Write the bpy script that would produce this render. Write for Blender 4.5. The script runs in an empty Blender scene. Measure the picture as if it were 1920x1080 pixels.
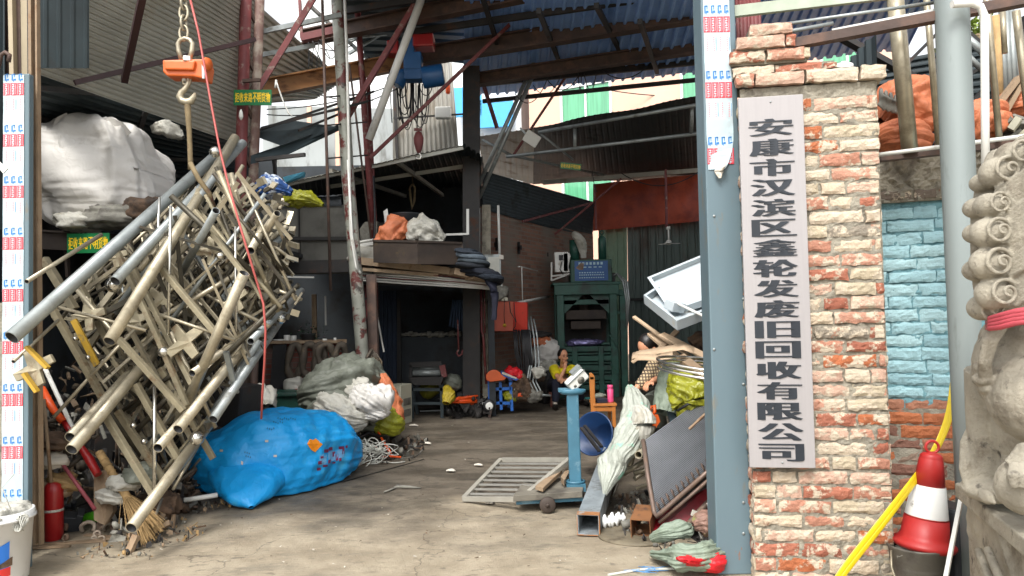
import bpy, math, random
from mathutils import Vector, Matrix, noise
# ---------------------------------------------------------------- camera, sky, sun, exposure
SC = bpy.context.scene
COL = SC.collection
CAMZ, FPX, HOR, ROLL = 1.6, 1400.0, 590.0, 0.020
PITCH = math.atan((HOR-540)/FPX)
Fw = Vector((0, math.cos(PITCH), math.sin(PITCH)))
R0 = Vector((1, 0, 0)); U0 = Vector((0, -math.sin(PITCH), math.cos(PITCH)))
Rt = R0*math.cos(ROLL) - U0*math.sin(ROLL)
Up = U0*math.cos(ROLL) + R0*math.sin(ROLL)
CAMLOC = Vector((0, 0, CAMZ))
cd = bpy.data.cameras.new('camera'); cam = bpy.data.objects.new('camera', cd); COL.objects.link(cam)
cd.sensor_width = 36; cd.lens = 36*FPX/1920; cd.clip_start = .05; cd.clip_end = 600
mm = Matrix((Rt, Up, -Fw)).transposed().to_4x4(); mm.translation = CAMLOC
cam.matrix_world = mm
SC.camera = cam
SUN_EL, SUN_AZ = math.radians(52), math.radians(200)
w = bpy.data.worlds.new('World'); SC.world = w; w.use_nodes = True
nt = w.node_tree; bg = nt.nodes['Background']
sky = nt.nodes.new('ShaderNodeTexSky'); sky.sky_type = 'NISHITA'; sky.sun_disc = False
sky.sun_elevation = SUN_EL; sky.sun_rotation = SUN_AZ; sky.air_density = 1.0; sky.dust_density = 4.0; sky.ozone_density = 1.0
hs = nt.nodes.new('ShaderNodeHueSaturation'); hs.inputs['Saturation'].default_value = .15
nt.links.new(sky.outputs[0], hs.inputs['Color']); nt.links.new(hs.outputs[0], bg.inputs['Color'])
bg.inputs['Strength'].default_value = .15
sd = bpy.data.lights.new('sun', 'SUN'); sd.energy = 1.05; sd.angle = math.radians(14); sd.color = (1, .96, .9)
so = bpy.data.objects.new('sun', sd); COL.objects.link(so)
sdir = Vector((math.sin(SUN_AZ)*math.cos(SUN_EL), math.cos(SUN_AZ)*math.cos(SUN_EL), math.sin(SUN_EL)))
so.rotation_euler = sdir.to_track_quat('Z', 'Y').to_euler()
so.location = (0, -5, 12)
SC.view_settings.view_transform = 'Standard'; SC.view_settings.look = 'None'
SC.view_settings.exposure = 1.27; SC.view_settings.gamma = 1
SC.render.engine = 'CYCLES'
try:
    SC.cycles.use_denoising = True; SC.cycles.max_bounces = 8; SC.cycles.diffuse_bounces = 5
except Exception: pass
rnd = random.Random(7)
PI = math.pi
# ---------------------------------------------------------------- helpers
def P(px, py, Y):
    """the world point at depth Y seen towards a spot of the photograph"""
    d = Fw + Rt*((px-960)/FPX) + Up*((540-py)/FPX)
    return CAMLOC + d*(Y/d.y)
def G(px, py, z=0.0):
    """where that spot meets the ground"""
    d = Fw + Rt*((px-960)/FPX) + Up*((540-py)/FPX)
    return CAMLOC + d*((z-CAMZ)/d.z)
def V(*a): return Vector(a)
def frame(d, up=None):
    d = d.normalized(); up = up or Vector((0, 0, 1))
    if abs(d.dot(up)) > .98: up = Vector((0, 1, 0)) if abs(d.y) < .9 else Vector((1, 0, 0))
    a = d.cross(up).normalized(); b = a.cross(d).normalized()
    return a, b
def fold(p, seed, k=1.0, n=4, warp=1.0):
    """sharp straight creases of crumpled cloth: crossed triangular pleats plus a little ridged noise"""
    r = random.Random(seed); s = 0; q = p*(k*1.5); o = Vector((seed*3.1, 0, 0)); tot = 0
    wv = noise.noise(q*.35+o)*warp*1.1; w2 = noise.noise(q*.3-o)*warp*1.1
    for i in range(n):
        d = Vector((r.uniform(-1, 1), r.uniform(-1, 1), r.uniform(-1, 1))).normalized(); fr = .8+.65*i
        ph = r.random()*3; t = (q.dot(d)*fr+(wv if i % 2 else w2)*1.4+ph) % 2
        gate = .35+.65*min(1, max(0, noise.noise(q*.4+d*9)*2.5+.5))
        s += (1-abs(t-1))*gate/fr**.8; tot += .5/fr**.8
    rg = 1-2.6*abs(noise.noise(q*1.1+o))
    return (s/tot-.8)*.95+.28*rg
GLYPH = {}
def glyph(ch):
    if ch not in GLYPH:
        c = bpy.data.curves.new('glyph', 'FONT'); c.body = ch; c.resolution_u = 2; c.align_x = 'CENTER'
        o = bpy.data.objects.new('glyph', c); COL.objects.link(o); bpy.context.view_layer.update()
        dg = bpy.context.evaluated_depsgraph_get(); me = o.evaluated_get(dg).to_mesh()
        vs = [v.co.copy() for v in me.vertices]; fs = [tuple(p.vertices) for p in me.polygons]
        COL.objects.unlink(o); bpy.data.objects.remove(o); bpy.data.curves.remove(c)
        if vs:
            x0 = min(v.x for v in vs); x1 = max(v.x for v in vs); y0 = min(v.y for v in vs); y1 = max(v.y for v in vs)
            GLYPH[ch] = ([((v.x-(x0+x1)/2)/max(x1-x0, .3), (v.y-(y0+y1)/2)/max(y1-y0, .3)) for v in vs], fs)
        else: GLYPH[ch] = ([], [])
    return GLYPH[ch]
WL = {}
class MB:
    def __init__(s): s.v = []; s.f = []; s.sm = []; s.mi = []; s.c = []; s.usec = False
    def add(s, vs, fs, smooth=False, mi=0, col=None):
        o = len(s.v); s.v += [Vector(x) for x in vs]
        for f in fs:
            s.f.append([i+o for i in f]); s.sm.append(smooth); s.mi.append(mi)
            s.c.append(col or (1, 1, 1))
        if col: s.usec = True
        return s
    def box(s, c, sz, R=None, mi=0, col=None):
        x, y, z = sz[0]/2, sz[1]/2, sz[2]/2; c = Vector(c)
        vs = [Vector((i*x, j*y, k*z)) for i in (-1, 1) for j in (-1, 1) for k in (-1, 1)]
        if R is not None: vs = [R @ v for v in vs]
        return s.add([c+v for v in vs], [(0, 1, 3, 2), (4, 6, 7, 5), (0, 4, 5, 1), (2, 3, 7, 6), (0, 2, 6, 4), (1, 5, 7, 3)], mi=mi, col=col)
    def bar(s, a, b, w, h=None, up=None, mi=0):
        h = h or w; a = Vector(a); b = Vector(b); x, y = frame(b-a, up)
        vs = [p+x*(i*w/2)+y*(j*h/2) for p in (a, b) for i, j in ((-1, -1), (1, -1), (1, 1), (-1, 1))]
        return s.add(vs, [(0, 1, 2, 3), (7, 6, 5, 4), (0, 4, 5, 1), (1, 5, 6, 2), (2, 6, 7, 3), (3, 7, 4, 0)], mi=mi)
    def ibeam(s, a, b, w, h, t=.015, up=None):
        a = Vector(a); b = Vector(b); x, y = frame(b-a, up)
        s.bar(a, b, t, h-2*t, up); o = y*(h/2-t/2)
        s.bar(a+o, b+o, w, t, up); s.bar(a-o, b-o, w, t, up); return s
    def hbeam(s, a, b, w, t=.012, up=Vector((0, 1, 0))):
        a = Vector(a); b = Vector(b); x, y = frame(b-a, up)
        s.bar(a, b, t, w-2*t, up); o = y*(w/2-t/2)
        s.bar(a+o, b+o, w, t, up); s.bar(a-o, b-o, w, t, up); return s
    def angle(s, a, b, w, t=.006, up=None):
        a = Vector(a); b = Vector(b); x, y = frame(b-a, up)
        s.bar(a+x*(w/2), b+x*(w/2), w, t, up); s.bar(a+y*(w/2+t/2), b+y*(w/2+t/2), t, w, up); return s
    def path(s, pts, r, n=8, closed=False, cap=True, mi=0, rs=None):
        pts = [Vector(p) for p in pts]; N = len(pts); rings = []
        if closed: tang = [(pts[(i+1) % N]-pts[i-1]) for i in range(N)]
        else: tang = [(pts[min(i+1, N-1)]-pts[max(i-1, 0)]) for i in range(N)]
        x, y = frame(tang[0]); vs = []
        for i, p in enumerate(pts):
            t = tang[i].normalized() if tang[i].length > 1e-9 else Vector((0, 0, 1))
            x = (x-t*x.dot(t));
            if x.length < 1e-6: x = frame(t)[0]
            x.normalize(); y = t.cross(x); rr = rs[i] if rs else r
            for k in range(n):
                a = 2*PI*k/n; vs.append(p+(x*math.cos(a)+y*math.sin(a))*rr)
        fs = []
        for i in range(N if closed else N-1):
            j = (i+1) % N
            for k in range(n):
                k2 = (k+1) % n; fs.append((i*n+k, i*n+k2, j*n+k2, j*n+k))
        s.add(vs, fs, True, mi)
        if cap and not closed:
            o = len(s.v)-len(vs)
            s.f.append([o+k for k in range(n)][::-1]); s.f.append([o+(N-1)*n+k for k in range(n)])
            s.sm += [False]*2; s.mi += [mi]*2; s.c += [(1, 1, 1)]*2
        return s
    def tube(s, a, b, r, r2=None, n=12, mi=0): return s.path([a, b], r, n, rs=[r, r if r2 is None else r2], mi=mi)
    def pipe(s, a, b, r, n=14, wall=.14, mi=0, inner=False):
        a = Vector(a); b = Vector(b); x, y = frame(b-a); d = b-a; ri = r*(1-wall); vs = []
        ln = d.length; e = min(.3, 6*r/ln)
        rings = [(a+d*e, ri), (a, ri), (a, r), (b, r), (b, ri), (b-d*e, ri)]
        for p, rr in rings:
            for k in range(n):
                q = 2*PI*k/n; vs.append(p+(x*math.cos(q)+y*math.sin(q))*rr)
        o = len(s.v); fs = []
        s.v += vs
        for i in range(5):
            for k in range(n):
                k2 = (k+1) % n; s.f.append([o+i*n+k, o+i*n+k2, o+(i+1)*n+k2, o+(i+1)*n+k])
                s.sm.append(i in (0, 2, 4)); s.mi.append(1 if i in (0, 4) and inner else mi); s.c.append((1, 1, 1))
        return s
    def sqtube(s, a, b, w, h=None, t=.004, up=None, mi=0):
        h = h or w; a = Vector(a); b = Vector(b); x, y = frame(b-a, up)
        s.bar(a+x*(w/2-t/2), b+x*(w/2-t/2), t, h, up, mi); s.bar(a-x*(w/2-t/2), b-x*(w/2-t/2), t, h, up, mi)
        s.bar(a+y*(h/2-t/2), b+y*(h/2-t/2), w-2*t, t, up, mi); s.bar(a-y*(h/2-t/2), b-y*(h/2-t/2), w-2*t, t, up, mi); return s
    def lathe(s, prof, c, axis=(0, 0, 1), n=24, mi=0, sy=1.0, smooth=True):
        c = Vector(c); ax = Vector(axis).normalized(); x, y = frame(ax, Vector((0, 1, 0)) if abs(ax.z) > .9 else None); vs = []
        for r, z in prof:
            for k in range(n):
                a = 2*PI*k/n; vs.append(c+ax*z+(x*math.cos(a)+y*math.sin(a)*sy)*r)
        fs = []
        for i in range(len(prof)-1):
            for k in range(n):
                k2 = (k+1) % n; fs.append((i*n+k, i*n+k2, (i+1)*n+k2, (i+1)*n+k))
        fs.append(tuple(range(n))[::-1]); fs.append(tuple((len(prof)-1)*n+k for k in range(n)))
        return s.add(vs, fs, smooth, mi)
    def prism(s, pts, th, mi=0):
        pts = [Vector(p) for p in pts]; th = Vector(th); n = len(pts)
        fs = [tuple(range(n))[::-1], tuple(range(n, 2*n))]+[(i, (i+1) % n, n+(i+1) % n, n+i) for i in range(n)]
        return s.add(pts+[p+th for p in pts], fs, mi=mi)
    def quad(s, a, b, c, d, mi=0, col=None): return s.add([a, b, c, d], [(0, 1, 2, 3)], mi=mi, col=col)
    def grid(s, fn, nu, nv, smooth=True, wrapu=False, mi=0):
        vs = [fn(i/(nu if wrapu else nu-1), j/(nv-1)) for j in range(nv) for i in range(nu)]
        fs = []
        for j in range(nv-1):
            for i in range(nu if wrapu else nu-1):
                i2 = (i+1) % nu; fs.append((j*nu+i, j*nu+i2, (j+1)*nu+i2, (j+1)*nu+i))
        return s.add(vs, fs, smooth, mi)
    def corr(s, p00, p10, p11, p01, waves, amp, trap=True, nu=2, jit=.0, sag=0):
        """corrugated sheet, ribs running along p00-p10"""
        p00, p10, p11, p01 = map(Vector, (p00, p10, p11, p01))
        nrm = (p10-p00).cross(p01-p00).normalized(); prof = []
        if trap:
            for i in range(waves):
                prof += [(i, 0), (i+.55, 0), (i+.68, 1), (i+.87, 1)]
            prof.append((waves, 0))
        else:
            for i in range(waves*6+1): prof.append((i/6, .5+.5*math.cos(i*PI/3)))
        NV = len(prof); r = random.Random(int(abs(p00.x*100)))
        def fn(u, j):
            v, h = prof[j][0]/waves, prof[j][1]
            q = p00.lerp(p10, u).lerp(p01.lerp(p11, u), v)
            return q+nrm*(amp*h+jit*noise.noise(q*1.3)-sag*math.sin(PI*u))
        vs = [fn(i/(nu-1), j) for j in range(NV) for i in range(nu)]
        vs2 = [x-nrm*.003 for x in vs]
        fs = [(j*nu+i, j*nu+i+1, (j+1)*nu+i+1, (j+1)*nu+i) for j in range(NV-1) for i in range(nu-1)]
        s.add(vs, fs, not trap); s.add(vs2, [f[::-1] for f in fs], not trap); return s
    def ell(s, c, r, R=None, nu=24, nv=14, fn=None, mi=0):
        c = Vector(c)
        if isinstance(r, (int, float)): r = (r, r, r)
        def f(u, v):
            a = 2*PI*u; b = PI*(v*.998+.001)
            d = Vector((math.sin(b)*math.cos(a), math.sin(b)*math.sin(a), math.cos(b)))
            q = Vector((d.x*r[0], d.y*r[1], d.z*r[2]))
            if fn: q = fn(q, d)
            if R is not None: q = R @ q
            return c+q
        return s.grid(f, nu, nv, True, True, mi)
    def sack(s, c, r, seed, amp=.12, k=3.0, R=None, flat=None, power=.75, nu=72, nv=44, n=5, pull=0, low=.18, mi=0):
        """crumpled, filled sack"""
        def fn(q, d):
            e = Vector([math.copysign(abs(x)**power, x) for x in d]); e = Vector((e.x*r[0], e.y*r[1], e.z*r[2]))
            m = min(r)
            g = 1+low*noise.noise(d*1.4+Vector((seed*1.7, 0, 0)))*1.6
            h = fold(e, seed, k/m*.5, n)*amp*m + noise.noise(e*(6/m*.5)+Vector((0, seed, 0)))*amp*m*.35
            if pull: e *= 1+pull*max(0, d.z)**8
            q2 = e*g+d*h
            if flat is not None and q2.z < -r[2]*flat: q2.z = -r[2]*flat+(q2.z+r[2]*flat)*.06
            return q2
        return s.ell(c, (1, 1, 1), R, nu, nv, fn, mi)
    def bag(s, spine, rad, seed, amp=.05, k=5, nu=80, sub=10, pwr=.8, floor=None, n=5, mi=0, pleat=1.0):
        """filled bag swept along a spine; rad = (half width, half height) at each point"""
        sp = [Vector(p) for p in spine]; N = len(sp)
        def cr(a, b, c, d, t): return .5*((2*b)+(c-a)*t+(2*a-5*b+4*c-d)*t*t+(3*b-a-3*c+d)*t**3)
        pts = []; rr = []
        for i in range(N-1):
            for j in range(sub):
                t = j/sub; g = lambda L: cr(L[max(i-1, 0)], L[i], L[i+1], L[min(i+2, N-1)], t)
                pts.append(g(sp)); rr.append((max(.004, g([q[0] for q in rad])), max(.004, g([q[1] for q in rad]))))
        pts.append(sp[-1]); rr.append(rad[-1]); M = len(pts)
        def f(u, v):
            i = min(M-1, int(round(v*(M-1)))); t = pts[min(i+1, M-1)]-pts[max(i-1, 0)]
            x, y = frame(t); a = 2*PI*u; ca, sa = math.cos(a), math.sin(a)
            ca = math.copysign(abs(ca)**pwr, ca); sa = math.copysign(abs(sa)**pwr, sa)
            w_, h_ = rr[i]; q = pts[i]+x*(ca*w_)+y*(sa*h_); m = min(w_, h_, .3)
            d = (x*ca+y*sa).normalized()
            Lg = (q-sp[0]).length
            pl = 1-2.8*abs(noise.noise(Vector((ca*3.6+seed, sa*3.6, Lg*2.2)))); pl2 = 1-2.8*abs(noise.noise(Vector((ca*7.5, sa*7.5+seed, Lg*5+2*ca))))
            q = q+d*(fold(q, seed, k, n)*amp*(.2+m*2.2)+(pl*.30+pl2*.16-.2)*amp*(.25+m*2.6)*pleat)
            if floor is not None and q.z < floor: q.z = floor+(q.z-floor)*.04
            return q
        s.grid(f, nu, M, True, True, mi); return s
    def text(s, body, o, xd, yd, w, h, gap=0, vertical=False, bold=0, copies=1, mi=0):
        o = Vector(o); xd = Vector(xd).normalized(); yd = Vector(yd).normalized(); nz = xd.cross(yd)
        n = len(body)
        for i, ch in enumerate(body):
            vs, fs = glyph(ch)
            if not vs: continue
            ww = w*(.5 if ch in '16' else 1)
            c = o - yd*(i*(h+gap)) if vertical else o + xd*((i-(n-1)/2)*(w+gap))
            for k in range(copies):
                dx = bold*((k/(copies-1))*2-1) if copies > 1 else 0
                s.add([c+xd*(x*ww+dx)+yd*(y*h)+nz*(.0006*k) for x, y in vs], fs, mi=mi)
        return s
    def build(s, name, mat, parent=None, bevel=0, sub=0, remesh=0, smooth=0, edge=False):
        if parent is not None: L = WL[parent.name]
        elif s.v:
            xs = [v.x for v in s.v]; ys = [v.y for v in s.v]
            L = Vector(((min(xs)+max(xs))/2, (min(ys)+max(ys))/2, min(v.z for v in s.v)))
        me = bpy.data.meshes.new(name)
        me.from_pydata([v-L for v in s.v], [], s.f)
        mats = mat if isinstance(mat, (list, tuple)) else [mat]
        for m in mats: me.materials.append(m)
        me.polygons.foreach_set('use_smooth', s.sm); me.polygons.foreach_set('material_index', s.mi)
        if s.usec:
            ca = me.color_attributes.new('tint', 'FLOAT_COLOR', 'CORNER'); k = 0; data = []
            for i, f in enumerate(s.f): data += (list(s.c[i])+[1.0])*len(f)
            ca.data.foreach_set('color', data)
        me.update()
        o = bpy.data.objects.new(name, me); COL.objects.link(o)
        if parent is not None: o.parent = parent; WL[o.name] = L.copy()
        else: o.location = L; WL[o.name] = L.copy()
        if bevel:
            b = o.modifiers.new('bevel', 'BEVEL'); b.width = bevel; b.segments = 2; b.limit_method = 'ANGLE'
        if remesh:
            b = o.modifiers.new('remesh', 'REMESH'); b.mode = 'VOXEL'; b.voxel_size = remesh; b.use_smooth_shade = True
            if smooth:
                b = o.modifiers.new('smooth', 'SMOOTH'); b.factor = .5; b.iterations = smooth
        return o
def tag(o, label, cat=None, group=None, kind=None):
    if label: o['label'] = label
    if cat: o['category'] = cat
    if group: o['group'] = group
    if kind: o['kind'] = kind
    return o
def root(name, label, cat, loc=(0, 0, 0), group=None):
    o = bpy.data.objects.new(name, None); COL.objects.link(o); o.location = Vector(loc); o.empty_display_size = .1
    WL[o.name] = Vector(loc); return tag(o, label, cat, group)
def T(mb, name, mat, label, cat, group=None, kind=None, **k): return tag(mb.build(name, mat, **k), label, cat, group, kind)
def ycopy(o, delta, label, scale=None, rz=0):
    """copy a thing and its parts"""
    c = o.copy(); COL.objects.link(c); c.location = o.location+Vector(delta); c.rotation_euler.z += rz; c['label'] = label
    if scale: c.scale = (scale,)*3
    for ch in list(o.children):
        d = ch.copy(); COL.objects.link(d); d.parent = c
        for g in list(ch.children):
            e = g.copy(); COL.objects.link(e); e.parent = d
    return c
def wire(a, b, sag, n=14):
    a = Vector(a); b = Vector(b)
    return [a.lerp(b, i/n)-Vector((0, 0, sag*4*(i/n)*(1-i/n))) for i in range(n+1)]
def rotz(a): return Matrix.Rotation(a, 3, 'Z')
def rot(x, y, z): return Matrix.Rotation(z, 3, 'Z') @ Matrix.Rotation(y, 3, 'Y') @ Matrix.Rotation(x, 3, 'X')
# ---------------------------------------------------------------- materials
def lin(h):
    if isinstance(h, str):
        h = h.lstrip('#'); r = [int(h[i:i+2], 16)/255 for i in (0, 2, 4)]
        return tuple(x/12.92 if x < .04045 else ((x+.055)/1.055)**2.4 for x in r)
    return tuple(h)
def mat(name, col, rough=.6, metal=0, var=.25, scale=4, patch=None, pr=(.5, .62), pscale=3, bump=0, bscale=18, btype='NOISE',
        tint=False, stretch=None, trans=0, coat=0, patch2=None, p2r=(.6, .68), p2scale=11, spec=.5, alpha=1):
    m = bpy.data.materials.new(name); m.use_nodes = True; n = m.node_tree; N = n.nodes; L = n.links
    b = N['Principled BSDF']; b.inputs['Roughness'].default_value = rough; b.inputs['Metallic'].default_value = metal
    b.inputs['Specular IOR Level'].default_value = spec
    if coat: b.inputs['Coat Weight'].default_value = coat
    if trans: b.inputs['Transmission Weight'].default_value = trans
    if alpha < 1: b.inputs['Alpha'].default_value = alpha
    tc = N.new('ShaderNodeTexCoord'); oi = N.new('ShaderNodeObjectInfo')
    ad = N.new('ShaderNodeVectorMath'); ad.operation = 'ADD'; L.new(tc.outputs['Object'], ad.inputs[0])
    sc = N.new('ShaderNodeVectorMath'); sc.operation = 'SCALE'; sc.inputs[0].default_value = (17, 31, 23); L.new(oi.outputs['Random'], sc.inputs['Scale']); L.new(sc.outputs[0], ad.inputs[1])
    vec = ad.outputs[0]
    if stretch:
        mp = N.new('ShaderNodeMapping'); mp.inputs['Scale'].default_value = stretch; L.new(vec, mp.inputs['Vector']); vec = mp.outputs[0]
    def nz(s, det=6, ro=.6):
        x = N.new('ShaderNodeTexNoise'); x.inputs['Scale'].default_value = s; x.inputs['Detail'].default_value = det; x.inputs['Roughness'].default_value = ro
        L.new(vec, x.inputs['Vector']); return x.outputs['Fac']
    c = lin(col)
    if tint:
        at = N.new('ShaderNodeAttribute'); at.attribute_name = 'tint'
        mx0 = N.new('ShaderNodeMix'); mx0.data_type = 'RGBA'; mx0.blend_type = 'MULTIPLY'; mx0.inputs[0].default_value = 1
        mx0.inputs[6].default_value = (*c, 1); L.new(at.outputs['Color'], mx0.inputs[7]); base = mx0.outputs[2]
    else: base = None
    mr = N.new('ShaderNodeMapRange'); L.new(nz(scale), mr.inputs[0]); mr.inputs[1].default_value = .3; mr.inputs[2].default_value = .7
    mr.inputs[3].default_value = 1-var; mr.inputs[4].default_value = 1+var*.6
    vm = N.new('ShaderNodeVectorMath'); vm.operation = 'SCALE'; L.new(mr.outputs[0], vm.inputs['Scale'])
    if base: L.new(base, vm.inputs[0])
    else: vm.inputs[0].default_value = c
    out = vm.outputs[0]
    def patchmix(out, pc, pr, ps):
        rp = N.new('ShaderNodeMapRange'); L.new(nz(ps, 8, .65), rp.inputs[0]); rp.inputs[1].default_value = pr[0]; rp.inputs[2].default_value = pr[1]
        mx = N.new('ShaderNodeMix'); mx.data_type = 'RGBA'; L.new(rp.outputs[0], mx.inputs[0]); L.new(out, mx.inputs[6]); mx.inputs[7].default_value = (*lin(pc), 1)
        return mx.outputs[2], rp.outputs[0]
    if patch:
        out, fac = patchmix(out, patch, pr, pscale)
        if metal:
            mt = N.new('ShaderNodeMapRange'); L.new(fac, mt.inputs[0]); mt.inputs[3].default_value = metal; mt.inputs[4].default_value = 0; L.new(mt.outputs[0], b.inputs['Metallic'])
            rg = N.new('ShaderNodeMapRange'); L.new(fac, rg.inputs[0]); rg.inputs[3].default_value = rough; rg.inputs[4].default_value = .85; L.new(rg.outputs[0], b.inputs['Roughness'])
    if patch2: out, _ = patchmix(out, patch2, p2r, p2scale)
    L.new(out, b.inputs['Base Color'])
    if bump:
        bp = N.new('ShaderNodeBump'); bp.inputs['Strength'].default_value = min(1, bump); bp.inputs['Distance'].default_value = .02*max(1, bump)
        if btype == 'CRUMPLE':
            prev = None
            for sc_, wt in ((bscale*.45, 1.0), (bscale*1.1, .5), (bscale*2.6, .22)):
                no = N.new('ShaderNodeTexNoise'); no.inputs['Scale'].default_value = sc_; no.inputs['Detail'].default_value = 1.5; no.inputs['Distortion'].default_value = .6; L.new(vec, no.inputs['Vector'])
                m1 = N.new('ShaderNodeMath'); m1.operation = 'SUBTRACT'; L.new(no.outputs['Fac'], m1.inputs[0]); m1.inputs[1].default_value = .5
                m2 = N.new('ShaderNodeMath'); m2.operation = 'ABSOLUTE'; L.new(m1.outputs[0], m2.inputs[0])
                m3 = N.new('ShaderNodeMath'); m3.operation = 'MULTIPLY_ADD'; L.new(m2.outputs[0], m3.inputs[0]); m3.inputs[1].default_value = -4*wt
                if prev is None: m3.inputs[2].default_value = 1
                else: L.new(prev, m3.inputs[2])
                prev = m3.outputs[0]
            L.new(prev, bp.inputs['Height']); bp.inputs['Distance'].default_value = .035*max(.6, bump)
        elif btype == 'WAVE':
            wv = N.new('ShaderNodeTexWave'); wv.inputs['Scale'].default_value = bscale; wv.inputs['Distortion'].default_value = 4; L.new(vec, wv.inputs['Vector']); L.new(wv.outputs['Fac'], bp.inputs['Height'])
        else: L.new(nz(bscale, 8, .7), bp.inputs['Height'])
        L.new(bp.outputs[0], b.inputs['Normal'])
    return m
RUST = '#5a3220'
K = {}
K['postblue'] = mat('painted blue grey steel', '#5d7078', .45, var=.08, scale=2, patch='#6e6a5e', pr=(.6, .7), pscale=7, stretch=(1, 1, .35), patch2='#7f5a44', p2r=(.7, .73), p2scale=16, bump=.05)
K['galv'] = mat('galvanised steel', '#959b9a', .42, .5, var=.25, scale=7, patch='#5f5a50', pr=(.55, .75), pscale=5)
K['steel'] = mat('dull stainless pipe', '#aca38d', .34, .55, var=.3, scale=6, patch='#6f6550', pr=(.5, .75), pscale=7)
K['tube'] = mat('dusty beige painted tube', '#978e76', .5, .35, var=.3, scale=9, patch='#6b543a', pr=(.55, .7), pscale=8)
K['tubed'] = mat('dark grimy tube', '#4a463b', .5, .5, var=.35, scale=9, patch='#3c3022', pr=(.5, .7), pscale=6)
K['chrome'] = mat('polished stainless steel', '#c9c7bf', .16, .95, var=.12, scale=5)
K['yellowp'] = mat('yellow paint', '#b08c2c', .5, var=.2, patch='#7b6a45', pr=(.58, .66), pscale=14)
K['redsteel'] = mat('red oxide painted steel', '#6d3333', .6, var=.3, scale=6, patch='#85756b', pr=(.57, .66), pscale=8, bump=.1)
K['brownsteel'] = mat('rusty brown steel', '#4c3c35', .7, var=.35, scale=5, patch='#62493c', pr=(.5, .66), pscale=4, bump=.15)
K['beamwood'] = mat('orange brown crane beam', '#9a7048', .6, var=.3, scale=3, patch='#5c3a25', pr=(.52, .64), pscale=4, stretch=(.5, 1, 2))
K['darksteel'] = mat('dark sooty steel', '#2d2b2a', .6, .2, var=.4, scale=4, patch='#4a3123', pr=(.56, .7), pscale=4)
K['poleworn'] = mat('worn grey painted pole', '#8d8f85', .5, var=.3, scale=5, patch='#5d2b27', pr=(.52, .58), pscale=6, patch2='#3c3733', p2r=(.58, .66), p2scale=5)
K['sheetgrey'] = mat('dusty grey corrugated sheet', '#b4b4aa', .55, .1, var=.2, scale=1.5, patch='#9c9482', pr=(.55, .75), pscale=1.3)
K['sheetlight'] = mat('pale corrugated sheet', '#aaa79e', .55, .1, var=.2, scale=1.5, patch='#7a6c58', pr=(.55, .7), pscale=2, stretch=(1, 1, .25))
K['sheetdark'] = mat('dark corrugated sheet', '#2c383c', .6, .1, var=.35, scale=2, patch='#2a2926', pr=(.55, .7), pscale=2)
K['sheetblue'] = mat('blue corrugated sheet', '#8bb0e8', .5, var=.2, scale=1.5, patch='#5f86c4', pr=(.5, .7), pscale=1.5)
K['sheetteal'] = mat('grey green fence sheet', '#5c6b66', .55, var=.2, scale=2, patch='#4c4840', pr=(.55, .7), pscale=2, stretch=(1, 1, .3))
K['wallwhite'] = mat('white render', '#d9dcdc', .8, var=.12, scale=.8, patch='#a6a6a0', pr=(.56, .7), pscale=1, stretch=(1, 1, .4))
K['wallgrey'] = mat('grey stained render', '#9ba09f', .85, var=.25, scale=.9, patch='#6f706c', pr=(.5, .65), pscale=1.5, stretch=(1.5, 1.5, .4))
K['peach'] = mat('peach coloured render', '#dfb49e', .85, var=.06, scale=.6, patch='#c08b70', pr=(.62, .8), pscale=.8, stretch=(1, 1, .3))
K['winframe'] = mat('white window frame', '#e4e6e4', .4, var=.05)
K['greenglass'] = mat('green curtain behind glass', '#5aa67c', .12, var=.3, scale=3, stretch=(5, 5, .2), coat=.6)
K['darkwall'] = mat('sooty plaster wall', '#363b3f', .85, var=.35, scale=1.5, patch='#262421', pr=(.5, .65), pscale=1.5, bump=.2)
K['black'] = mat('black rubber and pipe bore shade', '#151517', .55, var=.4, scale=9)
K['cable'] = mat('black cable sheath', '#1b1b1d', .5, var=.2)
K['white'] = mat('white plastic', '#dcdcd6', .4, var=.08, patch='#a39c8d', pr=(.6, .72), pscale=6)
K['pvc'] = mat('white pvc conduit', '#d4d4ce', .4, var=.1, patch='#9a8f82', pr=(.62, .72), pscale=5)
K['bagwhite'] = mat('white woven bulk bag', '#cdcac4', .6, var=.08, scale=3, patch='#aaa59b', pr=(.58, .72), pscale=2.5, bump=.5, bscale=3.5, btype='CRUMPLE')
K['bagblue'] = mat('bright blue plastic woven bag', '#169ee6', .42, var=.1, scale=3, patch='#4ab4e4', pr=(.56, .7), pscale=3, bump=.5, bscale=5, btype='CRUMPLE', patch2='#6f7f86', p2r=(.7, .74), p2scale=12)
K['baggrey'] = mat('grey green tarpaulin', '#6d7166', .55, var=.2, scale=3, bump=.5, bscale=6, btype='CRUMPLE', patch='#4f5048', pr=(.55, .7), pscale=4)
K['bagpale'] = mat('dirty white sacking', '#b2b0a6', .65, var=.15, scale=4, bump=.5, bscale=8, btype='CRUMPLE', patch='#88816f', pr=(.55, .72), pscale=5)
K['baggreen'] = mat('pale green sacking', '#7f8b7b', .65, var=.2, scale=4, bump=.5, bscale=8, btype='CRUMPLE', patch='#77806d', pr=(.55, .7), pscale=5)
K['bagorange'] = mat('orange woven sack', '#bb6c46', .6, var=.15, scale=3, bump=.5, bscale=7, btype='CRUMPLE', patch='#a3532c', pr=(.58, .72), pscale=4)
K['bagyellow'] = mat('yellow green plastic bag', '#8b8c20', .38, var=.2, scale=5, bump=.6, bscale=9, btype='CRUMPLE', patch='#8a8a20', pr=(.55, .7), pscale=5)
K['woven'] = mat('woven sack with faint green print', '#979b91', .55, var=.1, scale=6, bump=.5, bscale=9, btype='CRUMPLE', patch='#7fae98', pr=(.57, .62), pscale=5)
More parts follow.
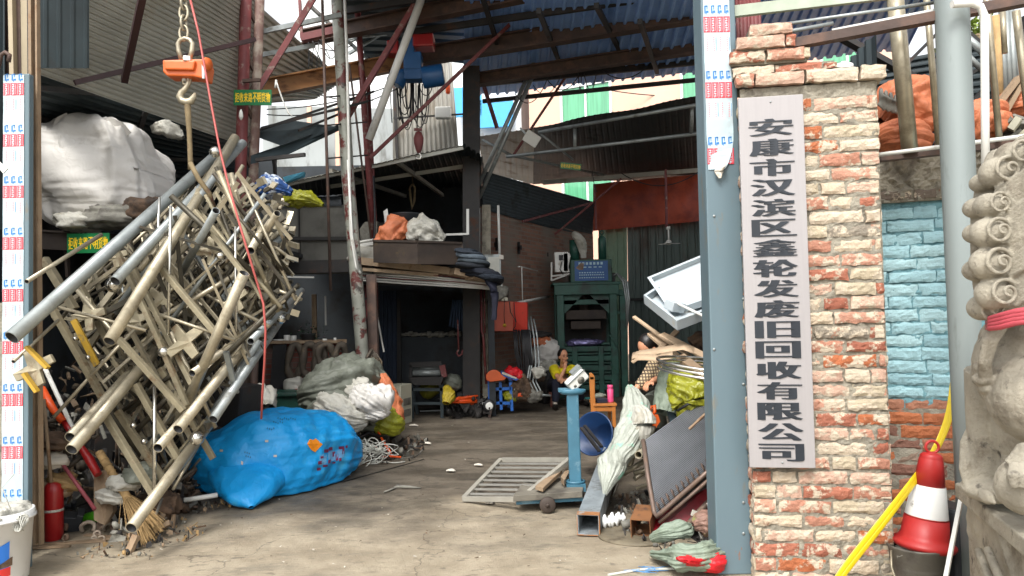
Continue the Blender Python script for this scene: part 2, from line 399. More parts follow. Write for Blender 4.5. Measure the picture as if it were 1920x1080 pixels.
K['red'] = mat('red painted metal', '#a01c1e', .35, var=.12, scale=4, coat=.2)
K['redcab'] = mat('orange red cabinet paint', '#b8382a', .45, var=.12, scale=3, patch='#8f3a2c', pr=(.6, .7), pscale=5)
K['redcloth'] = mat('red plastic cloth', '#d9202a', .5, var=.2, bump=.5, bscale=12, btype='CRUMPLE')
K['pink'] = mat('faded red ribbon', '#b0444e', .7, var=.15, scale=8, bump=.2, bscale=30)
K['orange'] = mat('orange plastic', '#d05a22', .4, var=.1)
K['orangep'] = mat('orange painted metal', '#e2541c', .45, var=.15, patch='#a5502c', pr=(.6, .7), pscale=8)
K['coneRed'] = mat('red rubber cone', '#a92826', .45, var=.1, scale=5, patch='#8e2a2a', pr=(.6, .72), pscale=7)
K['coneWhite'] = mat('scuffed white reflective band', '#d5d5d0', .5, var=.1, patch='#8f8d86', pr=(.6, .68), pscale=16)
K['yellow'] = mat('yellow plastic strip', '#d3b81c', .4, var=.1, scale=5, patch='#b9a51a', pr=(.6, .72), pscale=7)
K['bluep'] = mat('blue painted steel', '#3c6a7e', .45, var=.2, scale=5, patch='#5f7f8c', pr=(.54, .64), pscale=9, patch2='#4a3a30', p2r=(.66, .7), p2scale=14)
K['motorblue'] = mat('blue hoist paint', '#1f568c', .4, var=.2)
K['cartblue'] = mat('blue cart paint', '#1c63b8', .45, var=.2)
K['basin'] = mat('dark blue plastic basin', '#143158', .35, var=.15)
K['balergreen'] = mat('dark green machine paint', '#235044', .5, var=.3, scale=3, patch='#20302b', pr=(.5, .66), pscale=4)
K['plateblue'] = mat('blue machine name plate', '#1f5390', .45, var=.15)
K['copper'] = mat('dusty copper tube', '#75645a', .45, .4, var=.3, scale=12, patch='#6a5544', pr=(.5, .65), pscale=9)
K['fins'] = mat('bent aluminium fins', '#73767a', .55, .3, var=.15, scale=8)
K['rusty'] = mat('rusty sheet steel', '#3e342d', .7, .1, var=.35, scale=4, patch='#6e5c3a', pr=(.58, .66), pscale=5, patch2='#2d2724', p2r=(.5, .62), p2scale=2.5)
K['wood'] = mat('raw timber', '#8f7a62', .75, var=.25, scale=6, stretch=(1, 1, 1), bump=.15, bscale=30, patch='#7d6046', pr=(.55, .68), pscale=8)
K['woodpale'] = mat('pale plywood', '#b29b80', .7, var=.2, scale=7, bump=.15, bscale=30, patch='#8f7458', pr=(.58, .7), pscale=7)
K['woodorange'] = mat('varnished orange wood', '#a5672f', .4, var=.2, scale=6)
K['straw'] = mat('straw bristles', '#a3865a', .8, var=.3, scale=20)
K['brownjunk'] = mat('brown scrap', '#5b4736', .8, var=.5, scale=8, patch='#352b24', pr=(.5, .62), pscale=7, bump=.4)
K['greyjunk'] = mat('grey scrap', '#77756c', .7, var=.4, scale=8, patch='#4a4741', pr=(.5, .65), pscale=7, bump=.4)
K['darkjunk'] = mat('dark scrap', '#2a2725', .75, var=.5, scale=7, bump=.4)
K['skin'] = mat('skin', '#c48c6c', .5, var=.08, scale=12, spec=.4)
K['hair'] = mat('black hair', '#17120f', .45, var=.3, scale=30)
K['shirtyellow'] = mat('bright yellow t shirt', '#d8c812', .8, var=.1, scale=9, bump=.4, bscale=14)
K['trousers'] = mat('navy trousers', '#15182a', .85, var=.2, bump=.3, bscale=14)
K['sock'] = mat('pale sock', '#c9bfb2', .9, var=.1)
K['stone'] = mat('weathered carved stone', '#a39c8c', .88, var=.25, scale=6, patch='#776e5f', pr=(.54, .68), pscale=5, bump=.8, bscale=45, patch2='#4d4740', p2r=(.6, .7), p2scale=9)
K['ink'] = mat('dark slate sign paint', '#20262e', .5, var=.2)
K['signwhite'] = mat('brushed pale sign board', '#9c9898', .4, .1, var=.05, scale=8, stretch=(8, 8, .4), bump=.03)
K['signgreen'] = mat('green sign board', '#0e6a3a', .4, var=.1)
K['signyellow'] = mat('yellow sign lettering', '#f0c81a', .5, var=.05)
K['tape'] = mat('white protective film', '#acbabf', .35, var=.06, scale=6, patch='#b9d2da', pr=(.5, .62), pscale=9)
K['tapered'] = mat('red print', '#c83444', .4, var=.05)
K['tapeblue'] = mat('blue print', '#2f74b4', .4, var=.05)
K['tapefaint'] = mat('faint pink print', '#cf8d97', .4, var=.05)
K['foam'] = mat('white crumbly foam edge', '#c9c5ba', .9, var=.15, bump=.8, bscale=20, patch='#8d8577', pr=(.58, .7), pscale=7)
K['tarporange'] = mat('orange tarpaulin', '#a23e1e', .6, var=.25, scale=1.5, patch='#7c2b1a', pr=(.48, .62), pscale=1.6, bump=.3, bscale=4)
K['concrete'] = mat('rough old mortar', '#979182', .95, var=.25, scale=9, patch='#6d675c', pr=(.5, .66), pscale=7, bump=1, bscale=28)
K['brick'] = mat('worn brick faces', '#ffffff', .9, var=.2, scale=12, tint=True, bump=1, bscale=34, patch='#c3b5a0', pr=(.5, .56), pscale=13, patch2='#9a6850', p2r=(.62, .68), p2scale=7)
K['brickblue'] = mat('blue painted brick faces', '#ffffff', .75, var=.1, scale=9, tint=True, bump=.8, bscale=30)
K['greenplastic'] = mat('green plastic', '#58b81e', .35, var=.15)
K['darkplastic'] = mat('dark grey plastic', '#34373b', .5, var=.2)
K['bucketwhite'] = mat('white paint bucket', '#d6d7d6', .35, var=.06, patch='#aaa9a3', pr=(.62, .74), pscale=6)
K['blueprint'] = mat('blue bucket print', '#2668b8', .4, var=.05)
K['redprint'] = mat('red bucket print', '#c2302a', .4, var=.05)
K['scalebox'] = mat('orange crane scale shell', '#d2652a', .4, var=.1, patch='#b0592c', pr=(.62, .7), pscale=12)
K['strap'] = mat('old lifting strap', '#77684c', .85, var=.3, scale=14, patch='#5a3a30', pr=(.55, .66), pscale=9)
K['ropered'] = mat('pinkish red cable', '#a8504a', .5, var=.1)
K['ropewhite'] = mat('white nylon rope', '#b5b5ac', .7, var=.15)
K['bluerope'] = mat('blue plastic twine', '#4d8fc9', .6, var=.1)
K['paper'] = mat('paper scraps', '#c9c3b6', .8, var=.2)
K['leaf'] = mat('yellow green leaves', '#7f9440', .6, var=.4, scale=12)
K['belt'] = mat('old rubber belting', '#4a4238', .75, var=.3, scale=8, patch='#6b5d48', pr=(.55, .68), pscale=6)
K['cream'] = mat('cream appliance shell', '#b9b6a3', .45, var=.08, patch='#8e8974', pr=(.6, .74), pscale=5)
K['panelwhite'] = mat('white enamelled panel', '#b4bdc1', .3, var=.06, patch='#b9b099', pr=(.58, .74), pscale=4)
K['thermos'] = mat('pink thermos', '#cc4a76', .3, var=.05, coat=.4)
K['mint'] = mat('green door sheet', '#7d9880', .6, var=.1)
# plaid shirt
def plaid():
    m = mat('checked brown and cream shirt', '#a89274', .85, var=.1); n = m.node_tree; N = n.nodes; L = n.links
    b = N['Principled BSDF']; tc = N.new('ShaderNodeTexCoord'); outs = []
    for ax in ('X', 'Z'):
        wv = N.new('ShaderNodeTexWave'); wv.bands_direction = ax; wv.inputs['Scale'].default_value = 11; L.new(tc.outputs['Object'], wv.inputs['Vector'])
        r = N.new('ShaderNodeMapRange'); r.inputs[1].default_value = .62; r.inputs[2].default_value = .8; L.new(wv.outputs['Fac'], r.inputs[0]); outs.append(r.outputs[0])
    mx = N.new('ShaderNodeMath'); mx.operation = 'MAXIMUM'; L.new(outs[0], mx.inputs[0]); L.new(outs[1], mx.inputs[1])
    c = N.new('ShaderNodeMix'); c.data_type = 'RGBA'; L.new(mx.outputs[0], c.inputs[0]); c.inputs[6].default_value = (*lin('#b7a27f'), 1); c.inputs[7].default_value = (*lin('#4b3d33'), 1)
    L.new(c.outputs[2], b.inputs['Base Color']); return m
K['plaid'] = plaid()
def groundmat():
    m = bpy.data.materials.new('worn yard concrete'); m.use_nodes = True; n = m.node_tree; N = n.nodes; L = n.links; b = N['Principled BSDF']
    tc = N.new('ShaderNodeTexCoord')
    def nz(s, det=8, ro=.6, st=None):
        x = N.new('ShaderNodeTexNoise'); x.inputs['Scale'].default_value = s; x.inputs['Detail'].default_value = det; x.inputs['Roughness'].default_value = ro
        if st:
            mp = N.new('ShaderNodeMapping'); mp.inputs['Scale'].default_value = st; L.new(tc.outputs['Object'], mp.inputs['Vector']); L.new(mp.outputs[0], x.inputs['Vector'])
        else: L.new(tc.outputs['Object'], x.inputs['Vector'])
        return x.outputs['Fac']
    def mr(i, a, c, lo=0, hi=1):
        x = N.new('ShaderNodeMapRange'); L.new(i, x.inputs[0]); x.inputs[1].default_value = a; x.inputs[2].default_value = c; x.inputs[3].default_value = lo; x.inputs[4].default_value = hi; return x.outputs[0]
    def mix(f, a, c):
        x = N.new('ShaderNodeMix'); x.data_type = 'RGBA'; L.new(f, x.inputs[0])
        for i, q in ((6, a), (7, c)):
            if isinstance(q, str): x.inputs[i].default_value = (*lin(q), 1)
            else: L.new(q, x.inputs[i])
        return x.outputs[2]
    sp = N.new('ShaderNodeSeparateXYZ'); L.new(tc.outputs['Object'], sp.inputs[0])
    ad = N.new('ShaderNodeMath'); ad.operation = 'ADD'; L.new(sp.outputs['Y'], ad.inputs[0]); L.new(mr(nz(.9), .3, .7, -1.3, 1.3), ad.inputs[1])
    inside = mr(ad.outputs[0], 5.2, 6.8)  # floor darkens past the gate: roof shade and oily dirt set in its colour
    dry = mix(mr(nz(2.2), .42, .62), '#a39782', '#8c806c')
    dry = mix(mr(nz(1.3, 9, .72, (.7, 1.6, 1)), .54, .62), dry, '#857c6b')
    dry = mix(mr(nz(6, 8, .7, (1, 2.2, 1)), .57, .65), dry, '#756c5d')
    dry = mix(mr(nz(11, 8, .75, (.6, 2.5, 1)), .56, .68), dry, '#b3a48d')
    oil_and_shade = mix(mr(nz(1.5, 9, .7, (.6, 1.4, 1)), .44, .56), '#675e51', '#4a4338')
    oil_and_shade = mix(mr(nz(5, 8, .7, (.7, 2, 1)), .56, .66), oil_and_shade, '#383129')
    oil_and_shade = mix(mr(nz(9, 8, .75, (.5, 2.5, 1)), .6, .7), oil_and_shade, '#716857')
    vo = N.new('ShaderNodeTexVoronoi'); vo.feature = 'DISTANCE_TO_EDGE'; vo.inputs['Scale'].default_value = .45
    wn = N.new('ShaderNodeTexNoise'); wn.inputs['Scale'].default_value = 2.5; wn.inputs['Detail'].default_value = 6; L.new(tc.outputs['Object'], wn.inputs['Vector'])
    av = N.new('ShaderNodeVectorMath'); av.operation = 'MULTIPLY_ADD'; L.new(wn.outputs['Color'], av.inputs[0]); av.inputs[1].default_value = (.9, .9, 0); L.new(tc.outputs['Object'], av.inputs[2]); L.new(av.outputs[0], vo.inputs['Vector'])
    crack = mr(vo.outputs['Distance'], .001, .005, .5, 0)
    col = mix(crack, mix(inside, dry, oil_and_shade), '#2d2822'); L.new(col, b.inputs['Base Color'])
    L.new(mr(nz(2), .4, .65, .9, .55), b.inputs['Roughness'])
    bp = N.new('ShaderNodeBump'); bp.inputs['Strength'].default_value = .8; bp.inputs['Distance'].default_value = .03; L.new(nz(9, 12, .8), bp.inputs['Height']); L.new(bp.outputs[0], b.inputs['Normal'])
    return m
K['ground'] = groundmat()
def brickmat(name, a, c, mo, sc=4):
    m = bpy.data.materials.new(name); m.use_nodes = True; n = m.node_tree; N = n.nodes; L = n.links; b = N['Principled BSDF']; b.inputs['Roughness'].default_value = .9
    uv = N.new('ShaderNodeUVMap'); br = N.new('ShaderNodeTexBrick'); br.inputs['Scale'].default_value = 1
    br.inputs['Brick Width'].default_value = .26; br.inputs['Row Height'].default_value = .075; br.inputs['Mortar Size'].default_value = .008
    br.inputs['Color1'].default_value = (*lin(a), 1); br.inputs['Color2'].default_value = (*lin(c), 1); br.inputs['Mortar'].default_value = (*lin(mo), 1)
    L.new(uv.outputs[0], br.inputs['Vector'])
    no = N.new('ShaderNodeTexNoise'); no.inputs['Scale'].default_value = 1.2; no.inputs['Detail'].default_value = 8; L.new(uv.outputs[0], no.inputs['Vector'])
    r = N.new('ShaderNodeMapRange'); L.new(no.outputs['Fac'], r.inputs[0]); r.inputs[1].default_value = .45; r.inputs[2].default_value = .65
    x = N.new('ShaderNodeMix'); x.data_type = 'RGBA'; L.new(r.outputs[0], x.inputs[0]); L.new(br.outputs['Color'], x.inputs[6]); x.inputs[7].default_value = (*lin(mo), 1)
    L.new(x.outputs[2], b.inputs['Base Color'])
    bp = N.new('ShaderNodeBump'); bp.inputs['Strength'].default_value = .8; bp.inputs['Distance'].default_value = .01; bp.invert = True
    L.new(br.outputs['Fac'], bp.inputs['Height']); L.new(bp.outputs[0], b.inputs['Normal']); return m
K['brickfar'] = brickmat('sooty red brickwork', '#96705e', '#7c5a4b', '#80776c')
K['brickred'] = brickmat('dull red brickwork', '#8a3a2c', '#6e3026', '#6b645c')
def uvwall(name, m, a, b, z0, z1, th, label, cat, parent=None):
    """masonry wall from a to b (ground points) as a slab with brick-sized UVs"""
    a = Vector(a); b = Vector(b); d = (b-a); L = d.length; d.normalize(); nn = Vector((d.y, -d.x, 0))
    me = MB(); pts = []
    for o in (0, -th):
        for p in (a, b):
            for z in (z0, z1): pts.append(Vector((p.x, p.y, z))+nn*o)
    me.add(pts, [(0, 2, 3, 1), (4, 5, 7, 6), (0, 1, 5, 4), (2, 6, 7, 3), (1, 3, 7, 5), (0, 4, 6, 2)])
    ob = me.build(name, m, parent)
    uv = ob.data.uv_layers.new(name='UVMap')
    off = WL[ob.name]
    for lp in ob.data.loops:
        v = ob.data.vertices[lp.vertex_index].co+off
        uv.data[lp.index].uv = ((v-a).dot(d)+(v-a).dot(nn), v.z)
    if parent is None: tag(ob, label, cat)
    return ob
# ================================================================ THE SETTING
g = MB()
NX, NY = 90, 120
def gz(x, y):
    if y < 3 or y > 16: return 0
    return .012*noise.noise(Vector((x*1.1, y*1.1, 0)))+.005*noise.noise(Vector((x*4, y*4, 3)))
xs = [-60, -30, -14]+[-9+18*i/80 for i in range(81)]+[14, 30, 60]
ys = [-60, -20, -6]+[0+17*i/110 for i in range(111)]+[20, 30, 60, 90]
vs = [Vector((x, y, gz(x, y) if abs(x) < 9 else 0)) for y in ys for x in xs]; n = len(xs)
g.add(vs, [(j*n+i, j*n+i+1, (j+1)*n+i+1, (j+1)*n+i) for j in range(len(ys)-1) for i in range(n-1)], True)
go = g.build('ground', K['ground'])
for v_ in go.data.vertices: v_.co += WL[go.name]
go.location = (0, 0, 0)
tag(go, 'worn oily concrete yard floor with roof shade in its colour', None, None, 'structure')
def flat(poly, z, name, m, label, kind='structure', cat=None):
    q = MB(); q.prism([V(p.x, p.y, z) for p in poly], V(0, 0, .012)); return tag(q.build(name, m), label, cat, None, kind)
# ---- distant buildings
def facade(name, label, a, b, z1, depth, m, wins, fm, gm, sill=True):
    a = V(a.x, a.y, 0); b = V(b.x, b.y, 0); d = (b-a); L = d.length; d.normalize(); nn = V(d.y, -d.x, 0)
    r = root(name, label, 'building', (a+b)/2)
    q = MB()
    for (p0, p1) in ((0, 1),):
        q.prism([a, b, b-nn*depth, a-nn*depth], V(0, 0, z1))
    q.build('wall', m, r)
    for (u, z, w_, h_, panes) in wins:
        c = a+d*u+V(0, 0, z)
        f = MB(); t = .09
        X = d*(w_/2); Z = V(0, 0, h_/2); o = nn*.05
        f.bar(c-X-Z+o, c-X+Z+o, t, .14, nn); f.bar(c+X-Z+o, c+X+Z+o, t, .14, nn)
        f.bar(c-X+Z+o, c+X+Z+o, .14, t, nn); f.bar(c-X-Z+o, c+X-Z+o, .14, t, nn)
        for k in range(1, panes):
            p = c-X+d*(w_*k/panes); f.bar(p-Z+o, p+Z+o, t*.8, .12, nn)
        wf = f.build('window', fm, r)
        gl = MB(); gl.prism([c-X-Z+nn*.02, c+X-Z+nn*.02, c+X+Z+nn*.02, c-X+Z+nn*.02], nn*.012)
        go = gl.build('pane', gm); go.parent = wf; go.location = WL[go.name]-WL[wf.name]
    return r
A = P(1000, 590, 30.5); B = P(1720, 590, 24.0)
dd = (V(B.x, B.y, 0)-V(A.x, A.y, 0)).normalized()
def fu(px):   # distance along the peach facade seen at column px
    d = Fw+Rt*((px-960)/FPX); dx, dy = d.x, d.y
    # solve A + t*dd = s*(dx,dy)
    det = dd.x*(-dy)-dd.y*(-dx); return ((-A.x)*(-dy)-(-A.y)*(-dx))/det
def fz(px, py):
    u = fu(px); Y = A.y+dd.y*u; return P(px, py, Y).z
wins = []
for (x0, x1, y0) in ((1062, 1155, 158), (1290, 1372, 118), (1556, 1655, 78)):
    u0, u1 = fu(x0), fu(x1); zt = fz((x0+x1)/2, y0)
    for k in (0, -3.6): wins.append(((u0+u1)/2, zt-1.0+k, u1-u0, 2.0, 2))
wins.append((fu(1100), fz(1100, 158)-1+3.6, 2, 2, 2)); wins.append((fu(1340), fz(1340, 120)-1+3.6, 2, 2, 2))
facade('apartment_building', 'peach coloured building with green curtained windows behind the blue roof', A, B, 15, 8, K['peach'], wins, K['winframe'], K['greenglass'])
# white buildings behind, left of the peach one
facade('white_building', 'bright white building with a blue band behind the dark H column', P(560, 590, 33), P(985, 590, 31), 16, 8, K['wallwhite'], [], K['winframe'], K['greenglass'])
q = MB(); a0 = P(872, 215, 30.6); b0 = P(962, 210, 30.6); q.prism([P(850, 165, 30.7), P(903, 162, 30.7), P(903, 216, 30.7), P(850, 219, 30.7)], V(0, .15, 0))
q.prism([P(896, 188, 30.7), P(962, 184, 30.7), P(962, 236, 30.7), P(896, 240, 30.7)], V(0, .15, 0))
q.prism([P(700, 288, 30.9), P(716, 287, 30.9), P(716, 300, 30.9), P(700, 300, 30.9)], V(0, .15, 0))
T(q, 'fascia_board', mat('sky blue fascia', '#4aa8e0', .5, var=.05), 'sky blue fascia boards on the white building beyond the yard', 'fascia')
r = root('rendered_building', 'grey stained rendered building with roof slabs behind the poles', 'building', P(600, 590, 22))
q = MB(); q.prism([V(P(505, 500, 22).x, 22, 0), V(P(735, 500, 22).x, 22.6, 0), V(P(735, 500, 22).x, 26, 0), V(P(505, 500, 22).x, 26, 0)], V(0, 0, P(600, 196, 22).z)); q.build('wall', K['wallgrey'], r)
q = MB()
for px in (581, 634): q.bar(P(px, 345, 21.9), P(px-1, 200, 21.9), .12, .1)
q.build('pilaster', K['peach'], r)
q = MB(); q.prism([P(495, 262, 21.95), P(612, 262, 21.95), P(612, 345, 21.95), P(495, 345, 21.95)], V(0, -.12, 0)); q.build('window', K['wallgrey'], r)
# ---- upper left roof of long grey sheets
r = root('shed_roof', 'long grey corrugated roof sheets sloping over the left side', 'roof', P(200, 100, 8))
q = MB(); q.corr(P(50, -330, 5.2), P(482, 0, 9.6), P(482, 282, 10.3), P(50, 132, 6.9), 34, .014, jit=.03); q.build('roof_sheet', K['sheetgrey'], r)
q = MB(); q.corr(P(478, 4, 9.6), P(648, 152, 12.5), P(592, 186, 12.5), P(478, 196, 10.2), 12, .03, jit=.03); q.build('roof_sheet', K['sheetgrey'], r)
q = MB()
for a, b in ((P(480, 62, 9.5), P(640, 28, 9.8)), (P(480, 105, 9.9), P(590, 85, 10.3)), (P(484, 186, 10.4), P(570, 166, 11))): q.bar(a, b, .05, .06)
q.build('purlin', K['galv'], r)
q = MB(); q.bar(P(140, 155, 6.9), P(478, 74, 8.2), .045, .045); q.bar(P(233, 152, 6.7), P(268, -10, 6.0), .055, .055); q.build('purlin', mat('dark maroon steel', '#3a2526', .6, var=.3), r)
# eave roof under it, dark with a foam edge
r = root('lower_roof', 'dark sagging lean-to roof above the white bulk bag', 'roof', P(200, 200, 8))
q = MB(); q.corr(P(60, 135, 7.0), P(470, 275, 11.5), P(470, 350, 11.5), P(60, 330, 9.8), 14, .03, jit=.05); q.build('roof_sheet', K['sheetdark'], r)
q = MB(); q.corr(P(60, 330, 9.8), P(470, 345, 11.5), P(470, 470, 11.6), P(60, 470, 10), 20, .03, jit=.03); q.build('back_sheet', K['sheetdark'], r)
q = MB()
for (x0, y0, x1, y1, s) in ((72, 122, 133, 138, 1), (146, 146, 250, 184, 2), (245, 180, 334, 212, 3)):
    a = P(x0, y0, 6.9+(x0-60)*.0105); b = P(x1, y1, 6.9+(x1-60)*.0105); N_ = 16
    q.path([a.lerp(b, i/N_)+V(0, 0, .03*noise.noise(V(i*.8, s, 0))) for i in range(N_+1)], .05, 9, rs=[.03+.03*abs(noise.noise(V(i*.9, s*5, 1))) +.02 for i in range(N_+1)])
q.build('foam_edge', K['foam'], r)
q = MB(); q.prism([P(190, 145, 7.6), P(322, 186, 9.2), P(315, 190, 9.2), P(235, 172, 8)], V(0, .05, .02)); q.build('blue_flashing', mat('navy flashing', '#14243c', .5), r)
q = MB()
for a, b in ((P(75, 165, 7.2), P(480, 205, 10.5)), (P(60, 215, 8), P(330, 330, 10)), (P(280, 190, 8.6), P(200, 420, 9.8)), (P(60, 300, 9), P(470, 300, 11))): q.bar(a, b, .05, .05)
q.build('purlin', K['darksteel'], r)
q = MB(); q.bag([P(286, 244, 9), P(305, 240, 9), P(325, 246, 9), P(343, 258, 9)], [(.05, .05), (.1, .09), (.12, .1), (.04, .03)], 5, .1, 9, 30, 8); T(q, 'rag_bundle', K['bagpale'], 'grey rag stuffed on the rafter behind the lifting strap', 'rag')
# dark tall sheet at the far left top
q = MB(); q.corr(P(66, -60, 6.0), P(66, 128, 6.2), P(167, 128, 6.3), P(167, -60, 6.1), 4, .008); T(q, 'hanging_sheet', K['sheetdark'], 'dark hanging sheet at the top left beside the gate frame', 'sheet')
# ---- left side enclosure: mezzanine deck, walls
r = root('left_mezzanine', 'left storage deck of rusty channel beams carrying the white bulk bag', 'mezzanine', V(-4.4, 9, 0))
q = MB(); a = P(50, 448, 7.7); b = P(470, 470, 8.6); q.ibeam(a, b, .1, .2, .02); q.build('edge_beam', K['rusty'], r)
q = MB(); q.prism([P(40, 432, 7.7)+V(-.4, 0, 0), P(470, 448, 8.6), P(470, 448, 8.6)+V(0, 3.2, 0), P(40, 432, 7.7)+V(-.4, 3.5, 0)], V(0, 0, -.06)); q.build('deck', K['darkwall'], r)
q = MB()
for px in (122, 300): q.bar(P(px, 430, 7.75+(px-50)*.002), P(px+6, 520, 7.75+(px-50)*.002), .03, .05)
q.build('bracket', K['rusty'], r)
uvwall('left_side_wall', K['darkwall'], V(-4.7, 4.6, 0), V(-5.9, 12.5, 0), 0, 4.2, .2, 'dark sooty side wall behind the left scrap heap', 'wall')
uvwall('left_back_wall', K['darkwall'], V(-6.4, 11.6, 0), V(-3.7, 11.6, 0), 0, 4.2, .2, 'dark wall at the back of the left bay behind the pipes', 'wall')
# post columns
def gate_left():
    r = root('gate_post', 'left blue grey gate post covered with a strip of red and white film', 'post', V(-3.2, 4.95, 0))
    Y = 4.95; t = P(40, 138, Y); bz = P(40, 1010, Y)
    x0 = P(7, 140, Y).x; x1 = P(55, 140, Y).x; cx = (x0+x1)/2; base = V(cx, Y+.09, 0)
    q = MB(); q.box(V(cx, Y+.025, t.z/2), (x1-x0, .05, t.z)); q.build('column', K['postblue'], r, bevel=.006)
    tp = MB(); bl = MB(); rd = MB(); fa = MB(); ww = .14; fx = cx-.016
    z1 = t.z-.01; z0 = .42
    tape(tp, rd, bl, fa, V(fx, Y-.002, 0), V(1, 0, 0), V(0, -1, 0), ww, z0, z1, .345, .0, 3)
    tapeparts(r, tp, rd, bl, fa)
def tape(tp, rd, bl, fa, c, xd, nn, w_, z0, z1, per, off, cols, ragged=None):
    """printed protective film: a pale strip with red blocks, blue marks and faint columns"""
    n = 60; zs = [z0+(z1-z0)*i/n for i in range(n+1)]
    def ed(z, s): return w_/2+.0025*noise.noise(V(z*9, s*7, 0))
    vs = []
    for z in zs:
        lo = ed(z, 1); hi = ed(z, 2)
        if ragged and z < z0+ragged: k = (z-z0)/ragged; hi *= .25+.75*k**.7; lo *= .95
        vs += [c-xd*lo+nn*.002+V(0, 0, z), c+xd*hi+nn*(.002+(.02*(1-(z-z0)/ragged) if ragged and z < z0+ragged else 0))+V(0, 0, z)]
    tp.add(vs, [(2*i, 2*i+1, 2*i+3, 2*i+2) for i in range(n)])
    z = z1-off
    cw = w_/cols
    def q(m, cx, cz, ww, hh, o): m.add([c+xd*(cx-ww/2)+V(0, 0, cz-hh/2)+nn*o, c+xd*(cx+ww/2)+V(0, 0, cz-hh/2)+nn*o, c+xd*(cx+ww/2)+V(0, 0, cz+hh/2)+nn*o, c+xd*(cx-ww/2)+V(0, 0, cz+hh/2)+nn*o], [(0, 1, 2, 3)])
    while z > z0+(ragged or 0)*.6:
        for k in range(cols):
            x = -w_/2+cw*(k+.5)
            # blue brand mark
            zz = z-per*.05
            if z0+.02 < zz:
                for dx, dz, a, b2 in ((-.2, 0, .2, .12), (.12, .012, .12, .06), (.18, -.014, .3, .035), (-.02, -.02, .1, .05), (.05, .022, .35, .02)):
                    q(bl, x+dx*cw, zz+dz, cw*a, per*b2, .0032)
            zz = z-per*.28
            if zz > z0+.06 and zz < z1-.03:
                q(rd, x, zz, cw*.94, per*.24, .0032)
                for m_ in range(6): q(tp, x-cw*.05, zz+per*(.09-.036*m_), cw*.32, per*.018, .0044); q(tp, x-cw*(.12 if m_ % 2 else -.02), zz+per*(.075-.036*m_), cw*.08, per*.02, .0044)
                for xo in (.28, -.36): q(tp, x+cw*xo, zz, cw*.05, per*.2, .0044)
            zz = z-per*.58
            if zz > z0+.05:
                for m_ in range(7): q(fa, x, zz+per*(.1-.033*m_), cw*.2, per*.016, .0032)
                q(bl, x+cw*.34, zz, cw*.06, per*.2, .0032) if k % 2 else None
        z -= per
def tapeparts(r, tp, rd, bl, fa):
    f = tp.build('film_strip', K['tape'], r)
    for m, mt, nm in ((rd, K['tapered'], 'red_print'), (bl, K['tapeblue'], 'blue_print'), (fa, K['tapefaint'], 'faint_print')):
        if m.v:
            o = m.build(nm, mt, r); o.parent = f; o.location = WL[o.name]-WL[f.name] if False else (0, 0, 0)
gate_left()
# trims beside the left post and the upper frame
r = root('shutter_guide', 'weathered beige shutter guide rails beside the left gate post', 'rail', V(-3.0, 5.1, 0))
q = MB()
for px, w_, dy in ((61, .02, 0), (67, .018, .05), (73, .012, .0)): q.bar(P(px-3, -40, 5.1+dy), P(px+5, 1020, 5.1+dy), w_, .04)
q.build('guide_rail', K['wood'], r)
q = MB(); q.bar(P(62, -40, 5.16), P(70, 1020, 5.16), .07, .03, V(0, -1, 0)); q.build('backing', K['darksteel'], r)
r = root('old_door_frame', 'beige and brown old door frame rising above the left gate post', 'frame', P(30, 140, 5.2))
q = MB(); q.bar(P(22, -40, 5.15), P(26, 150, 5.15), .03, .05); q.bar(P(49, -40, 5.2), P(52, 150, 5.2), .055, .05); q.build('beige_strip', mat('beige door frame', '#9c9078', .6, var=.15), r)
q = MB(); q.bar(P(35, -40, 5.2), P(38, 150, 5.2), .05, .06); q.bar(P(8, -40, 5.3), P(8, 150, 5.3), .09, .06); q.build('brown_strip', K['brownsteel'], r)
uvwall('outer_wall', K['concrete'], V(-6, 5.05, 0), V(-3.42, 5.05, 0), 0, 1.75, .2, 'pale rendered wall left of the gate post', 'wall')
q = MB(); q.corr(P(-90, 430, 5.2), P(-90, -60, 5.2), P(9, -60, 5.15), P(9, 430, 5.2), 5, .02); T(q, 'window_shutter', K['sheetdark'], 'dark shutter left of the gate post above the rendered wall', 'shutter')
q = MB(); q.path([P(-4, 130, 4.9), P(2, 103, 4.9), P(10, 98, 4.9), P(18, 103, 4.9), P(16, 116, 4.9)], .014, 8); T(q, 'bent_pipe', K['brownsteel'], 'small bent brown pipe left of the gate post top', 'pipe')
q = MB(); q.prism([P(-14, 303, 4.7), P(-10, 296, 4.7), P(14, 316, 4.7), P(6, 325, 4.7)], V(0, .01, 0)); T(q, 'paper_slip', K['white'], 'white slip sticking out in front of the left gate post', 'paper')

# ---- right gate post
r = root('gate_column', 'right blue grey square gate column with torn film near its top', 'column', V(1.4, 4.6, 0))
Y = 4.58; x0 = P(1345, 1070, Y).x; x1 = P(1411, 1070, Y).x; cx = (x0+x1)/2
ztop = 5.2
q = MB(); q.box(V(cx, Y+.1, ztop/2), (x1-x0, .2, ztop)); q.build('column', K['postblue'], r, bevel=.008)
q = MB()
for py in (398, 405, 655, 720, 942, 1000, 560):
    p = P(1345 if py % 2 else 1400, py, Y); q.lathe([(.009, 0), (.009, .004), (.005, .007)], V(p.x-.02, Y, p.z), (0, -1, 0), 10)
q.build('bolt', K['galv'], r)
tp, rd, bl, fa = MB(), MB(), MB(), MB()
zb = P(1340, 318, Y).z; tape(tp, rd, bl, fa, V(cx-.012, Y-.002, 0), V(1, 0, 0), V(0, -1, 0), .165, zb, ztop-.02, .412, ztop-P(1335, 135, Y).z-.02-.412*3+.0, 4, .16)
tapeparts(r, tp, rd, bl, fa)
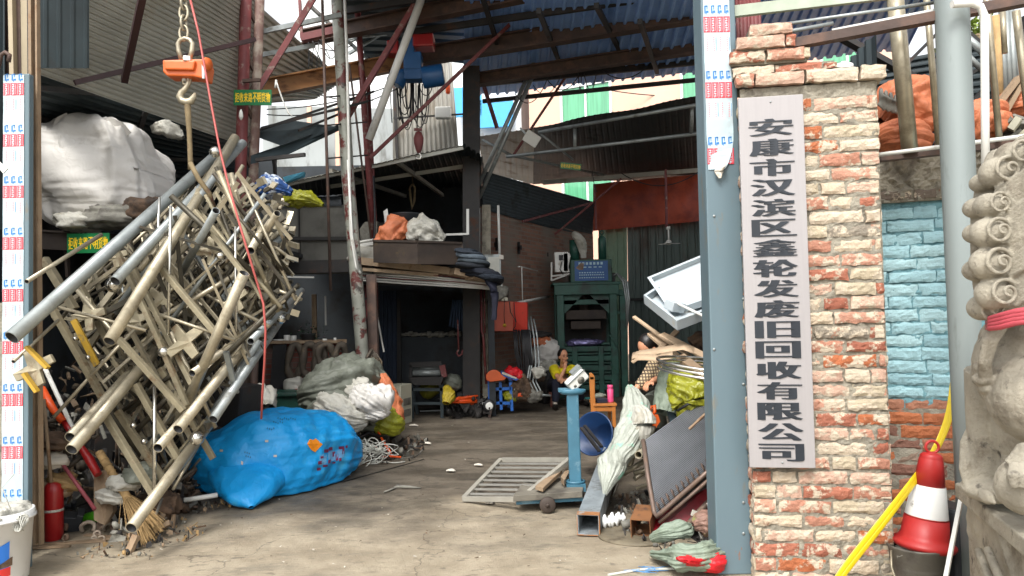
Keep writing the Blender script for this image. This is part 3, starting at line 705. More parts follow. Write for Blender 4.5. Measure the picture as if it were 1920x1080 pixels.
q = MB(); q.bag([P(1352, 300, 4.56), P(1350, 312, 4.555), P(1348, 322, 4.55), P(1350, 334, 4.545)], [(.04, .003), (.05, .008), (.03, .01), (.008, .004)], 3, .03, 20, 24, 8); q.build('torn_film', K['paper'], r)
# ---- brick pier
YAW = math.radians(9); xd = V(math.cos(YAW), -math.sin(YAW), 0); nd = V(-math.sin(YAW), -math.cos(YAW), 0)
PL = P(1404, 700, 4.45); PL = V(PL.x, PL.y, 0); PW = .775
PAL = [('#c2a08c', 5), ('#c6b49c', 5), ('#bb8a74', 4.5), ('#a66852', 3.5), ('#a9633f', 2), ('#985c48', 2), ('#8c8375', 1), ('#bbad94', 3.5), ('#ccbca6', 4), ('#b07c66', 3)]
def pick(pal, rr):
    t = rr.random()*sum(p[1] for p in pal)
    for c, w_ in pal:
        t -= w_
        if t <= 0: return lin(c)
    return lin(pal[0][0])
def bricks(mb, o, ud, nn, L, z0, z1, rr, colfn, bl=.285, bh=.0845, edge=.01, rough=.006, hole=0, dmax=.012, corner=False):
    rows = int((z1-z0)/bh+1e-4); 
    for j in range(rows):
        z = z0+j*bh; u = -(.5*bl if j % 2 else .0)-rr.uniform(0, .06)
        while u < L:
            ln = bl*rr.choice((1, 1, 1, .5, .82, 1.08)); a = max(0, u); b = min(L, u+ln); u += ln
            if b-a < .04: continue
            if rr.random() < hole: continue
            gp = edge*rr.uniform(.8, 2.2); hh = bh-edge*rr.uniform(1.1, 2.6); c = colfn(a, z, rr)
            pr = rr.uniform(-.004, dmax); tl = rr.uniform(-.02, .02); nu = max(4, int((b-a)/.022)); nv = 5
            sd_ = rr.random()*99; vs = []
            for q_ in range(nv+2):
                for p_ in range(nu+2):
                    pu = min(max(p_-1, 0), nu-1)/(nu-1); pv = min(max(q_-1, 0), nv-1)/(nv-1)
                    outer = p_ in (0, nu+1) or q_ in (0, nv+1)
                    U = a+gp/2+(b-a-gp)*pu; Z = z+(bh-hh)/2+hh*pv+tl*(pu-.5)*(b-a)
                    ex = min(pu*(b-a), (1-pu)*(b-a))/.02; ey = min(pv*hh, (1-pv)*hh)/.012; rd_ = min(1, ex, ey)
                    dn = rough*noise.noise(V(U*22, Z*30, sd_))+rough*.8*noise.noise(V(U*60, Z*60, sd_))
                    if rd_ < .5 : U += .009*noise.noise(V(U*30, Z*30, 1+sd_)); Z += .011*noise.noise(V(U*24, Z*28, 5+sd_))
                    D = -.06 if outer else pr+dn-(.007 if rd_ < .5 else 0)
                    vs.append(o+ud*U+V(0, 0, Z)+nn*D)
            W_ = nu+2; mb.add(vs, [(y_*W_+x_, y_*W_+x_+1, (y_+1)*W_+x_+1, (y_+1)*W_+x_) for y_ in range(nv+1) for x_ in range(nu+1)], False, col=c)
def mortar(mb, o, ud, nn, L, z0, z1, dep=-.006, amp=.009, step=.018):
    nu = int(L/step)+2; nv = int((z1-z0)/step)+2
    def f(u, v):
        U = L*u; Z = z0+(z1-z0)*v
        return o+ud*U+V(0, 0, Z)+nn*(dep+amp*noise.noise(V(U*18, Z*18, 2))+amp*.8*noise.noise(V(U*45, Z*50, 9)))
    mb.grid(f, nu, nv, False)
r = root('brick_pier', 'tall pier of worn whitewashed bricks carrying the long company sign', 'pier', PL+xd*(PW/2))
rr = random.Random(11)
ZT = P(1520, 160, 4.4).z
def pc(u, z, rr_):
    c = pick(PAL, rr_)
    return c
q = MB(); bricks(q, PL, xd, nd, PW, -.02, ZT, rr, pc)
bricks(q, PL+xd*PW, -nd, xd, .5, -.02, ZT, rr, pc); bricks(q, PL-nd*.5, nd, -xd, .5, -.02, ZT, rr, pc)
q.build('brickwork', K['brick'], r)
q = MB(); mortar(q, PL, xd, nd, PW, -.02, ZT, dep=-.009, amp=.009, step=.013); mortar(q, PL+xd*PW, -nd, xd, .5, -.02, ZT, step=.04)
q.box(PL+xd*(PW/2)-nd*.28+V(0, 0, ZT/2), (PW-.08, .46, ZT-.02), rotz(-YAW)); q.build('mortar', K['concrete'], r)
# cap courses and broken top
q = MB(); o = PL-xd*.03+nd*.035
bricks(q, o, xd, nd, PW+.07, ZT, ZT+.09, rr, pc, bh=.09); bricks(q, o+xd*(PW+.07), -nd, xd, .5, ZT, ZT+.09, rr, pc, bh=.09); 
q2 = MB(); q2.grid(lambda u, v: o+xd*((PW+.06)*u+.005)-nd*(.02+.52*v)+V(0, 0, ZT+.085+.02*noise.noise(V(u*8, v*5, 0))), 20, 10, False)
b3 = [(0.0, .62, .09, .13), (-.02, .48, .18, .11), (.02, .36, .26, .09), (.1, .26, .33, .08)]
for (a_, L_, z_, d_) in b3:
    bricks(q, o+xd*a_-nd*d_, xd, nd, L_, ZT+z_, ZT+z_+.085, rr, pc, bh=.083)
    bricks(q, o+xd*(a_+L_)-nd*d_, -nd, xd, .3, ZT+z_, ZT+z_+.085, rr, pc, bh=.083)
    q2.box(o+xd*(a_+L_/2)-nd*(d_+.17)+V(0, 0, ZT+z_+.04), (L_-.03, .28, .09), rotz(-YAW))
q.build('cap_bricks', K['brick'], r); q2.build('cap_mortar', K['concrete'], r)
# company sign
SY = 4.38; sb = P(1466, 876, SY); st = P(1444, 182, SY); SW = .366; SH = st.z-sb.z; so_ = V(sb.x, sb.y, sb.z)-V(0, 0, 0)
sn = nd; base = PL+nd*.035; uc = (V(sb.x, sb.y, 0)-PL).dot(xd); c0 = base+xd*uc
r = root('company_sign', 'tall pale sign board with black vertical lettering on the brick pier', 'sign', V(c0.x, c0.y, sb.z))
q = MB(); q.box(c0+nd*.015+V(0, 0, sb.z+SH/2), (SW, .03, SH), rotz(-YAW)); q.build('board', K['signwhite'], r, bevel=.003)
ox = c0+nd*.0315+xd*(-.004)+V(0, 0, P(1455, 240, SY).z-.002)
zt = P(1447, 240, SY).z; zb = P(1464, 816, SY).z; pitch = (zt-zb)/16
q = MB(); q.text('安康市汉滨区鑫轮发废旧回收有限公司', V(ox.x, ox.y, zt), xd, V(0, 0, 1), .226, .1, pitch-.094, True, .014, 7); q.build('lettering', K['ink'], r)
q = MB()
for zz in (sb.z+.03, sb.z+SH-.035): q.lathe([(.006, 0), (.006, .003), (.003, .005)], c0+nd*.03+V(0, 0, zz), nd, 10)
q.build('screw', K['galv'], r)
# security camera disc on the pier
q = MB(); c = P(1582, 124, 4.5); q.lathe([(.05, -.03), (.055, 0), (.052, .012), (.03, .022), (.02, .02), (.012, .03), (.004, .03)], c, (-.1, -.35, .9), 28); T(q, 'round_lamp_base', K['winframe'], 'small white round fitting on top of the brick pier', 'fitting')
# small loop pipe left of the pier
q = MB(); q.path([P(1396, 190, 4.7), P(1392, 120, 4.7), P(1398, 108, 4.7), P(1408, 106, 4.7), P(1414, 114, 4.7), P(1418, 140, 4.7)], .012, 8); T(q, 'cable_conduit', K['pvc'], 'bent pale conduit hooked at the top left of the pier', 'conduit')
q = MB()
for i in range(7): q.tube(P(1380+i*7, -20, 4.95), P(1388+i*6.5, 140+8*(i % 3), 4.9), .012+.004*(i % 3))
T(q, 'cable_bundle', K['redsteel'], 'reddish cables bunched between the gate column and the pier top', 'cables')
q = MB(); q.box(P(1407, 131, 4.8), (.05, .04, .07), rot(.2, .4, 0)); T(q, 'clamp_box', K['darksteel'], 'small dark clamp beside the pier top', 'clamp')
# blue painted wall right of pier
WY = 5.0; wa = V(P(1640, 600, 5.0).x, 5.0, 0); wb = V(P(1860, 600, 4.75).x, 4.76, 0); wd = (wb-wa).normalized(); wn = V(wd.y, -wd.x, 0); WLn = (wb-wa).length+1.8
zl = P(1700, 380, 4.95).z; zu = P(1700, 300, 4.95).z
r = root('painted_wall', 'brick wall with flaking light blue paint right of the pier', 'wall', (wa+wb)/2)
zc = P(1700, 765, 4.95).z
BP = [('#98bdc4', 6), ('#a1c2c7', 3), ('#8bb0b8', 2), ('#8e9891', .8)]; RP = [('#9c6a52', 3), ('#a8623c', 3), ('#8b7565', 3), ('#7a5546', 2)]
def bc(u, z, r_):
    lim = zc+.06*math.sin(u*9)+.08*(r_.random()-.5)
    return pick(BP if z > lim else RP, r_)
q = MB(); bricks(q, wa, wd, wn, WLn, -.02, zl, rr, bc, edge=.006, rough=.006, dmax=.006); q.build('brickwork', K['brickblue'], r)
q = MB(); mortar(q, wa, wd, wn, WLn, zc, zl, dep=-.012, amp=.012, step=.02); q.build('painted_mortar', mat('blue painted mortar', '#6a949c', .8, bump=.8, bscale=40), r)
q = MB(); mortar(q, wa, wd, wn, WLn, -.02, zc, dep=-.005, amp=.006, step=.03); q.box((wa+wa+wd*WLn)/2-wn*.14+V(0, 0, zl/2), (WLn, .22, zl-.01), rotz(math.atan2(wd.y, wd.x))); q.build('bare_mortar', K['concrete'], r)
q = MB(); bricks(q, wa+wn*.04, wd, wn, WLn, zl, zl+.085, rr, lambda u, z, r_: pick([('#8a5a48', 2), ('#6f6358', 2)], r_), dmax=.02); q.build('lintel_bricks', K['brick'], r)
q = MB(); mortar(q, wa+wn*.03, wd, wn, WLn, zl+.0, zu+.02, dep=.0, amp=.03, step=.02); q.box((wa+wa+wd*WLn)/2-wn*.1+V(0, 0, (zl+zu)/2), (WLn, .24, zu-zl), rotz(math.atan2(wd.y, wd.x))); q.build('ledge_mortar', K['concrete'], r)
# platform railing above the wall
r = root('railing', 'silver pipe railing on rusty beams above the blue wall', 'railing', wa+V(.6, 0, zu))
q = MB(); q.bar(P(1375, 104, 4.6), P(1960, -6, 4.15), .07, .055); q.build('upper_beam', K['brownsteel'], r)
q = MB(); q.bar(P(1648, 296, 4.72), P(1960, 262, 4.5), .07, .05); q.build('lower_beam', K['brownsteel'], r)
q = MB(); q.tube(P(1648, 290, 4.62), P(1960, 250, 4.42), .013); q.tube(P(1560, 58, 4.5), P(1764, 18, 4.3), .013); q.build('rail', K['pvc'], r)
q = MB(); q.tube(P(1400, 74, 4.55), P(1562, 44, 4.5), .013); q.tube(P(1440, 50, 4.6), P(1764, 3, 4.35), .011); q.build('rail', K['galv'], r)
q = MB(); q.bar(P(1376, 22, 4.7), P(1700, -16, 4.5), .035, .07); q.build('top_bar', mat('pale green bar', '#a9b3a0', .5), r)
for a, b, rd_ in ((P(1676, -30, 4.5), P(1706, 285, 4.65), .048), (P(1735, -30, 4.5), P(1760, 272, 4.6), .019), (P(1848, -20, 4.35), P(1874, 262, 4.5), .019), (P(1880, 20, 4.4), P(1884, 100, 4.4), .016), (P(1905, 20, 4.3), P(1932, 240, 4.4), .022)):
    q = MB(); q.tube(a, b, rd_, n=20); q.build('post', K['steel'], r)
T(MB().path([P(1785, 8, 4.1), P(1822, 6, 4.1), P(1838, 12, 4.1), P(1845, 28, 4.1), P(1846, 60, 4.1), P(1847, 200, 4.1), P(1848, 335, 4.1)], .021, 14), 'elbow_pipe', K['pvc'], 'white plastic pipe with an elbow beside the tall grey pole', 'pipe')
q = MB(); b0 = P(1815, 730, 4.25); q.path([V(b0.x, b0.y, 0), P(1812, 700, 4.25), P(1798, 350, 4.25), P(1784, 0, 4.25), P(1782, -60, 4.25)], .088, 28, rs=[.082, .082, .088, .09, .09]); T(q, 'utility_pole', mat('pale grey green pole paint', '#848d8c', .5, .1, var=.12, scale=3, patch='#69706e', pr=(.54, .66), pscale=7, stretch=(1, 1, .2), patch2='#6e5442', p2r=(.7, .73), p2scale=14), 'tall pale grey pole right of the blue wall', 'pole')
# platform floor behind railing
q = MB(); q.prism([wa+V(-.1, .05, zu), wa+wd*2.6+V(0, .05, zu), wa+wd*2.6+V(0, 2.2, zu), wa+V(-.1, 2.2, zu)], V(0, 0, -.06)); T(q, 'platform', K['rusty'], 'storage platform on top of the blue wall', 'platform')
# roof trusses seen between the rails
r = root('roof_truss', 'dark angle iron truss seen between the silver railing posts', 'truss', P(1700, 200, 6.5))
q = MB()
for a, b, w_ in ((P(1560, 60, 6.4), P(1835, 215, 6.4), .09), (P(1690, 130, 6.5), P(1780, 40, 6.5), .045), (P(1560, 140, 6.6), P(1790, 232, 6.6), .05), (P(1800, 50, 6.2), P(1890, 130, 6.2), .06), (P(1815, 70, 6.3), P(1865, 120, 6.3), .05), (P(1800, 150, 6.3), P(1900, 90, 6.3), .05), (P(1785, 230, 6.3), P(1920, 90, 6.3), .06), (P(1640, 235, 6.7), P(1800, 160, 6.7), .04), (P(1880, 200, 6), P(1925, 30, 6), .08), (P(1830, 180, 6.4), P(1930, 180, 6.4), .05)): q.bar(a, b, w_, w_*.5)
q.build('strut', K['darksteel'], r)
q = MB(); q.tube(P(1800, 60, 5.8), P(1875, 125, 5.8), .03); q.tube(P(1800, 90, 5.8), P(1850, 140, 5.8), .022); q.build('pipe', K['galv'], r)
q = MB(); q.corr(P(1640, 120, 7.4), P(1960, 60, 6.8), P(1960, 275, 7.0), P(1640, 275, 7.4), 14, .03); T(q, 'shed_wall', K['sheetdark'], 'dark sheet wall behind the orange sacks on the platform', 'wall')
# ================================================================ SHED STRUCTURE
# main roof: dark and blue sheets on beams
r = root('main_roof', 'high roof of dark and blue corrugated sheets over the yard', 'roof', V(1.5, 9, 5.7))
A1 = P(690, 112, 13.2); A0 = P(556, -8, 10.4); A00 = P(480, -220, 7.6)
q = MB(); zf = P(900, 178, 13.2).z
Bf = P(905, 172, 13.4); 
q.corr(A00+V(0, 0, .0), P(880, -220, 7.4), P(880, 120, 13.6), A1, 16, .04, jit=.05, nu=6); q.build('dark_sheet', K['sheetdark'], r)
q = MB()
q.corr(P(870, -260, 7.4), P(870, 176, 13.6), P(1345, 132, 12.6), P(1500, -260, 6.6), 26, .04, jit=.06, nu=6); q.build('blue_sheet', K['sheetblue'], r)
q.v = q.v
q = MB(); q.corr(P(1345, 132, 12.6), P(1500, -260, 6.6), P(1900, -260, 6.4), P(1700, 92, 11.5), 20, .04, jit=.06, nu=6); q.build('blue_sheet', K['sheetblue'], r)
q = MB()
for a, b, w_ in ((P(905, 190, 12.9), P(1345, 146, 12.2), .07), (P(870, 160, 12.6), P(1345, 112, 12.0), .1), (P(880, 95, 11.3), P(1400, 22, 10.2), .1), (P(760, 62, 10.8), P(1400, -30, 9.6), .09), (P(650, 20, 10.4), P(1100, -50, 9.6), .09)):
    q.bar(a, b, w_*.6, w_)
q.build('purlin', K['darksteel'], r)
q = MB()
for a, b in ((P(1232, 135, 12.3), P(1200, 40, 9.6)), (P(1165, 100, 11.8), P(1118, 10, 9.4)), (P(1050, 118, 12.3), P(1010, 20, 9.4)), (P(935, 90, 11.3), P(900, -20, 9.4))): q.bar(a, b, .06, .07)
q.build('rafter', K['darksteel'], r)
q = MB()
for a, b in ((P(690, 112, 13), P(575, 5, 10.6)), (P(655, 100, 12.6), P(720, 60, 12)), (P(640, 85, 12.4), P(735, 40, 11.5)), (P(650, 72, 12), P(735, 62, 12))): q.bar(a, b, .04, .05)
q.build('edge_strip', K['galv'], r)
# crane beam crossing the whole yard
r = root('crane_beam', 'long orange brown crane beam crossing under the roof with the hoist', 'beam', P(640, 140, 11))
q = MB(); q.ibeam(P(484, 168, 10.2), P(775, 112, 11.4), .18, .24, .02); q.build('beam', K['beamwood'], r)
q = MB(); q.ibeam(P(775, 108, 11.5), P(1345, 18, 10.2), .18, .26, .02); q.build('beam', K['brownsteel'], r)
q = MB(); q.ibeam(P(890, 150, 12.2), P(1345, 82, 11.2), .16, .2, .02); T(q, 'tie_beam', K['brownsteel'], 'rusty tie beam just above the blue scalloped roof edge', 'beam')
q = MB(); q.ibeam(P(566, 72, 11.0), P(980, -12, 10), .16, .22, .02); T(q, 'upper_tie_beam', K['brownsteel'], 'brown roof beam at the top centre above the red hoist boxes', 'beam')
# hoist
HY = 10.9
r = root('electric_hoist', 'blue electric hoist with red end boxes hanging under the crane beam', 'hoist', P(790, 130, HY))
q = MB(); q.box(P(795, 80, HY), (.3, .3, .2)); q.box(P(738, 92, HY), (.17, .22, .2)); q.tube(P(770, 78, HY), P(812, 78, HY), .09); q.build('end_box', K['red'], r, bevel=.02)
q = MB(); q.box(P(768, 92, HY), (.16, .25, .28)); q.box(P(775, 118, HY), (.26, .25, .26)); q.tube(P(740, 158, HY), P(752, 136, HY), .14, n=20); q.tube(P(792, 146, HY), P(832, 140, HY), .16, n=24); q.box(P(778, 142, HY), (.3, .22, .16)); q.tube(P(740, 140, HY), P(800, 132, HY), .07); q.build('motor', K['motorblue'], r, bevel=.015)
q = MB(); q.path([P(784, 160, HY), P(782, 240, HY)], .008); q.path([P(792, 158, HY), P(791, 240, HY)], .008); q.build('rope', K['cable'], r)
q = MB(); q.bar(P(776, 243, HY), P(791, 243, HY), .03, .04)
q.lathe([(.01, .16), (.045, .14), (.075, .06), (.07, -.02), (.045, -.12), (.02, -.17)], P(785, 266, HY), (0, 0, 1), 20, sy=.6); q.build('hook_block', K['redsteel'], r)
q = MB(); q.path([P(785, 284, HY), P(786, 288, HY), P(790, 292, HY), P(788, 298, HY), P(782, 298, HY), P(780, 293, HY)], .012, 8); q.build('hook', K['chrome'], r)
r = root('cable_loops', 'tangle of black hoist cables looping below the blue motor', 'cables', P(770, 200, HY+.2))
q = MB(); c_ = random.Random(3)
for i in range(16):
    x0 = 742+c_.uniform(0, 45); x1 = x0+c_.uniform(6, 30); dp = c_.uniform(.25, .75); a = P(x0, 150+c_.uniform(-12, 8), HY+.3); b = P(x1, 150+c_.uniform(-10, 10), HY+.3)
    N_ = 16; q.path([a.lerp(b, (1-math.cos(PI*k/N_))/2)-V(0, 0, dp*math.sin(PI*k/N_)**.8) for k in range(N_+1)], .008, 5)
q.build('cable', K['cable'], r)
# corrugated tall panel
q = MB(); q.corr(P(738, 118, 14.4), P(738, 300, 14.4), P(862, 290, 14.2), P(848, 118, 14.2), 14, .05, False); T(q, 'tall_panel', K['sheetlight'], 'tall pale ribbed panel behind the hoist cables', 'panel')
q = MB(); q.bar(P(737, 118, 14.3), P(745, 305, 14.3), .05, .05); q.bar(P(738, 222, 14.1), P(868, 214, 14.1), .03, .03); T(q, 'panel_frame', K['darksteel'], 'thin dark frame bars holding the tall ribbed panel', 'frame')
q = MB(); q.box(P(831, 212, 14), (.3, .15, .22)); T(q, 'junction_box', K['white'], 'pale box on the ribbed panel beside the H column', 'box', bevel=.02)
q = MB(); q.lathe([(.03, 0), (.045, .03), (.045, .15), (.03, .2)], P(840, 176, 13.8), n=14); T(q, 'warning_lamp', K['orangep'], 'small orange red lamp hanging above the ribbed panel', 'lamp')
# H column in the middle
q = MB(); Yc = 12.05; q.hbeam(V(P(884, 740, Yc).x, Yc, 0), P(884, 128, Yc), .27, .03); T(q, 'h_column', K['darksteel'], 'dark steel H column between the loft and the brick wall', 'column')
Yh = Yc
q = MB()
for a, b in ((P(1005, 108, 12.2), P(885, 375, 12.4)), (P(1012, 112, 12.2), P(898, 372, 12.4))): q.tube(a, b, .035)
T(q, 'roof_strut', K['galv'], 'pair of leaning grey pipes right of the H column', 'strut')
q = MB(); q.bar(P(1060, 145, 12.6), P(962, 292, 12.9), .035, .035); q.bar(P(900, 138, 12.6), P(932, 240, 12.9), .05, .05); q.bar(P(985, 118, 12.4), P(1005, 125, 12.4), .05, .05); T(q, 'thin_strut', K['redsteel'], 'thin dark red brace right of the grey leaning pipes', 'brace')
# red truss tower, left
def lattice(q, a0, b0, a1, b1, n_, w_):
    for i in range(n_):
        t = i/n_; u = (i+1)/n_; s = a0.lerp(b0, t); e = a1.lerp(b1, u)
        if i % 2: s = a1.lerp(b1, t); e = a0.lerp(b0, u)
        q.bar(s, e, w_, w_)
YL = 9.2
r = root('red_tower', 'red steel twin post at the left with a brown lattice between', 'column', V(P(460, 800, YL).x, YL, 0))
q = MB(); q.tube(P(462, -30, YL), P(436, 835, YL), .07, n=18); q.build('post', K['redsteel'], r)
q = MB(); q.tube(P(488, -30, YL+.1), P(457, 835, YL+.1), .06, n=18); q.build('post', mat('dusty red post', '#6e544b', .6, var=.3, patch='#8f8578', pr=(.48, .6), pscale=4), r)
q = MB(); lattice(q, P(463, 10, YL), P(452, 420, YL), P(487, 10, YL+.1), P(474, 420, YL+.1), 9, .04); q.bar(P(455, 152, YL-.1), P(488, 150, YL-.1), .04, .04); q.build('lattice', K['brownsteel'], r)
q = MB(); q.tube(P(482, 600, YL-.1), P(470, 840, YL-.1), .045); T(q, 'rusty_post', K['brownsteel'], 'rusty post behind the blue bag and the hanging pipes', 'post')
q = MB(); q.tube(P(452, 600, YL-.2), P(441, 835, YL-.2), .012); T(q, 'white_rod', K['pvc'], 'thin white rod between the red posts behind the pipes', 'rod')
# pole
YP = 10.0
q = MB(); pb = P(690, 790, YP); q.path([P(630, -40, YP), P(640, 120, YP), P(652, 330, YP), P(668, 520, YP), P(684, 720, YP), V(P(689, 780, YP).x, YP, 0)], .085, 24); T(q, 'worn_pole', K['poleworn'], 'tall round pole with flaking red and grey paint in mid yard', 'pole')
q = MB(); q.path([P(645, -40, YP-.1), P(651, 120, YP-.1), P(655, 330, YP-.1), P(658, 440, YP-.1), P(668, 500, YP-.1), P(676, 513, YP-.1)], .02, 8); q.path([P(652, 300, YP-.12), P(660, 440, YP-.12), P(672, 506, YP-.12)], .014, 8); T(q, 'white_conduit', K['pvc'], 'white conduit running down beside the worn round pole', 'conduit')
q = MB(); q.hbeam(P(696, 515, YP+.2), V(P(706, 740, YP+.2).x, YP+.2, 0), .12); T(q, 'brown_stanchion', K['brownsteel'], 'brown steel stanchion standing beside the worn round pole', 'post')
YT = 10.9
r = root('truss_column', 'red lattice column right of the worn pole', 'column', V(P(705, 740, YT).x, YT, 0))
q = MB(); q.tube(P(667, -30, YT), P(703, 500, YT), .045, n=14); q.tube(P(703, 500, YT), P(704, 780, YT), .045, n=14); q.build('post', K['redsteel'], r)
q = MB(); q.tube(P(690, 150, YT+.15), P(707, 500, YT+.15), .03, n=10); q.tube(P(684, 520, YT+.15), P(700, 720, YT+.15), .022); q.build('post', K['redsteel'], r)
q = MB(); lattice(q, P(676, 100, YT), P(701, 480, YT), P(690, 150, YT+.15), P(710, 480, YT+.15), 9, .018); q.build('lattice', K['redsteel'], r)
q = MB()
for y in (560, 610, 670): q.bar(P(684, y, YT-.08), P(708, y, YT-.08), .02, .03)
q.build('rung', K['darksteel'], r)
# ladder
r = root('steel_ladder', 'thin dark ladder of rods left of the worn pole', 'ladder', P(612, 540, 9.6))
q = MB(); q.tube(P(604, -10, 9.6), P(620, 545, 9.6), .02); q.build('rail', K['brownsteel'], r)
q = MB(); q.tube(P(655, 120, 10.6), P(700, 480, 10.6), .015); q.build('rail', K['brownsteel'], r)
q = MB()
for y in (182, 235, 297): q.bar(P(608+y*.02, y, 9.6), P(680+y*.03, y-6, 10.6), .02, .02)
q.build('rung', K['darksteel'], r)
# braces
def strut(nm, a, b, w_, m, lab, rd=False):
    q = MB(); (q.tube(a, b, w_) if rd else q.bar(a, b, w_, w_)); T(q, nm, m, lab, 'brace')
strut('left_brace', P(592, -10, 9.5), P(484, 168, 9.3), .07, K['redsteel'], 'red diagonal brace rising right from the left red tower')
strut('red_brace', P(792, -15, 10.2), P(650, 222, 10.2), .07, K['redsteel'], 'long red brace crossing in front of the hoist')
strut('grey_brace', P(795, -15, 10.1), P(692, 262, 10.4), .055, K['pvc'], 'pale grey brace parallel to the long red one', True)
strut('thin_brace', P(960, 42, 10.8), P(694, 296, 10.8), .045, K['redsteel'], 'long thin brown brace running from roof to the red lattice column')
strut('cantilever_arm', P(565, 72, 10.2), P(640, 55, 10.2), .1, K['redsteel'], 'short red arm sticking out left of the worn pole')
strut('arm_post', P(566, 72, 10.2), P(562, 0, 10.2), .04, K['redsteel'], 'short vertical bar rising from the red arm')
strut('roof_edge_bar', P(692, 108, 12), P(684, 290, 11.2), .03, K['darksteel'], 'thin dark bar right of the red lattice column')
strut('slab_edge_pipe', P(480, 300, 8.5), P(572, 290, 8.4), .04, K['darksteel'], 'short dark pipe end pointing right beside the red tower')
# awning slabs on the left middle
r = root('awning', 'dark slanted awning sheets beside the red tower', 'awning', P(560, 250, 10))
q = MB(); q.prism([P(468, 252, 9.4), P(545, 228, 9.8), P(630, 240, 10), P(540, 278, 9.6)], V(0, 0, .02)); q.prism([P(470, 292, 9), P(540, 268, 9.4), P(640, 232, 10.3), P(640, 243, 10.3), P(540, 290, 9.4), P(470, 308, 9)], V(0, .05, .02)); q.build('sheet', K['sheetdark'], r)
q = MB(); q.bar(P(482, 245, 9.3), P(700, 172, 10.4), .05, .03); q.bar(P(490, 240, 9.3), P(690, 190, 10.2), .03, .03); q.bar(P(560, 245, 9.6), P(645, 210, 10.2), .03, .03); q.build('rail', K['darksteel'], r)
q = MB(); q.prism([P(530, 332, 10.6), P(570, 322, 10.8), P(568, 330, 10.8), P(535, 342, 10.6)], V(0, .1, 0)); q.build('blue_edge', mat('pale blue trim', '#5fb4d4', .5), r)
q = MB(); q.path([P(512, 300, 10), P(518, 340, 10)], .02); q.build('hanger', K['darksteel'], r)
# ---- loft (middle mezzanine), its dark roof, walls
YM = 11.0
r = root('loft_roof', 'dark low roof over the loft in the middle', 'roof', P(700, 310, 11))
q = MB(); q.corr(P(520, 346, 10.7), P(520, 372, 14.5), P(900, 350, 14.8), P(868, 272, 11.2), 34, .01, jit=.02); q.corr(P(868, 268, 11.2), P(868, 350, 14.8), P(905, 352, 14.8), P(905, 292, 11.4), 4, .03); q.build('roof_sheet', K['sheetdark'], r)
q = MB()
for a, b in ((P(520, 349, 10.8), P(868, 277, 11.25)), (P(620, 350, 12), P(870, 312, 12.2)), (P(620, 320, 11), P(760, 368, 14)), (P(740, 300, 11.1), P(830, 366, 14))): q.bar(a, b, .05, .06)
q.build('purlin', K['sheetgrey'], r)
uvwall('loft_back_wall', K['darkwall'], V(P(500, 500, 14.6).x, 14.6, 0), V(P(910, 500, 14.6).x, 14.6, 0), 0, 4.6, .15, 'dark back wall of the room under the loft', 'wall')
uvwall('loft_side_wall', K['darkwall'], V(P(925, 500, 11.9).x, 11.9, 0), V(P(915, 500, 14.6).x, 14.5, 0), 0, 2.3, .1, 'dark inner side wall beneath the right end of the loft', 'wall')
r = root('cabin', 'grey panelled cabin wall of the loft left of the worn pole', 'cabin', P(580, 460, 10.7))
Yb = 10.75
q = MB(); q.prism([P(500, 388, Yb), P(660, 384, Yb), P(664, 512, Yb), P(500, 516, Yb)], V(0, .08, 0)); q.build('wall', mat('grimy grey panel', '#5f5e58', .8, var=.2, scale=1.2, patch='#474641', pr=(.5, .66), pscale=2), r)
q = MB(); q.bar(P(500, 448, Yb-.04), P(662, 447, Yb-.04), .05, .05); q.bar(P(500, 503, Yb-.1), P(665, 498, Yb-.1), .1, .18); q.bar(P(560, 385, Yb-.03), P(562, 510, Yb-.03), .02, .04); q.build('trim', K['darksteel'], r)
q = MB(); q.prism([P(500, 390, Yb-.02), P(640, 386, Yb-.02), P(640, 372, Yb+.6), P(500, 372, Yb+.6)], V(0, 0, .03)); q.build('ledge', K['darkwall'], r)
q = MB(); q.box(P(573, 507, Yb-.1), (.08, .03, .06)); q.build('bracket', K['black'], r)
q = MB(); q.bar(P(520, 519, 9.6), P(588, 520, 10.2), .022, .022); T(q, 'fluorescent_tube', K['white'], 'white tube light sticking out right of the hanging pipes', 'lamp')
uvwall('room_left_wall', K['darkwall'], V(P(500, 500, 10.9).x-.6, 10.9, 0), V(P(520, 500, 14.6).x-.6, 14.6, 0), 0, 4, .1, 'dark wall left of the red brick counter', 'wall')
r = root('loft_deck', 'loft deck edge stacked with planks over the dark room', 'deck', P(790, 500, YM))
q = MB(); q.prism([P(664, 492, YM-.2), P(925, 522, YM+.3), P(925, 522, YM+.3)+V(0, 3, 0), P(664, 492, YM-.2)+V(-.3, 3.3, 0)], V(0, 0, -.08)); q.bar(P(664, 520, YM-.05), P(930, 528, YM+.35), .1, .2); q.build('floor', K['darksteel'], r)
q = MB()
for k, (x0, x1, y0, y1, h) in enumerate(((672, 850, 484, 508, .1), (680, 820, 500, 515, .045), (845, 900, 503, 520, .09), (880, 930, 514, 524, .06))): q.bar(P(x0, y0+6, YM-.45), P(x1, y1+2, YM-.25), .3, h, V(0, 0, 1))
q.build('plank', K['woodpale'], r)
r = root('conduit_run', 'bundle of white and red conduits along the loft edge', 'conduit', P(800, 520, YM-.35))
q = MB()
for k in range(5): q.path([P(669, 508+k*4.2, YM-.42), P(760, 514+k*4.4, YM-.4), P(840, 522+k*3.6, YM-.35), P(905, 531+k*2.4, YM-.2), P(925, 535+k*2, YM-.1)], .013, 7)
q.build('white_conduit', K['pvc'], r)
q = MB()
for k in range(2): q.path([P(672, 506+k*10, YM-.45), P(760, 512+k*12, YM-.44), P(850, 519+k*9, YM-.38), P(925, 530+k*6, YM-.15)], .007, 6)
q.build('red_conduit', K['redsteel'], r)
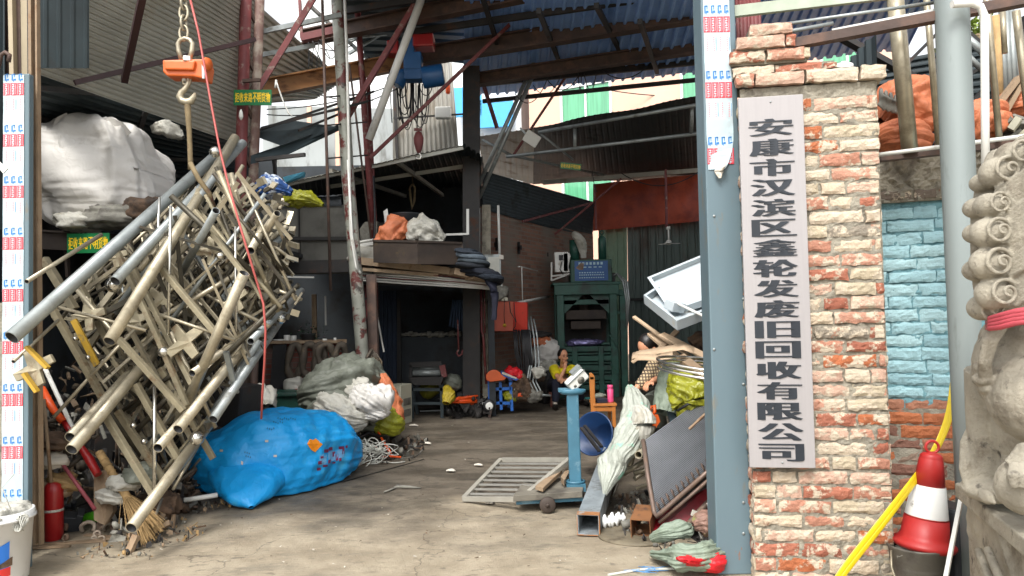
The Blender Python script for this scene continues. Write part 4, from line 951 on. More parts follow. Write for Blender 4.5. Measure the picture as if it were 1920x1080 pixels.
# room interior
q = MB(); q.prism([P(745, 632, 12.8), P(872, 632, 12.8), P(872, 760, 12.8), P(745, 760, 12.8)], V(0, .2, 0)); T(q, 'dark_partition', K['darkwall'], 'dark half height partition inside the room under the loft', 'partition')
r = root('partition_rubbish', 'row of grey odds and ends along the top of the partition', 'rubbish', P(800, 628, 12.8)); q = MB(); c_ = random.Random(8)
for i in range(16): q.sack(P(756+i*7, 628-c_.uniform(0, 2), 12.8), (c_.uniform(.04, .1), .05, c_.uniform(.02, .06)), i, .2, nu=10, nv=7)
q.build('oddment', K['greyjunk'], r)
strut('room_post', P(747, 560, 12.6), P(749, 745, 12.6), .07, K['darksteel'], 'thin dark post inside the room left of the partition')
q = MB(); q.corr(P(712, 545, 12.4), P(712, 740, 12.4), P(744, 740, 12.4), P(744, 545, 12.4), 4, .02); T(q, 'blue_tarp', mat('dark navy cloth', '#1d2a3c', .8, bump=.5, bscale=12), 'dark navy cloth hanging inside the room right of the lattice column', 'cloth')
q = MB(); q.bar(P(706, 585, 11), P(720, 660, 11), .02, .02); T(q, 'leaning_rod', K['pvc'], 'white rod leaning right of the lattice column', 'rod')
q = MB(); q.bar(P(589, 552, 11.6), P(590, 640, 11.6), .07, .04); T(q, 'pale_post', K['wood'], 'pale upright batten in the dark room above the brick counter', 'post')
q = MB(); q.bar(P(610, 555, 11.6), P(611, 610, 11.6), .025, .02); T(q, 'thin_batten', K['pvc'], 'thin white upright behind the belts in the dark room', 'batten')
q = MB(); q.path([P(858, 600, 11.7), P(860, 655, 11.7)], .012, 6); q.path([P(860, 655, 11.7), P(856, 662, 11.7), P(860, 668, 11.7), P(866, 664, 11.7), P(867, 656, 11.7)], .014, 8); T(q, 'crane_hook', K['redsteel'], 'small red hook hanging in the room beside the H column', 'hook')
q = MB()
for i in range(6): q.path(wire(P(850+i*4, 562, 12.2), P(843+i*6, 612+i*2, 12.2), .02, 6), .02, 6)
T(q, 'hanging_clothes', mat('dim blue clothes', '#2c3d52', .85, bump=.5), 'dim bluish clothes hanging in the room under the loft', 'clothes')
# brick counter + belts
bcw = uvwall('brick_counter', K['brickred'], V(P(494, 700, 10.6).x, 10.6, 0), V(P(648, 700, 10.9).x, 10.9, 0), 0, P(560, 644, 10.6).z, .3, 'low red brick counter hung with old belts', 'counter')
q = MB(); q.prism([P(490, 645, 10.4), P(650, 643, 10.7), P(650, 641, 11.2), P(490, 641, 10.9)], V(0, 0, .04)); T(q, 'counter_slab', K['wood'], 'dusty slab on top of the red brick counter', 'slab')
BELTG = 'old belts draped on the brick counter'
for i, (x, w_, y1) in enumerate(((553, 26, 706), (580, 28, 700), (601, 22, 735), (612, 30, 690), (640, 20, 705))):
    q = MB(); a = []; N_ = 26
    Yx = 10.25-.03*i
    for k in range(N_):
        t = 2*PI*k/N_; rx = w_*.5; cy = (650+y1)/2; ry = (y1-642)/2
        a.append(P(x+rx*math.sin(t)*(1+.2*math.sin(t*2+i)), cy-ry*math.cos(t), Yx+.04*math.sin(t)))
    q.path(a, .045, 8, True, rs=[.035+.02*abs(math.sin(k*.5+i)) for k in range(N_)])
    T(q, 'rubber_belt', K['belt'], ['leftmost loop of old belt on the counter with red bricks inside it', 'second old belt loop from the left on the brick counter', 'long brown belt strap hanging lowest from the counter', 'knotted belt loop draped at the middle of the counter', 'rightmost old belt loop beside the wire crates'][i], 'belt', BELTG)
q = MB(); q.prism([P(512, 648, 10.3), P(536, 645, 10.3), P(540, 738, 10.2), P(505, 740, 10.2)], V(0, .04, 0)); T(q, 'black_cloth', K['black'], 'black cloth hanging over the left end of the brick counter', 'cloth')
for i, (x, h, wd_) in enumerate(((538, 15, 7), (550, 14, 7), (609, 8, 5), (628, 10, 3), (524, 7, 14))):
    q = MB(); bp_ = P(x, 643, 10.7); q.lathe([(.03*wd_/7, 0), (.042*wd_/7, .005), (.045*wd_/7, h*.0075), (.04*wd_/7, h*.0075)], bp_, n=14)
    T(q, 'white_cup', K['white'], ['white cup on the counter nearest the hanging pipes', 'second white cup beside the first on the counter', 'small white cup behind the belts', 'small pale bottle at the right end of the counter', 'white bowl at the left end of the brick counter'][i], 'cup', 'cups on the brick counter')
r = root('potted_plant', 'dim leafy plant with pink flowers on the counter', 'plant', P(578, 640, 10.9)); c_ = random.Random(5); q = MB(); q2 = MB()
for i in range(110):
    p = P(578+c_.gauss(0, 14), 624+c_.gauss(0, 8), 10.9+c_.uniform(-.1, .1)); d = V(c_.uniform(-1, 1), c_.uniform(-1, 1), c_.uniform(-.3, 1)).normalized()*.05; e = frame(d)[0]*.016
    (q2 if i % 18 == 0 else q).quad(p-e*.3, p+d*.5-e, p+d, p+d*.5+e)
q.build('leaves', mat('dim leaves', '#27402c', .6), r); q2.build('flowers', mat('dull pink flowers', '#a3506a', .6), r)
q = MB(); q.lathe([(.08, 0), (.11, .12), (.12, .13)], P(578, 642, 10.9), n=16); q.build('pot', K['darkplastic'], r)
r = root('wire_crates', 'stack of dark wire crates right of the belts', 'crates', P(636, 700, 10.5)); q = MB()
for j in range(7):
    y = 660+j*11; q.bar(P(622, y, 10.45), P(655, y-1, 10.45), .012, .012); 
for i in range(6): q.bar(P(622+i*6.5, 658, 10.45), P(624+i*6.5, 728, 10.45), .01, .01)
for j in range(5): q.bar(P(622, 663+j*13, 10.5), P(655, 672+j*12, 10.5), .012, .012)
q.build('wire', K['darksteel'], r); q = MB(); q.prism([P(622, 690, 10.7), P(655, 688, 10.7), P(655, 728, 10.7), P(622, 730, 10.7)], V(0, .3, 0)); q.build('bin', K['sheetdark'], r)
q = MB(); q.box(P(562, 752, 9.9), (.7, .4, .28)); q.box(P(562, 737, 9.85), (.74, .42, .04)); T(q, 'green_crate', K['balergreen'], 'dark green crate behind the blue bag', 'crate', bevel=.01)
T(MB().sack(P(552, 722, 10.2), (.14, .12, .1), 4, .15, 4, nu=30, nv=20), 'pale_sack', K['bagpale'], 'small pale sack on the green crate', 'sack')
T(MB().sack(P(563, 735, 10.1), (.12, .1, .04), 7, .15, 4, nu=24, nv=14), 'red_rag', K['redcloth'], 'small red rag on the green crate', 'rag')
q = MB(); q.path([P(701, 330, 10.7), P(703, 410, 10.6), P(699, 520, 10.5), P(690, 600, 10.5), P(688, 640, 10.5)], .016, 7); T(q, 'black_pipe', K['cable'], 'black cable hanging in front of the red lattice column', 'cable')
# hanging coil on stanchion
r = root('hanging_straps', 'hank of grey and rusty straps hung on the brown stanchion', 'straps', P(695, 660, 10)); q = MB()
for i in range(5):
    x = 690+i*6; q.path([P(697, 655, 9.9), P(x, 665+i*3, 9.85), P(x+4, 700, 9.85), P(x, 735, 9.88)], .016, 6)
q.path([P(697, 655, 9.85), P(688, 670, 9.8), P(690, 720, 9.8)], .02, 6); q.path([P(705, 662, 9.8), P(716, 678, 9.8), P(712, 712, 9.8)], .01, 6); q.build('strap', K['belt'], r)
# ---- loft goods
q = MB(); fa_, fb_, fc_ = P(700, 492, 10.3), P(783, 495, 9.9), P(866, 496, 10.4)
r = root('rusty_bin', 'wide rusty steel bin on the loft planks', 'bin', fb_)
H = V(0, 0, .3); dk = V(.12, 1.0, 0); dw = fc_-fb_
q.prism([fa_, fb_, fb_+H, fa_+H], (0, .02, 0)); q.prism([fb_, fc_, fc_+H, fb_+H], (0, .02, 0)); q.prism([fa_+V(.05, .05, .0), fb_+V(0, .05, 0), fc_+V(-.03, .05, 0), fc_+V(-.6, .75, 0), fa_+V(.6, .6, 0)], V(0, 0, .02))
q.prism([fa_, fa_+V(.6, .65, 0), fa_+V(.6, .65, 0)+H, fa_+H], (.02, .02, 0)); q.prism([fc_, fc_+V(-.6, .7, 0), fc_+V(-.6, .7, 0)+H, fc_+H], (.02, 0, 0)); q.build('panel', K['rusty'], r)
q = MB(); q.bar(fa_+H, fb_+H, .03, .03); q.bar(fb_+H, fc_+H, .03, .03); q.build('rim', K['rusty'], r)
T(MB().bag([P(712, 462, 10.5), P(730, 445, 10.5), P(748, 425, 10.5), P(762, 412, 10.5)], [(.16, .1), (.2, .16), (.2, .18), (.06, .05)], 21, .16, 7, 50, 8, n=6), 'orange_sack', K['bagorange'], 'orange sack crumpled in the rusty bin on the loft', 'sack')
T(MB().bag([P(768, 452, 10.45), P(785, 436, 10.45), P(808, 440, 10.45), P(832, 452, 10.45)], [(.12, .1), (.2, .2), (.22, .18), (.08, .06)], 22, .16, 7, 60, 10, n=6), 'white_sack', K['bagpale'], 'white crumpled sack on the right of the rusty bin', 'sack')
T(MB().bag([P(800, 440, 10.6), P(812, 425, 10.6), P(822, 416, 10.6)], [(.12, .1), (.12, .12), (.03, .03)], 24, .1, 7, 40, 8), 'peaked_sack', K['baggreen'], 'peaked pale sack rising behind the white one in the bin', 'sack')
q = MB(); q.lathe([(.2, 0), (.24, .16), (.25, .17), (.22, .17), (.18, .02)], P(762, 424, 10.8), n=26); T(q, 'grey_basin', K['darkplastic'], 'upturned grey basin behind the orange sack', 'basin')
q = MB(); q.prism([P(719, 396, 10.8), P(726, 391, 10.8), P(731, 420, 10.8), P(722, 424, 10.8)], V(0, .02, 0)); T(q, 'white_offcut', K['white'], 'white offcut standing behind the orange sack', 'offcut')
q = MB(); q.prism([P(674, 430, 10.9), P(684, 416, 10.9), P(707, 414, 10.9), P(707, 450, 10.9), P(676, 450, 10.9)], V(0, .3, 0)); T(q, 'grey_carton', K['greyjunk'], 'grey block carton behind the red lattice column on the loft', 'carton')
q = MB(); q.prism([P(708, 418, 11), P(724, 416, 11), P(724, 450, 11), P(708, 452, 11)], V(0, .3, 0)); T(q, 'dark_carton', K['darkjunk'], 'dark carton beside the grey one on the loft', 'carton')
q = MB(); q.path([P(668, 455, 10.6), P(715, 447, 10.6)], .02); q.bar(P(668, 462, 10.5), P(720, 452, 10.5), .03, .05); T(q, 'white_batten', K['pvc'], 'white battens lying across the loft behind the lattice column', 'batten')
T(MB().sack(P(690, 478, 10.6), (.28, .2, .14), 9, .1, 3, nu=40, nv=24), 'pale_bundle', K['bagpale'], 'pale bundle on the loft planks left of the rusty bin', 'bundle')
r = root('cloth_heap', 'heap of dark folded trousers and cloth at the loft corner', 'clothes', P(888, 500, 10.7))
for i, (y, x, L_, hh, cc_) in enumerate(((496, 862, 40, .05, '#20252c'), (488, 866, 44, .05, '#3d464d'), (478, 864, 38, .06, '#55606a'), (470, 862, 30, .04, '#2b333d'), (506, 880, 52, .06, '#141a26'), (512, 892, 44, .07, '#1d2530'))):
    q = MB(); q.bag([P(x-16, y+4, 10.6), P(x+L_*.3, y, 10.45), P(x+L_*.7, y+4+i, 10.4), P(x+L_, y+14+i*1.5, 10.55)], [(.1, .02), (.2, hh), (.2, hh), (.04, .02)], 30+i, .05, 7, 40, 8); q.build('cloth', mat('dark washed cloth %d' % i, cc_, .9, bump=.6, bscale=10, btype='CRUMPLE'), r)
q = MB(); q.bag([P(915, 515, 10.4), P(923, 535, 10.35), P(928, 560, 10.35), P(926, 600, 10.35)], [(.1, .05), (.09, .05), (.05, .04), (.03, .03)], 44, .05, 7, 30, 8); q.build('cloth', K['trousers'], r)
q = MB(); q.bar(P(836, 440, 11.2), P(877, 439, 11.2), .05, .03); q.bar(P(877, 440, 11.2), P(877, 392, 11.2), .04, .03); T(q, 'corner_moulding', K['pvc'], 'white corner frame behind the cloth heap left of the H column', 'frame')
# ---- brick wall at the back, receding
ba = G(900, 752); ba = V(P(900, 700, 12.3).x, 12.3, 0); bb = V(P(1118, 700, 17.3).x, 17.3, 0)
uvwall('back_brick_wall', K['brickfar'], ba, bb, 0, P(905, 385, 12.3).z, .05, 'sooty red brick wall receding behind the red cabinet', 'wall')
q = MB(); q.bar(V(P(912, 700, 12.2).x, 12.2, 0), P(912, 385, 12.2), .14, .12); T(q, 'cement_pier', K['concrete'], 'cement edge at the near end of the sooty brick wall', 'pier')
# corner dark sheets above the brick wall
q = MB(); q.corr(P(905, 320, 12.4), P(1118, 380, 17.3), P(1110, 450, 17.3), P(905, 392, 12.4), 12, .008); T(q, 'dark_gable_sheet', K['sheetdark'], 'dark sheets closing the gap above the sooty brick wall', 'sheet')
r = root('orange_tarpaulin', 'orange red tarpaulin strung behind the green baler', 'tarpaulin', P(1210, 370, 17))
q = MB(); q.grid(lambda u, v: P(1112+215*u, 345-20*u+(88-0*u)*v, 17.2)+V(0, .06*noise.noise(V(u*9, v*2, 0)), 0), 40, 14); q.build('cloth', K['tarporange'], r)
q = MB(); q.grid(lambda u, v: P(1030+78*u, 398+12*v*(1-u)-0*u+44*v, 17.4)+V(0, .06*noise.noise(V(u*5, v*2, 3)), 0), 20, 10); q.build('cloth', K['tarporange'], r)
r = root('back_fence', 'grey green corrugated fence behind the green baler', 'fence', P(1230, 600, 17.5))
q = MB(); q.corr(P(1176, 408, 17.5), P(1180, 730, 17.5), P(1420, 730, 17.5), P(1410, 400, 17.5), 16, .04); q.build('sheet', K['sheetteal'], r)
q = MB(); q.corr(P(1122, 412, 17.55), P(1126, 730, 17.55), P(1178, 730, 17.55), P(1176, 410, 17.55), 3, .03); q.build('pale_sheet', K['mint'], r)
q = MB(); q.bar(P(1170, 562, 17.4), P(1420, 556, 17.4), .06, .06); q.build('rail', K['darksteel'], r)
# right shed roof
r = root('right_shed_roof', 'black corrugated shed roof carried on pipe trusses below the peach building', 'roof', P(1150, 280, 13))
q = MB(); q.corr(P(1345, 172, 10.8), P(1345, 330, 17.5), P(1000, 345, 17.5), P(1000, 240, 12.9), 30, .005, jit=.03); q.build('roof_sheet', K['sheetdark'], r)
q = MB(); q.corr(P(1002, 240, 12.9), P(1000, 345, 17.5), P(905, 322, 17.3), P(898, 256, 13.4), 9, .006); q.build('pale_roof_sheet', K['sheetlight'], r)
q = MB()
for a, b, w_ in ((P(1010, 248, 12.6), P(1345, 190, 10.9), .03), (P(950, 294, 12.9), P(1345, 246, 11.3), .03), (P(1078, 237, 12.3), P(1078, 276, 12.3), .028), (P(1298, 200, 11.2), P(1296, 250, 11.4), .028), (P(1010, 248, 12.6), P(1075, 300, 13), .02), (P(905, 262, 13.2), P(960, 292, 13), .025), (P(960, 292, 13), P(1140, 330, 16), .025)): q.tube(a, b, w_)
q.build('truss_pipe', K['galv'], r)
q = MB(); q.prism([P(1018, 338, 15.8), P(1345, 312, 15.8), P(1345, 320, 15.8), P(1018, 346, 15.8)], V(0, .06, 0)); q.build('eave_trim', K['sheetlight'], r)
q = MB(); q.bar(P(1248, 318, 14), P(1250, 426, 14), .04, .04); q.bar(P(1165, 335, 14.5), P(1040, 440, 15), .035, .035); q.bar(P(980, 415, 13.5), P(1110, 380, 16), .04, .04); q.bar(P(1115, 345, 15), P(1118, 430, 15), .035, .035); q.build('hanger', K['redsteel'], r)
r = root('ceiling_fan', 'small white three bladed fan hanging from the shed roof', 'fan', P(1254, 455, 14))
q = MB(); q.tube(P(1253, 425, 14), P(1254, 452, 14), .016); q.lathe([(.03, 0), (.05, .03), (.05, .07), (.02, .09)], P(1254, 459, 14)); q.lathe([(.04, 0), (.04, .05)], P(1253, 430, 14)); q.build('motor', K['white'], r)
for k in range(3):
    q = MB(); a = 2.1*k+.2; c = P(1254, 457, 14); d = V(math.cos(a), math.sin(a), 0); q.prism([c+d*.04+V(0, 0, 0)-d.cross(V(0, 0, 1))*.03, c+d*.2-d.cross(V(0, 0, 1))*.05, c+d*.21+d.cross(V(0, 0, 1))*.05, c+d*.04+d.cross(V(0, 0, 1))*.03], V(0, 0, .008)); q.build('blade', K['white'], r)
# floodlight
r = root('floodlight', 'tilted white floodlight at the corner of the right shed roof', 'floodlight', P(997, 260, 12.3))
q = MB(); q.box(P(997, 260, 12.3), (.26, .06, .2), rot(.3, .6, 0)); q.build('housing', K['white'], r, bevel=.01)
q = MB(); q.bar(P(975, 240, 12.3), P(990, 255, 12.3), .02, .03); q.build('bracket', K['galv'], r)
# wires in the roof space
r = root('overhead_wires', 'loose black wires sagging under the blue roof edge', 'wires', P(1080, 150, 12)); q = MB()
for a, b, s, rd_ in ((P(1020, 140, 12), P(1086, 140, 12), .25, .008), (P(1084, 138, 12), P(1090, 140, 12), .28, .008), (P(1095, 138, 12), P(1118, 138, 12), .28, .008), (P(1125, 130, 12), P(1220, 118, 12), .2, .009), (P(1000, 160, 12.4), P(1060, 120, 12), .3, .006), (P(1120, 165, 28), P(1330, 178, 28), .15, .02), (P(965, 175, 12), P(1030, 138, 12), .3, .007), (P(1165, 325, 14), P(1310, 322, 14), .25, .01), (P(1110, 320, 14), P(1120, 360, 14), .1, .008)): q.path(wire(a, b, s), rd_, 5)
q.build('wire', K['cable'], r)
r = root('tangled_wires', 'thin tangled wires hanging left of the worn pole', 'wires', P(580, 100, 11)); q = MB(); c_ = random.Random(12)
for i in range(9): q.path(wire(P(c_.uniform(575, 600), c_.uniform(60, 95), 10.8), P(c_.uniform(575, 640), c_.uniform(100, 160), 10.8), c_.uniform(-.1, .3)), .006, 5)
for a, b, s in ((P(500, 205, 10), P(760, 150, 11), .1), (P(500, 215, 10), P(760, 158, 11), .16), (P(600, 90, 10), P(660, 85, 10), .05), (P(545, 155, 11), P(700, 188, 11), .1), (P(640, 0, 10.5), P(655, 250, 10.5), 0), (P(730, 130, 11), P(735, 230, 11), .1)): q.path(wire(a, b, s), .008, 5)
q.build('wire', K['cable'], r)
q = MB(); q.path([P(517, 150, 9.2), P(521, 162, 9.2), P(531, 190, 9.2), P(541, 212, 9.2), P(548, 218, 9.2)], .01, 6); q.path([P(518, 150, 9.2), P(516, 165, 9.2)], .014, 6); T(q, 'hanging_rope', K['pvc'], 'pale cord hanging from the orange brown beam', 'cord')
q = MB(); q.path([P(772, 298, 12.6), P(774, 345, 12.6)], .008, 5); q.path([P(774, 345, 12.6), P(768, 352, 12.6), P(770, 372, 12.6), P(773, 392, 12.6), P(777, 376, 12.6), P(778, 352, 12.6), P(774, 345, 12.6)], .02, 7); T(q, 'loft_hook', K['strap'], 'long hook and sling hanging inside the loft', 'hook')
# green signs with yellow lettering
def greensign(name, c, w_, h, yaw, lab, n_=8, body='拒收来路不明货物', tilt=0, roll=0):
    Rm = rot(tilt, roll, yaw); x = Rm @ V(1, 0, 0); z = Rm @ V(0, 0, 1); nn = x.cross(z)
    r = root(name, lab, 'sign', c); q = MB(); q.box(c, (w_, .012, h), Rm); q.build('board', K['signgreen'], r)
    q = MB(); cw = w_*.94/len(body); q.text(body, c+nn*.008, x, z, cw*.86, h*.62, cw*.14, bold=cw*.03, copies=3); q.build('lettering', K['signyellow'], r); return r
greensign('warning_sign', P(474, 183, YL-.2), .46, .19, 0, 'green sign with yellow lettering tied to the red tower', tilt=0, roll=.02)
greensign('warning_sign', P(166, 456, 7.55), .43, .2, 0, 'green sign on the rusty edge beam of the left deck behind the pipes')
greensign('warning_sign', P(1070, 312, 12.8), .36, .11, 0, 'small green sign hanging below the black shed roof', roll=.12)
# right side enclosure
r = root('right_side_wall', 'dark sheet wall behind the junk on the right', 'wall', V(3.2, 9, 0))
q = MB(); q.corr(V(2.7, 5.4, 0), V(2.7, 5.4, 3.6), V(4.9, 17.4, 4.2), V(4.9, 17.4, 0), 60, .03); q.build('sheet', K['sheetdark'], r)
# ================================================================ HANGING BUNDLE OF SCRAP RAILINGS
r = root('scrap_bundle', 'big bundle of welded stainless railings and pipes hanging from the orange crane scale', 'scrap bundle', P(300, 620, 6.0))
def pp(x0, y0, Y0, x1, y1, Y1, rad, m='steel', nm='pipe'):
    big = rad > .028; q = MB(); q.pipe(P(x0, y0, Y0-(.3 if big and Y0 > 4.9 else 0)), P(x1, y1, Y1+(.45 if big else 0)), rad*(.95 if big and Y0 > 4.9 else 1), 18, inner=True); return q.build(nm, [K[m], K['black']], r)  # pipe bores painted black: the shade inside is put into the colour
for a in ((22, 633, 4.72, 412, 286, 6.1, .047, 'galv'), (216, 527, 5.55, 456, 268, 6.3, .040, 'galv'), (205, 640, 5.3, 441, 258, 6.2, .043, 'steel'),
          (458, 512, 5.6, 333, 797, 5.35, .040, 'steel'), (132, 820, 5.45, 300, 640, 6.0, .042, 'steel'), (134, 843, 5.35, 330, 612, 5.9, .044, 'steel'),
          (296, 840, 5.5, 420, 700, 6.0, .036, 'steel'), (334, 805, 5.45, 530, 560, 6.3, .038, 'steel'), (246, 990, 5.25, 404, 780, 5.7, .042, 'steel'),
          (400, 786, 5.75, 561, 548, 6.5, .036, 'galv'), (360, 700, 5.8, 560, 560, 6.7, .03, 'steel'), (470, 640, 6.0, 566, 545, 6.5, .03, 'galv'),
          (50, 528, 4.85, 190, 440, 5.7, .015, 'steel'), (25, 678, 4.8, 110, 600, 5.3, .012, 'steel'), (100, 783, 5.45, 220, 650, 5.7, .013, 'steel'),
          (470, 470, 6.0, 524, 368, 6.2, .034, 'steel'), (405, 395, 5.8, 330, 530, 5.8, .03, 'galv'), (520, 400, 6.1, 440, 520, 6.1, .03, 'steel')): pp(*a)
def sq(x0, y0, Y0, x1, y1, Y1, w_, m='tube', nm='square_tube', h=None):
    w_ *= .74; q = MB(); q.sqtube(P(x0, y0, Y0), P(x1, y1, Y1), w_, h, .004, V(0, 1, .3)); return q.build(nm, K[m], r, bevel=.003)
for a in ((96, 575, 5.5, 192, 745, 5.6, .06), (195, 775, 5.45, 290, 930, 5.45, .062), (222, 635, 5.45, 344, 770, 5.5, .055), (300, 500, 5.6, 404, 624, 5.55, .055),
          (365, 395, 5.75, 458, 514, 5.7, .048), (214, 460, 5.7, 300, 640, 5.6, .05), (248, 500, 5.75, 360, 720, 5.65, .05), (82, 485, 5.8, 140, 580, 5.8, .075),
          (385, 365, 5.9, 490, 560, 5.9, .03), (405, 360, 5.9, 500, 530, 5.9, .03), (440, 360, 6, 470, 450, 6.0, .04), (290, 620, 5.6, 350, 760, 5.6, .05),
          (500, 385, 6.2, 548, 480, 6.3, .03), (480, 410, 6.2, 540, 560, 6.3, .028), (140, 520, 5.9, 210, 650, 5.9, .07), (255, 720, 5.7, 335, 860, 5.7, .06)): sq(*a)
for a in ((220, 770, 5.75, 310, 905, 5.75, .075), (300, 690, 5.9, 400, 860, 5.9, .06), (195, 650, 5.9, 300, 800, 5.9, .05), (255, 560, 6, 345, 700, 6, .05)): sq(*a[:6], a[6], 'tube', 'flat_channel', .03)
for a in ((320, 385, 5.6, 315, 628, 5.6, .012), (299, 370, 5.7, 293, 520, 5.7, .010), (441, 425, 5.75, 443, 622, 5.75, .010), (290, 725, 5.5, 289, 925, 5.4, .013)): pp(*a, 'chrome', 'thin_rod')
for a in ((105, 575, 5.55, 275, 620, 5.5, .012), (300, 590, 5.5, 440, 638, 5.6, .012), (505, 455, 6, 552, 490, 6.1, .014), (523, 545, 6, 566, 562, 6.1, .014), (170, 705, 5.5, 260, 610, 5.7, .012)): pp(*a, 'steel', 'thin_rod')
for (x, y, Y, rd_) in ((213, 534, 5.5, .058), (403, 285, 6.1, .045), (307, 660, 5.6, .042), (369, 822, 5.6, .052), (527, 598, 6.3, .04), (250, 798, 5.6, .022), (270, 828, 5.6, .022), (141, 635, 5.5, .017), (165, 670, 5.5, .017), (413, 480, 5.7, .03)):
    q = MB(); q.ell(P(x, y, Y), rd_, nu=28, nv=18); q.build('steel_ball', K['chrome'], r)
for a in ((138, 600, 5.55, 182, 685, 5.55),):
    q = MB(); q.bar(P(*a[:3]), P(*a[3:]), .045, .02, V(0, 1, 0)); q.build('yellow_strip', K['yellowp'], r)
# stamped curved plates
def plate(x, y, Y, s, a, m='tube'):
    c = P(x, y, Y); out = []
    for k in range(4):
        t = a+k*PI/2
        for dt, rr_ in ((-.22, 1), (.22, 1), (PI/4, .38)): out.append(c+V(math.cos(t+dt), .25*math.sin(t), math.sin(t+dt))*s*rr_)
    q = MB(); q.prism(out, V(0, .03, 0)); q.build('curved_plate', K[m], r, bevel=.004)
for a in ((62, 690, 4.85, .13, .5), (165, 590, 5.75, .13, .2), (345, 640, 5.6, .15, .7), (255, 600, 5.9, .12, .4), (395, 470, 5.9, .12, .1), (440, 560, 5.95, .11, .6), (500, 480, 6.1, .1, .3), (300, 560, 5.9, .12, .9), (215, 480, 5.9, .1, .3), (480, 540, 6.1, .09, 1)): plate(*a)
q = MB(); q.bar(P(90, 690, 4.82), P(50, 650, 4.82), .04, .02); q.bar(P(45, 700, 4.8), P(70, 735, 4.8), .04, .02); q.build('flat_bracket', K['yellowp'], r)
# the packed filling, seen between the big tubes
POLY = [(95, 590), (200, 470), (405, 305), (470, 330), (545, 420), (560, 560), (400, 800), (296, 925)]
def inside(x, y):
    c = False; j = len(POLY)-1
    for i in range(len(POLY)):
        xi, yi = POLY[i]; xj, yj = POLY[j]
        if (yi > y) != (yj > y) and x < (xj-xi)*(y-yi)/(yj-yi)+xi: c = not c
        j = i
    return c
c_ = random.Random(42); cnt = 0
fl = MB(); flg = MB()
while cnt < 250:
    x, y = c_.uniform(90, 565), c_.uniform(290, 930)
    if not inside(x, y): continue
    kind = c_.random(); L_ = c_.uniform(50, 230)
    an = math.radians(-48+c_.gauss(0, 9)) if kind < .5 else math.radians(58+c_.gauss(0, 11)) if kind < .88 else math.radians(c_.uniform(0, 180))
    dx, dy = math.cos(an), math.sin(an); e = []
    for s_ in (1, -1):
        l = L_
        while l > 15 and not inside(x+s_*dx*l, y+s_*dy*l): l *= .8
        e.append((x+s_*dx*l, y+s_*dy*l))
    Y = c_.uniform(5.8, 7.0); Y2 = Y+c_.uniform(-.3, .3); a = P(*e[0], Y); b = P(*e[1], Y2)
    if (a-b).length < .08: continue
    cnt += 1; m_ = c_.choice(['tube', 'steel', 'steel', 'tubed', 'galv', 'tubed'])
    if cnt <= 80:
        q = MB(); Y = c_.uniform(5.7, 6.1)
        if c_.random() < .5: q.pipe(a, b, c_.choice((.012, .016, .02, .028)), 10); q.build('pipe', K[m_], r)
        else: w_ = c_.choice((.02, .026, .034, .042)); q.sqtube(a, b, w_, w_*c_.choice((.5, 1, 1)), .004); q.build('square_tube', K[m_], r)
    else:
        t = fl if c_.random() < .55 else flg
        if c_.random() < .5: t.tube(a, b, c_.choice((.009, .012, .016, .022)), n=8)
        else: w_ = c_.choice((.014, .02, .03)); t.bar(a, b, w_, w_*c_.choice((.4, 1)), V(c_.uniform(-1, 1), 1, 0))
# short brackets and stubs at the right flank
for i in range(90):
    x, y = c_.uniform(430, 552), c_.uniform(330, 640)
    if x > 552 or y > 640-(x-430)*.45 or y < 300+(x-430)*.4: continue
    an = c_.choice((-.9, -.5, 1.0, .3, 1.9)); l = c_.uniform(8, 26); Y = c_.uniform(5.95, 6.7)
    a = P(x, y, Y); b = P(x+l*math.cos(an), y+l*math.sin(an), Y+c_.uniform(-.1, .1))
    (fl if i % 2 else flg).bar(a, b, c_.uniform(.015, .06), c_.uniform(.008, .03), V(c_.uniform(-1, 1), 1, c_.uniform(-1, 1)))
tag(fl.build('packed_scrap', K['steel'], r), None, kind='stuff'); tag(flg.build('packed_scrap', K['tubed'], r), None, kind='stuff')
# crane chain, scale, strap
CY = 6.05
r = root('crane_scale', 'orange crane scale with steel shackle and hook above the hanging pipes', 'crane scale', P(346, 190, CY))
q = MB(); c = P(345, 128, CY); Wp = CY/FPX
q.prism([P(304, 112, CY-.07), P(384, 110, CY-.07), P(388, 122, CY-.07), P(384, 148, CY-.07), P(362, 143, CY-.07), P(312, 142, CY-.07), P(305, 134, CY-.07)], V(0, .16, 0))
q.prism([P(306, 112, CY-.1), P(366, 113, CY-.1), P(362, 131, CY-.1), P(308, 130, CY-.1)], V(0, .22, 0)); q.build('shell', K['scalebox'], r, bevel=.012)
q = MB(); q.lathe([(.05, 0), (.055, .01), (.05, .03)], P(386, 121, CY-.06), (1, -.3, 0), 20); q.build('knob', K['scalebox'], r)
q = MB(); q.prism([P(378, 120, CY-.105), P(384, 119, CY-.105), P(383, 147, CY-.105), P(379, 147, CY-.105)], V(0, .01, 0)); q.build('end_plate', K['tape'], r)
q = MB(); q.path([P(341, 113, CY), P(335, 95, CY), P(334, 82, CY), P(338, 75, CY), P(347, 72, CY), P(356, 75, CY), P(361, 82, CY), P(360, 95, CY), P(355, 113, CY)], .02, 12); q.tube(P(336, 110, CY), P(360, 110, CY), .014); q.build('shackle', K['steel'], r)
q = MB(); q.bar(P(350, 106, CY-.08), P(350, 114, CY-.1), .05, .02); q.bar(P(349, 136, CY), P(349, 152, CY), .05, .03); q.build('lug', K['white'], r)
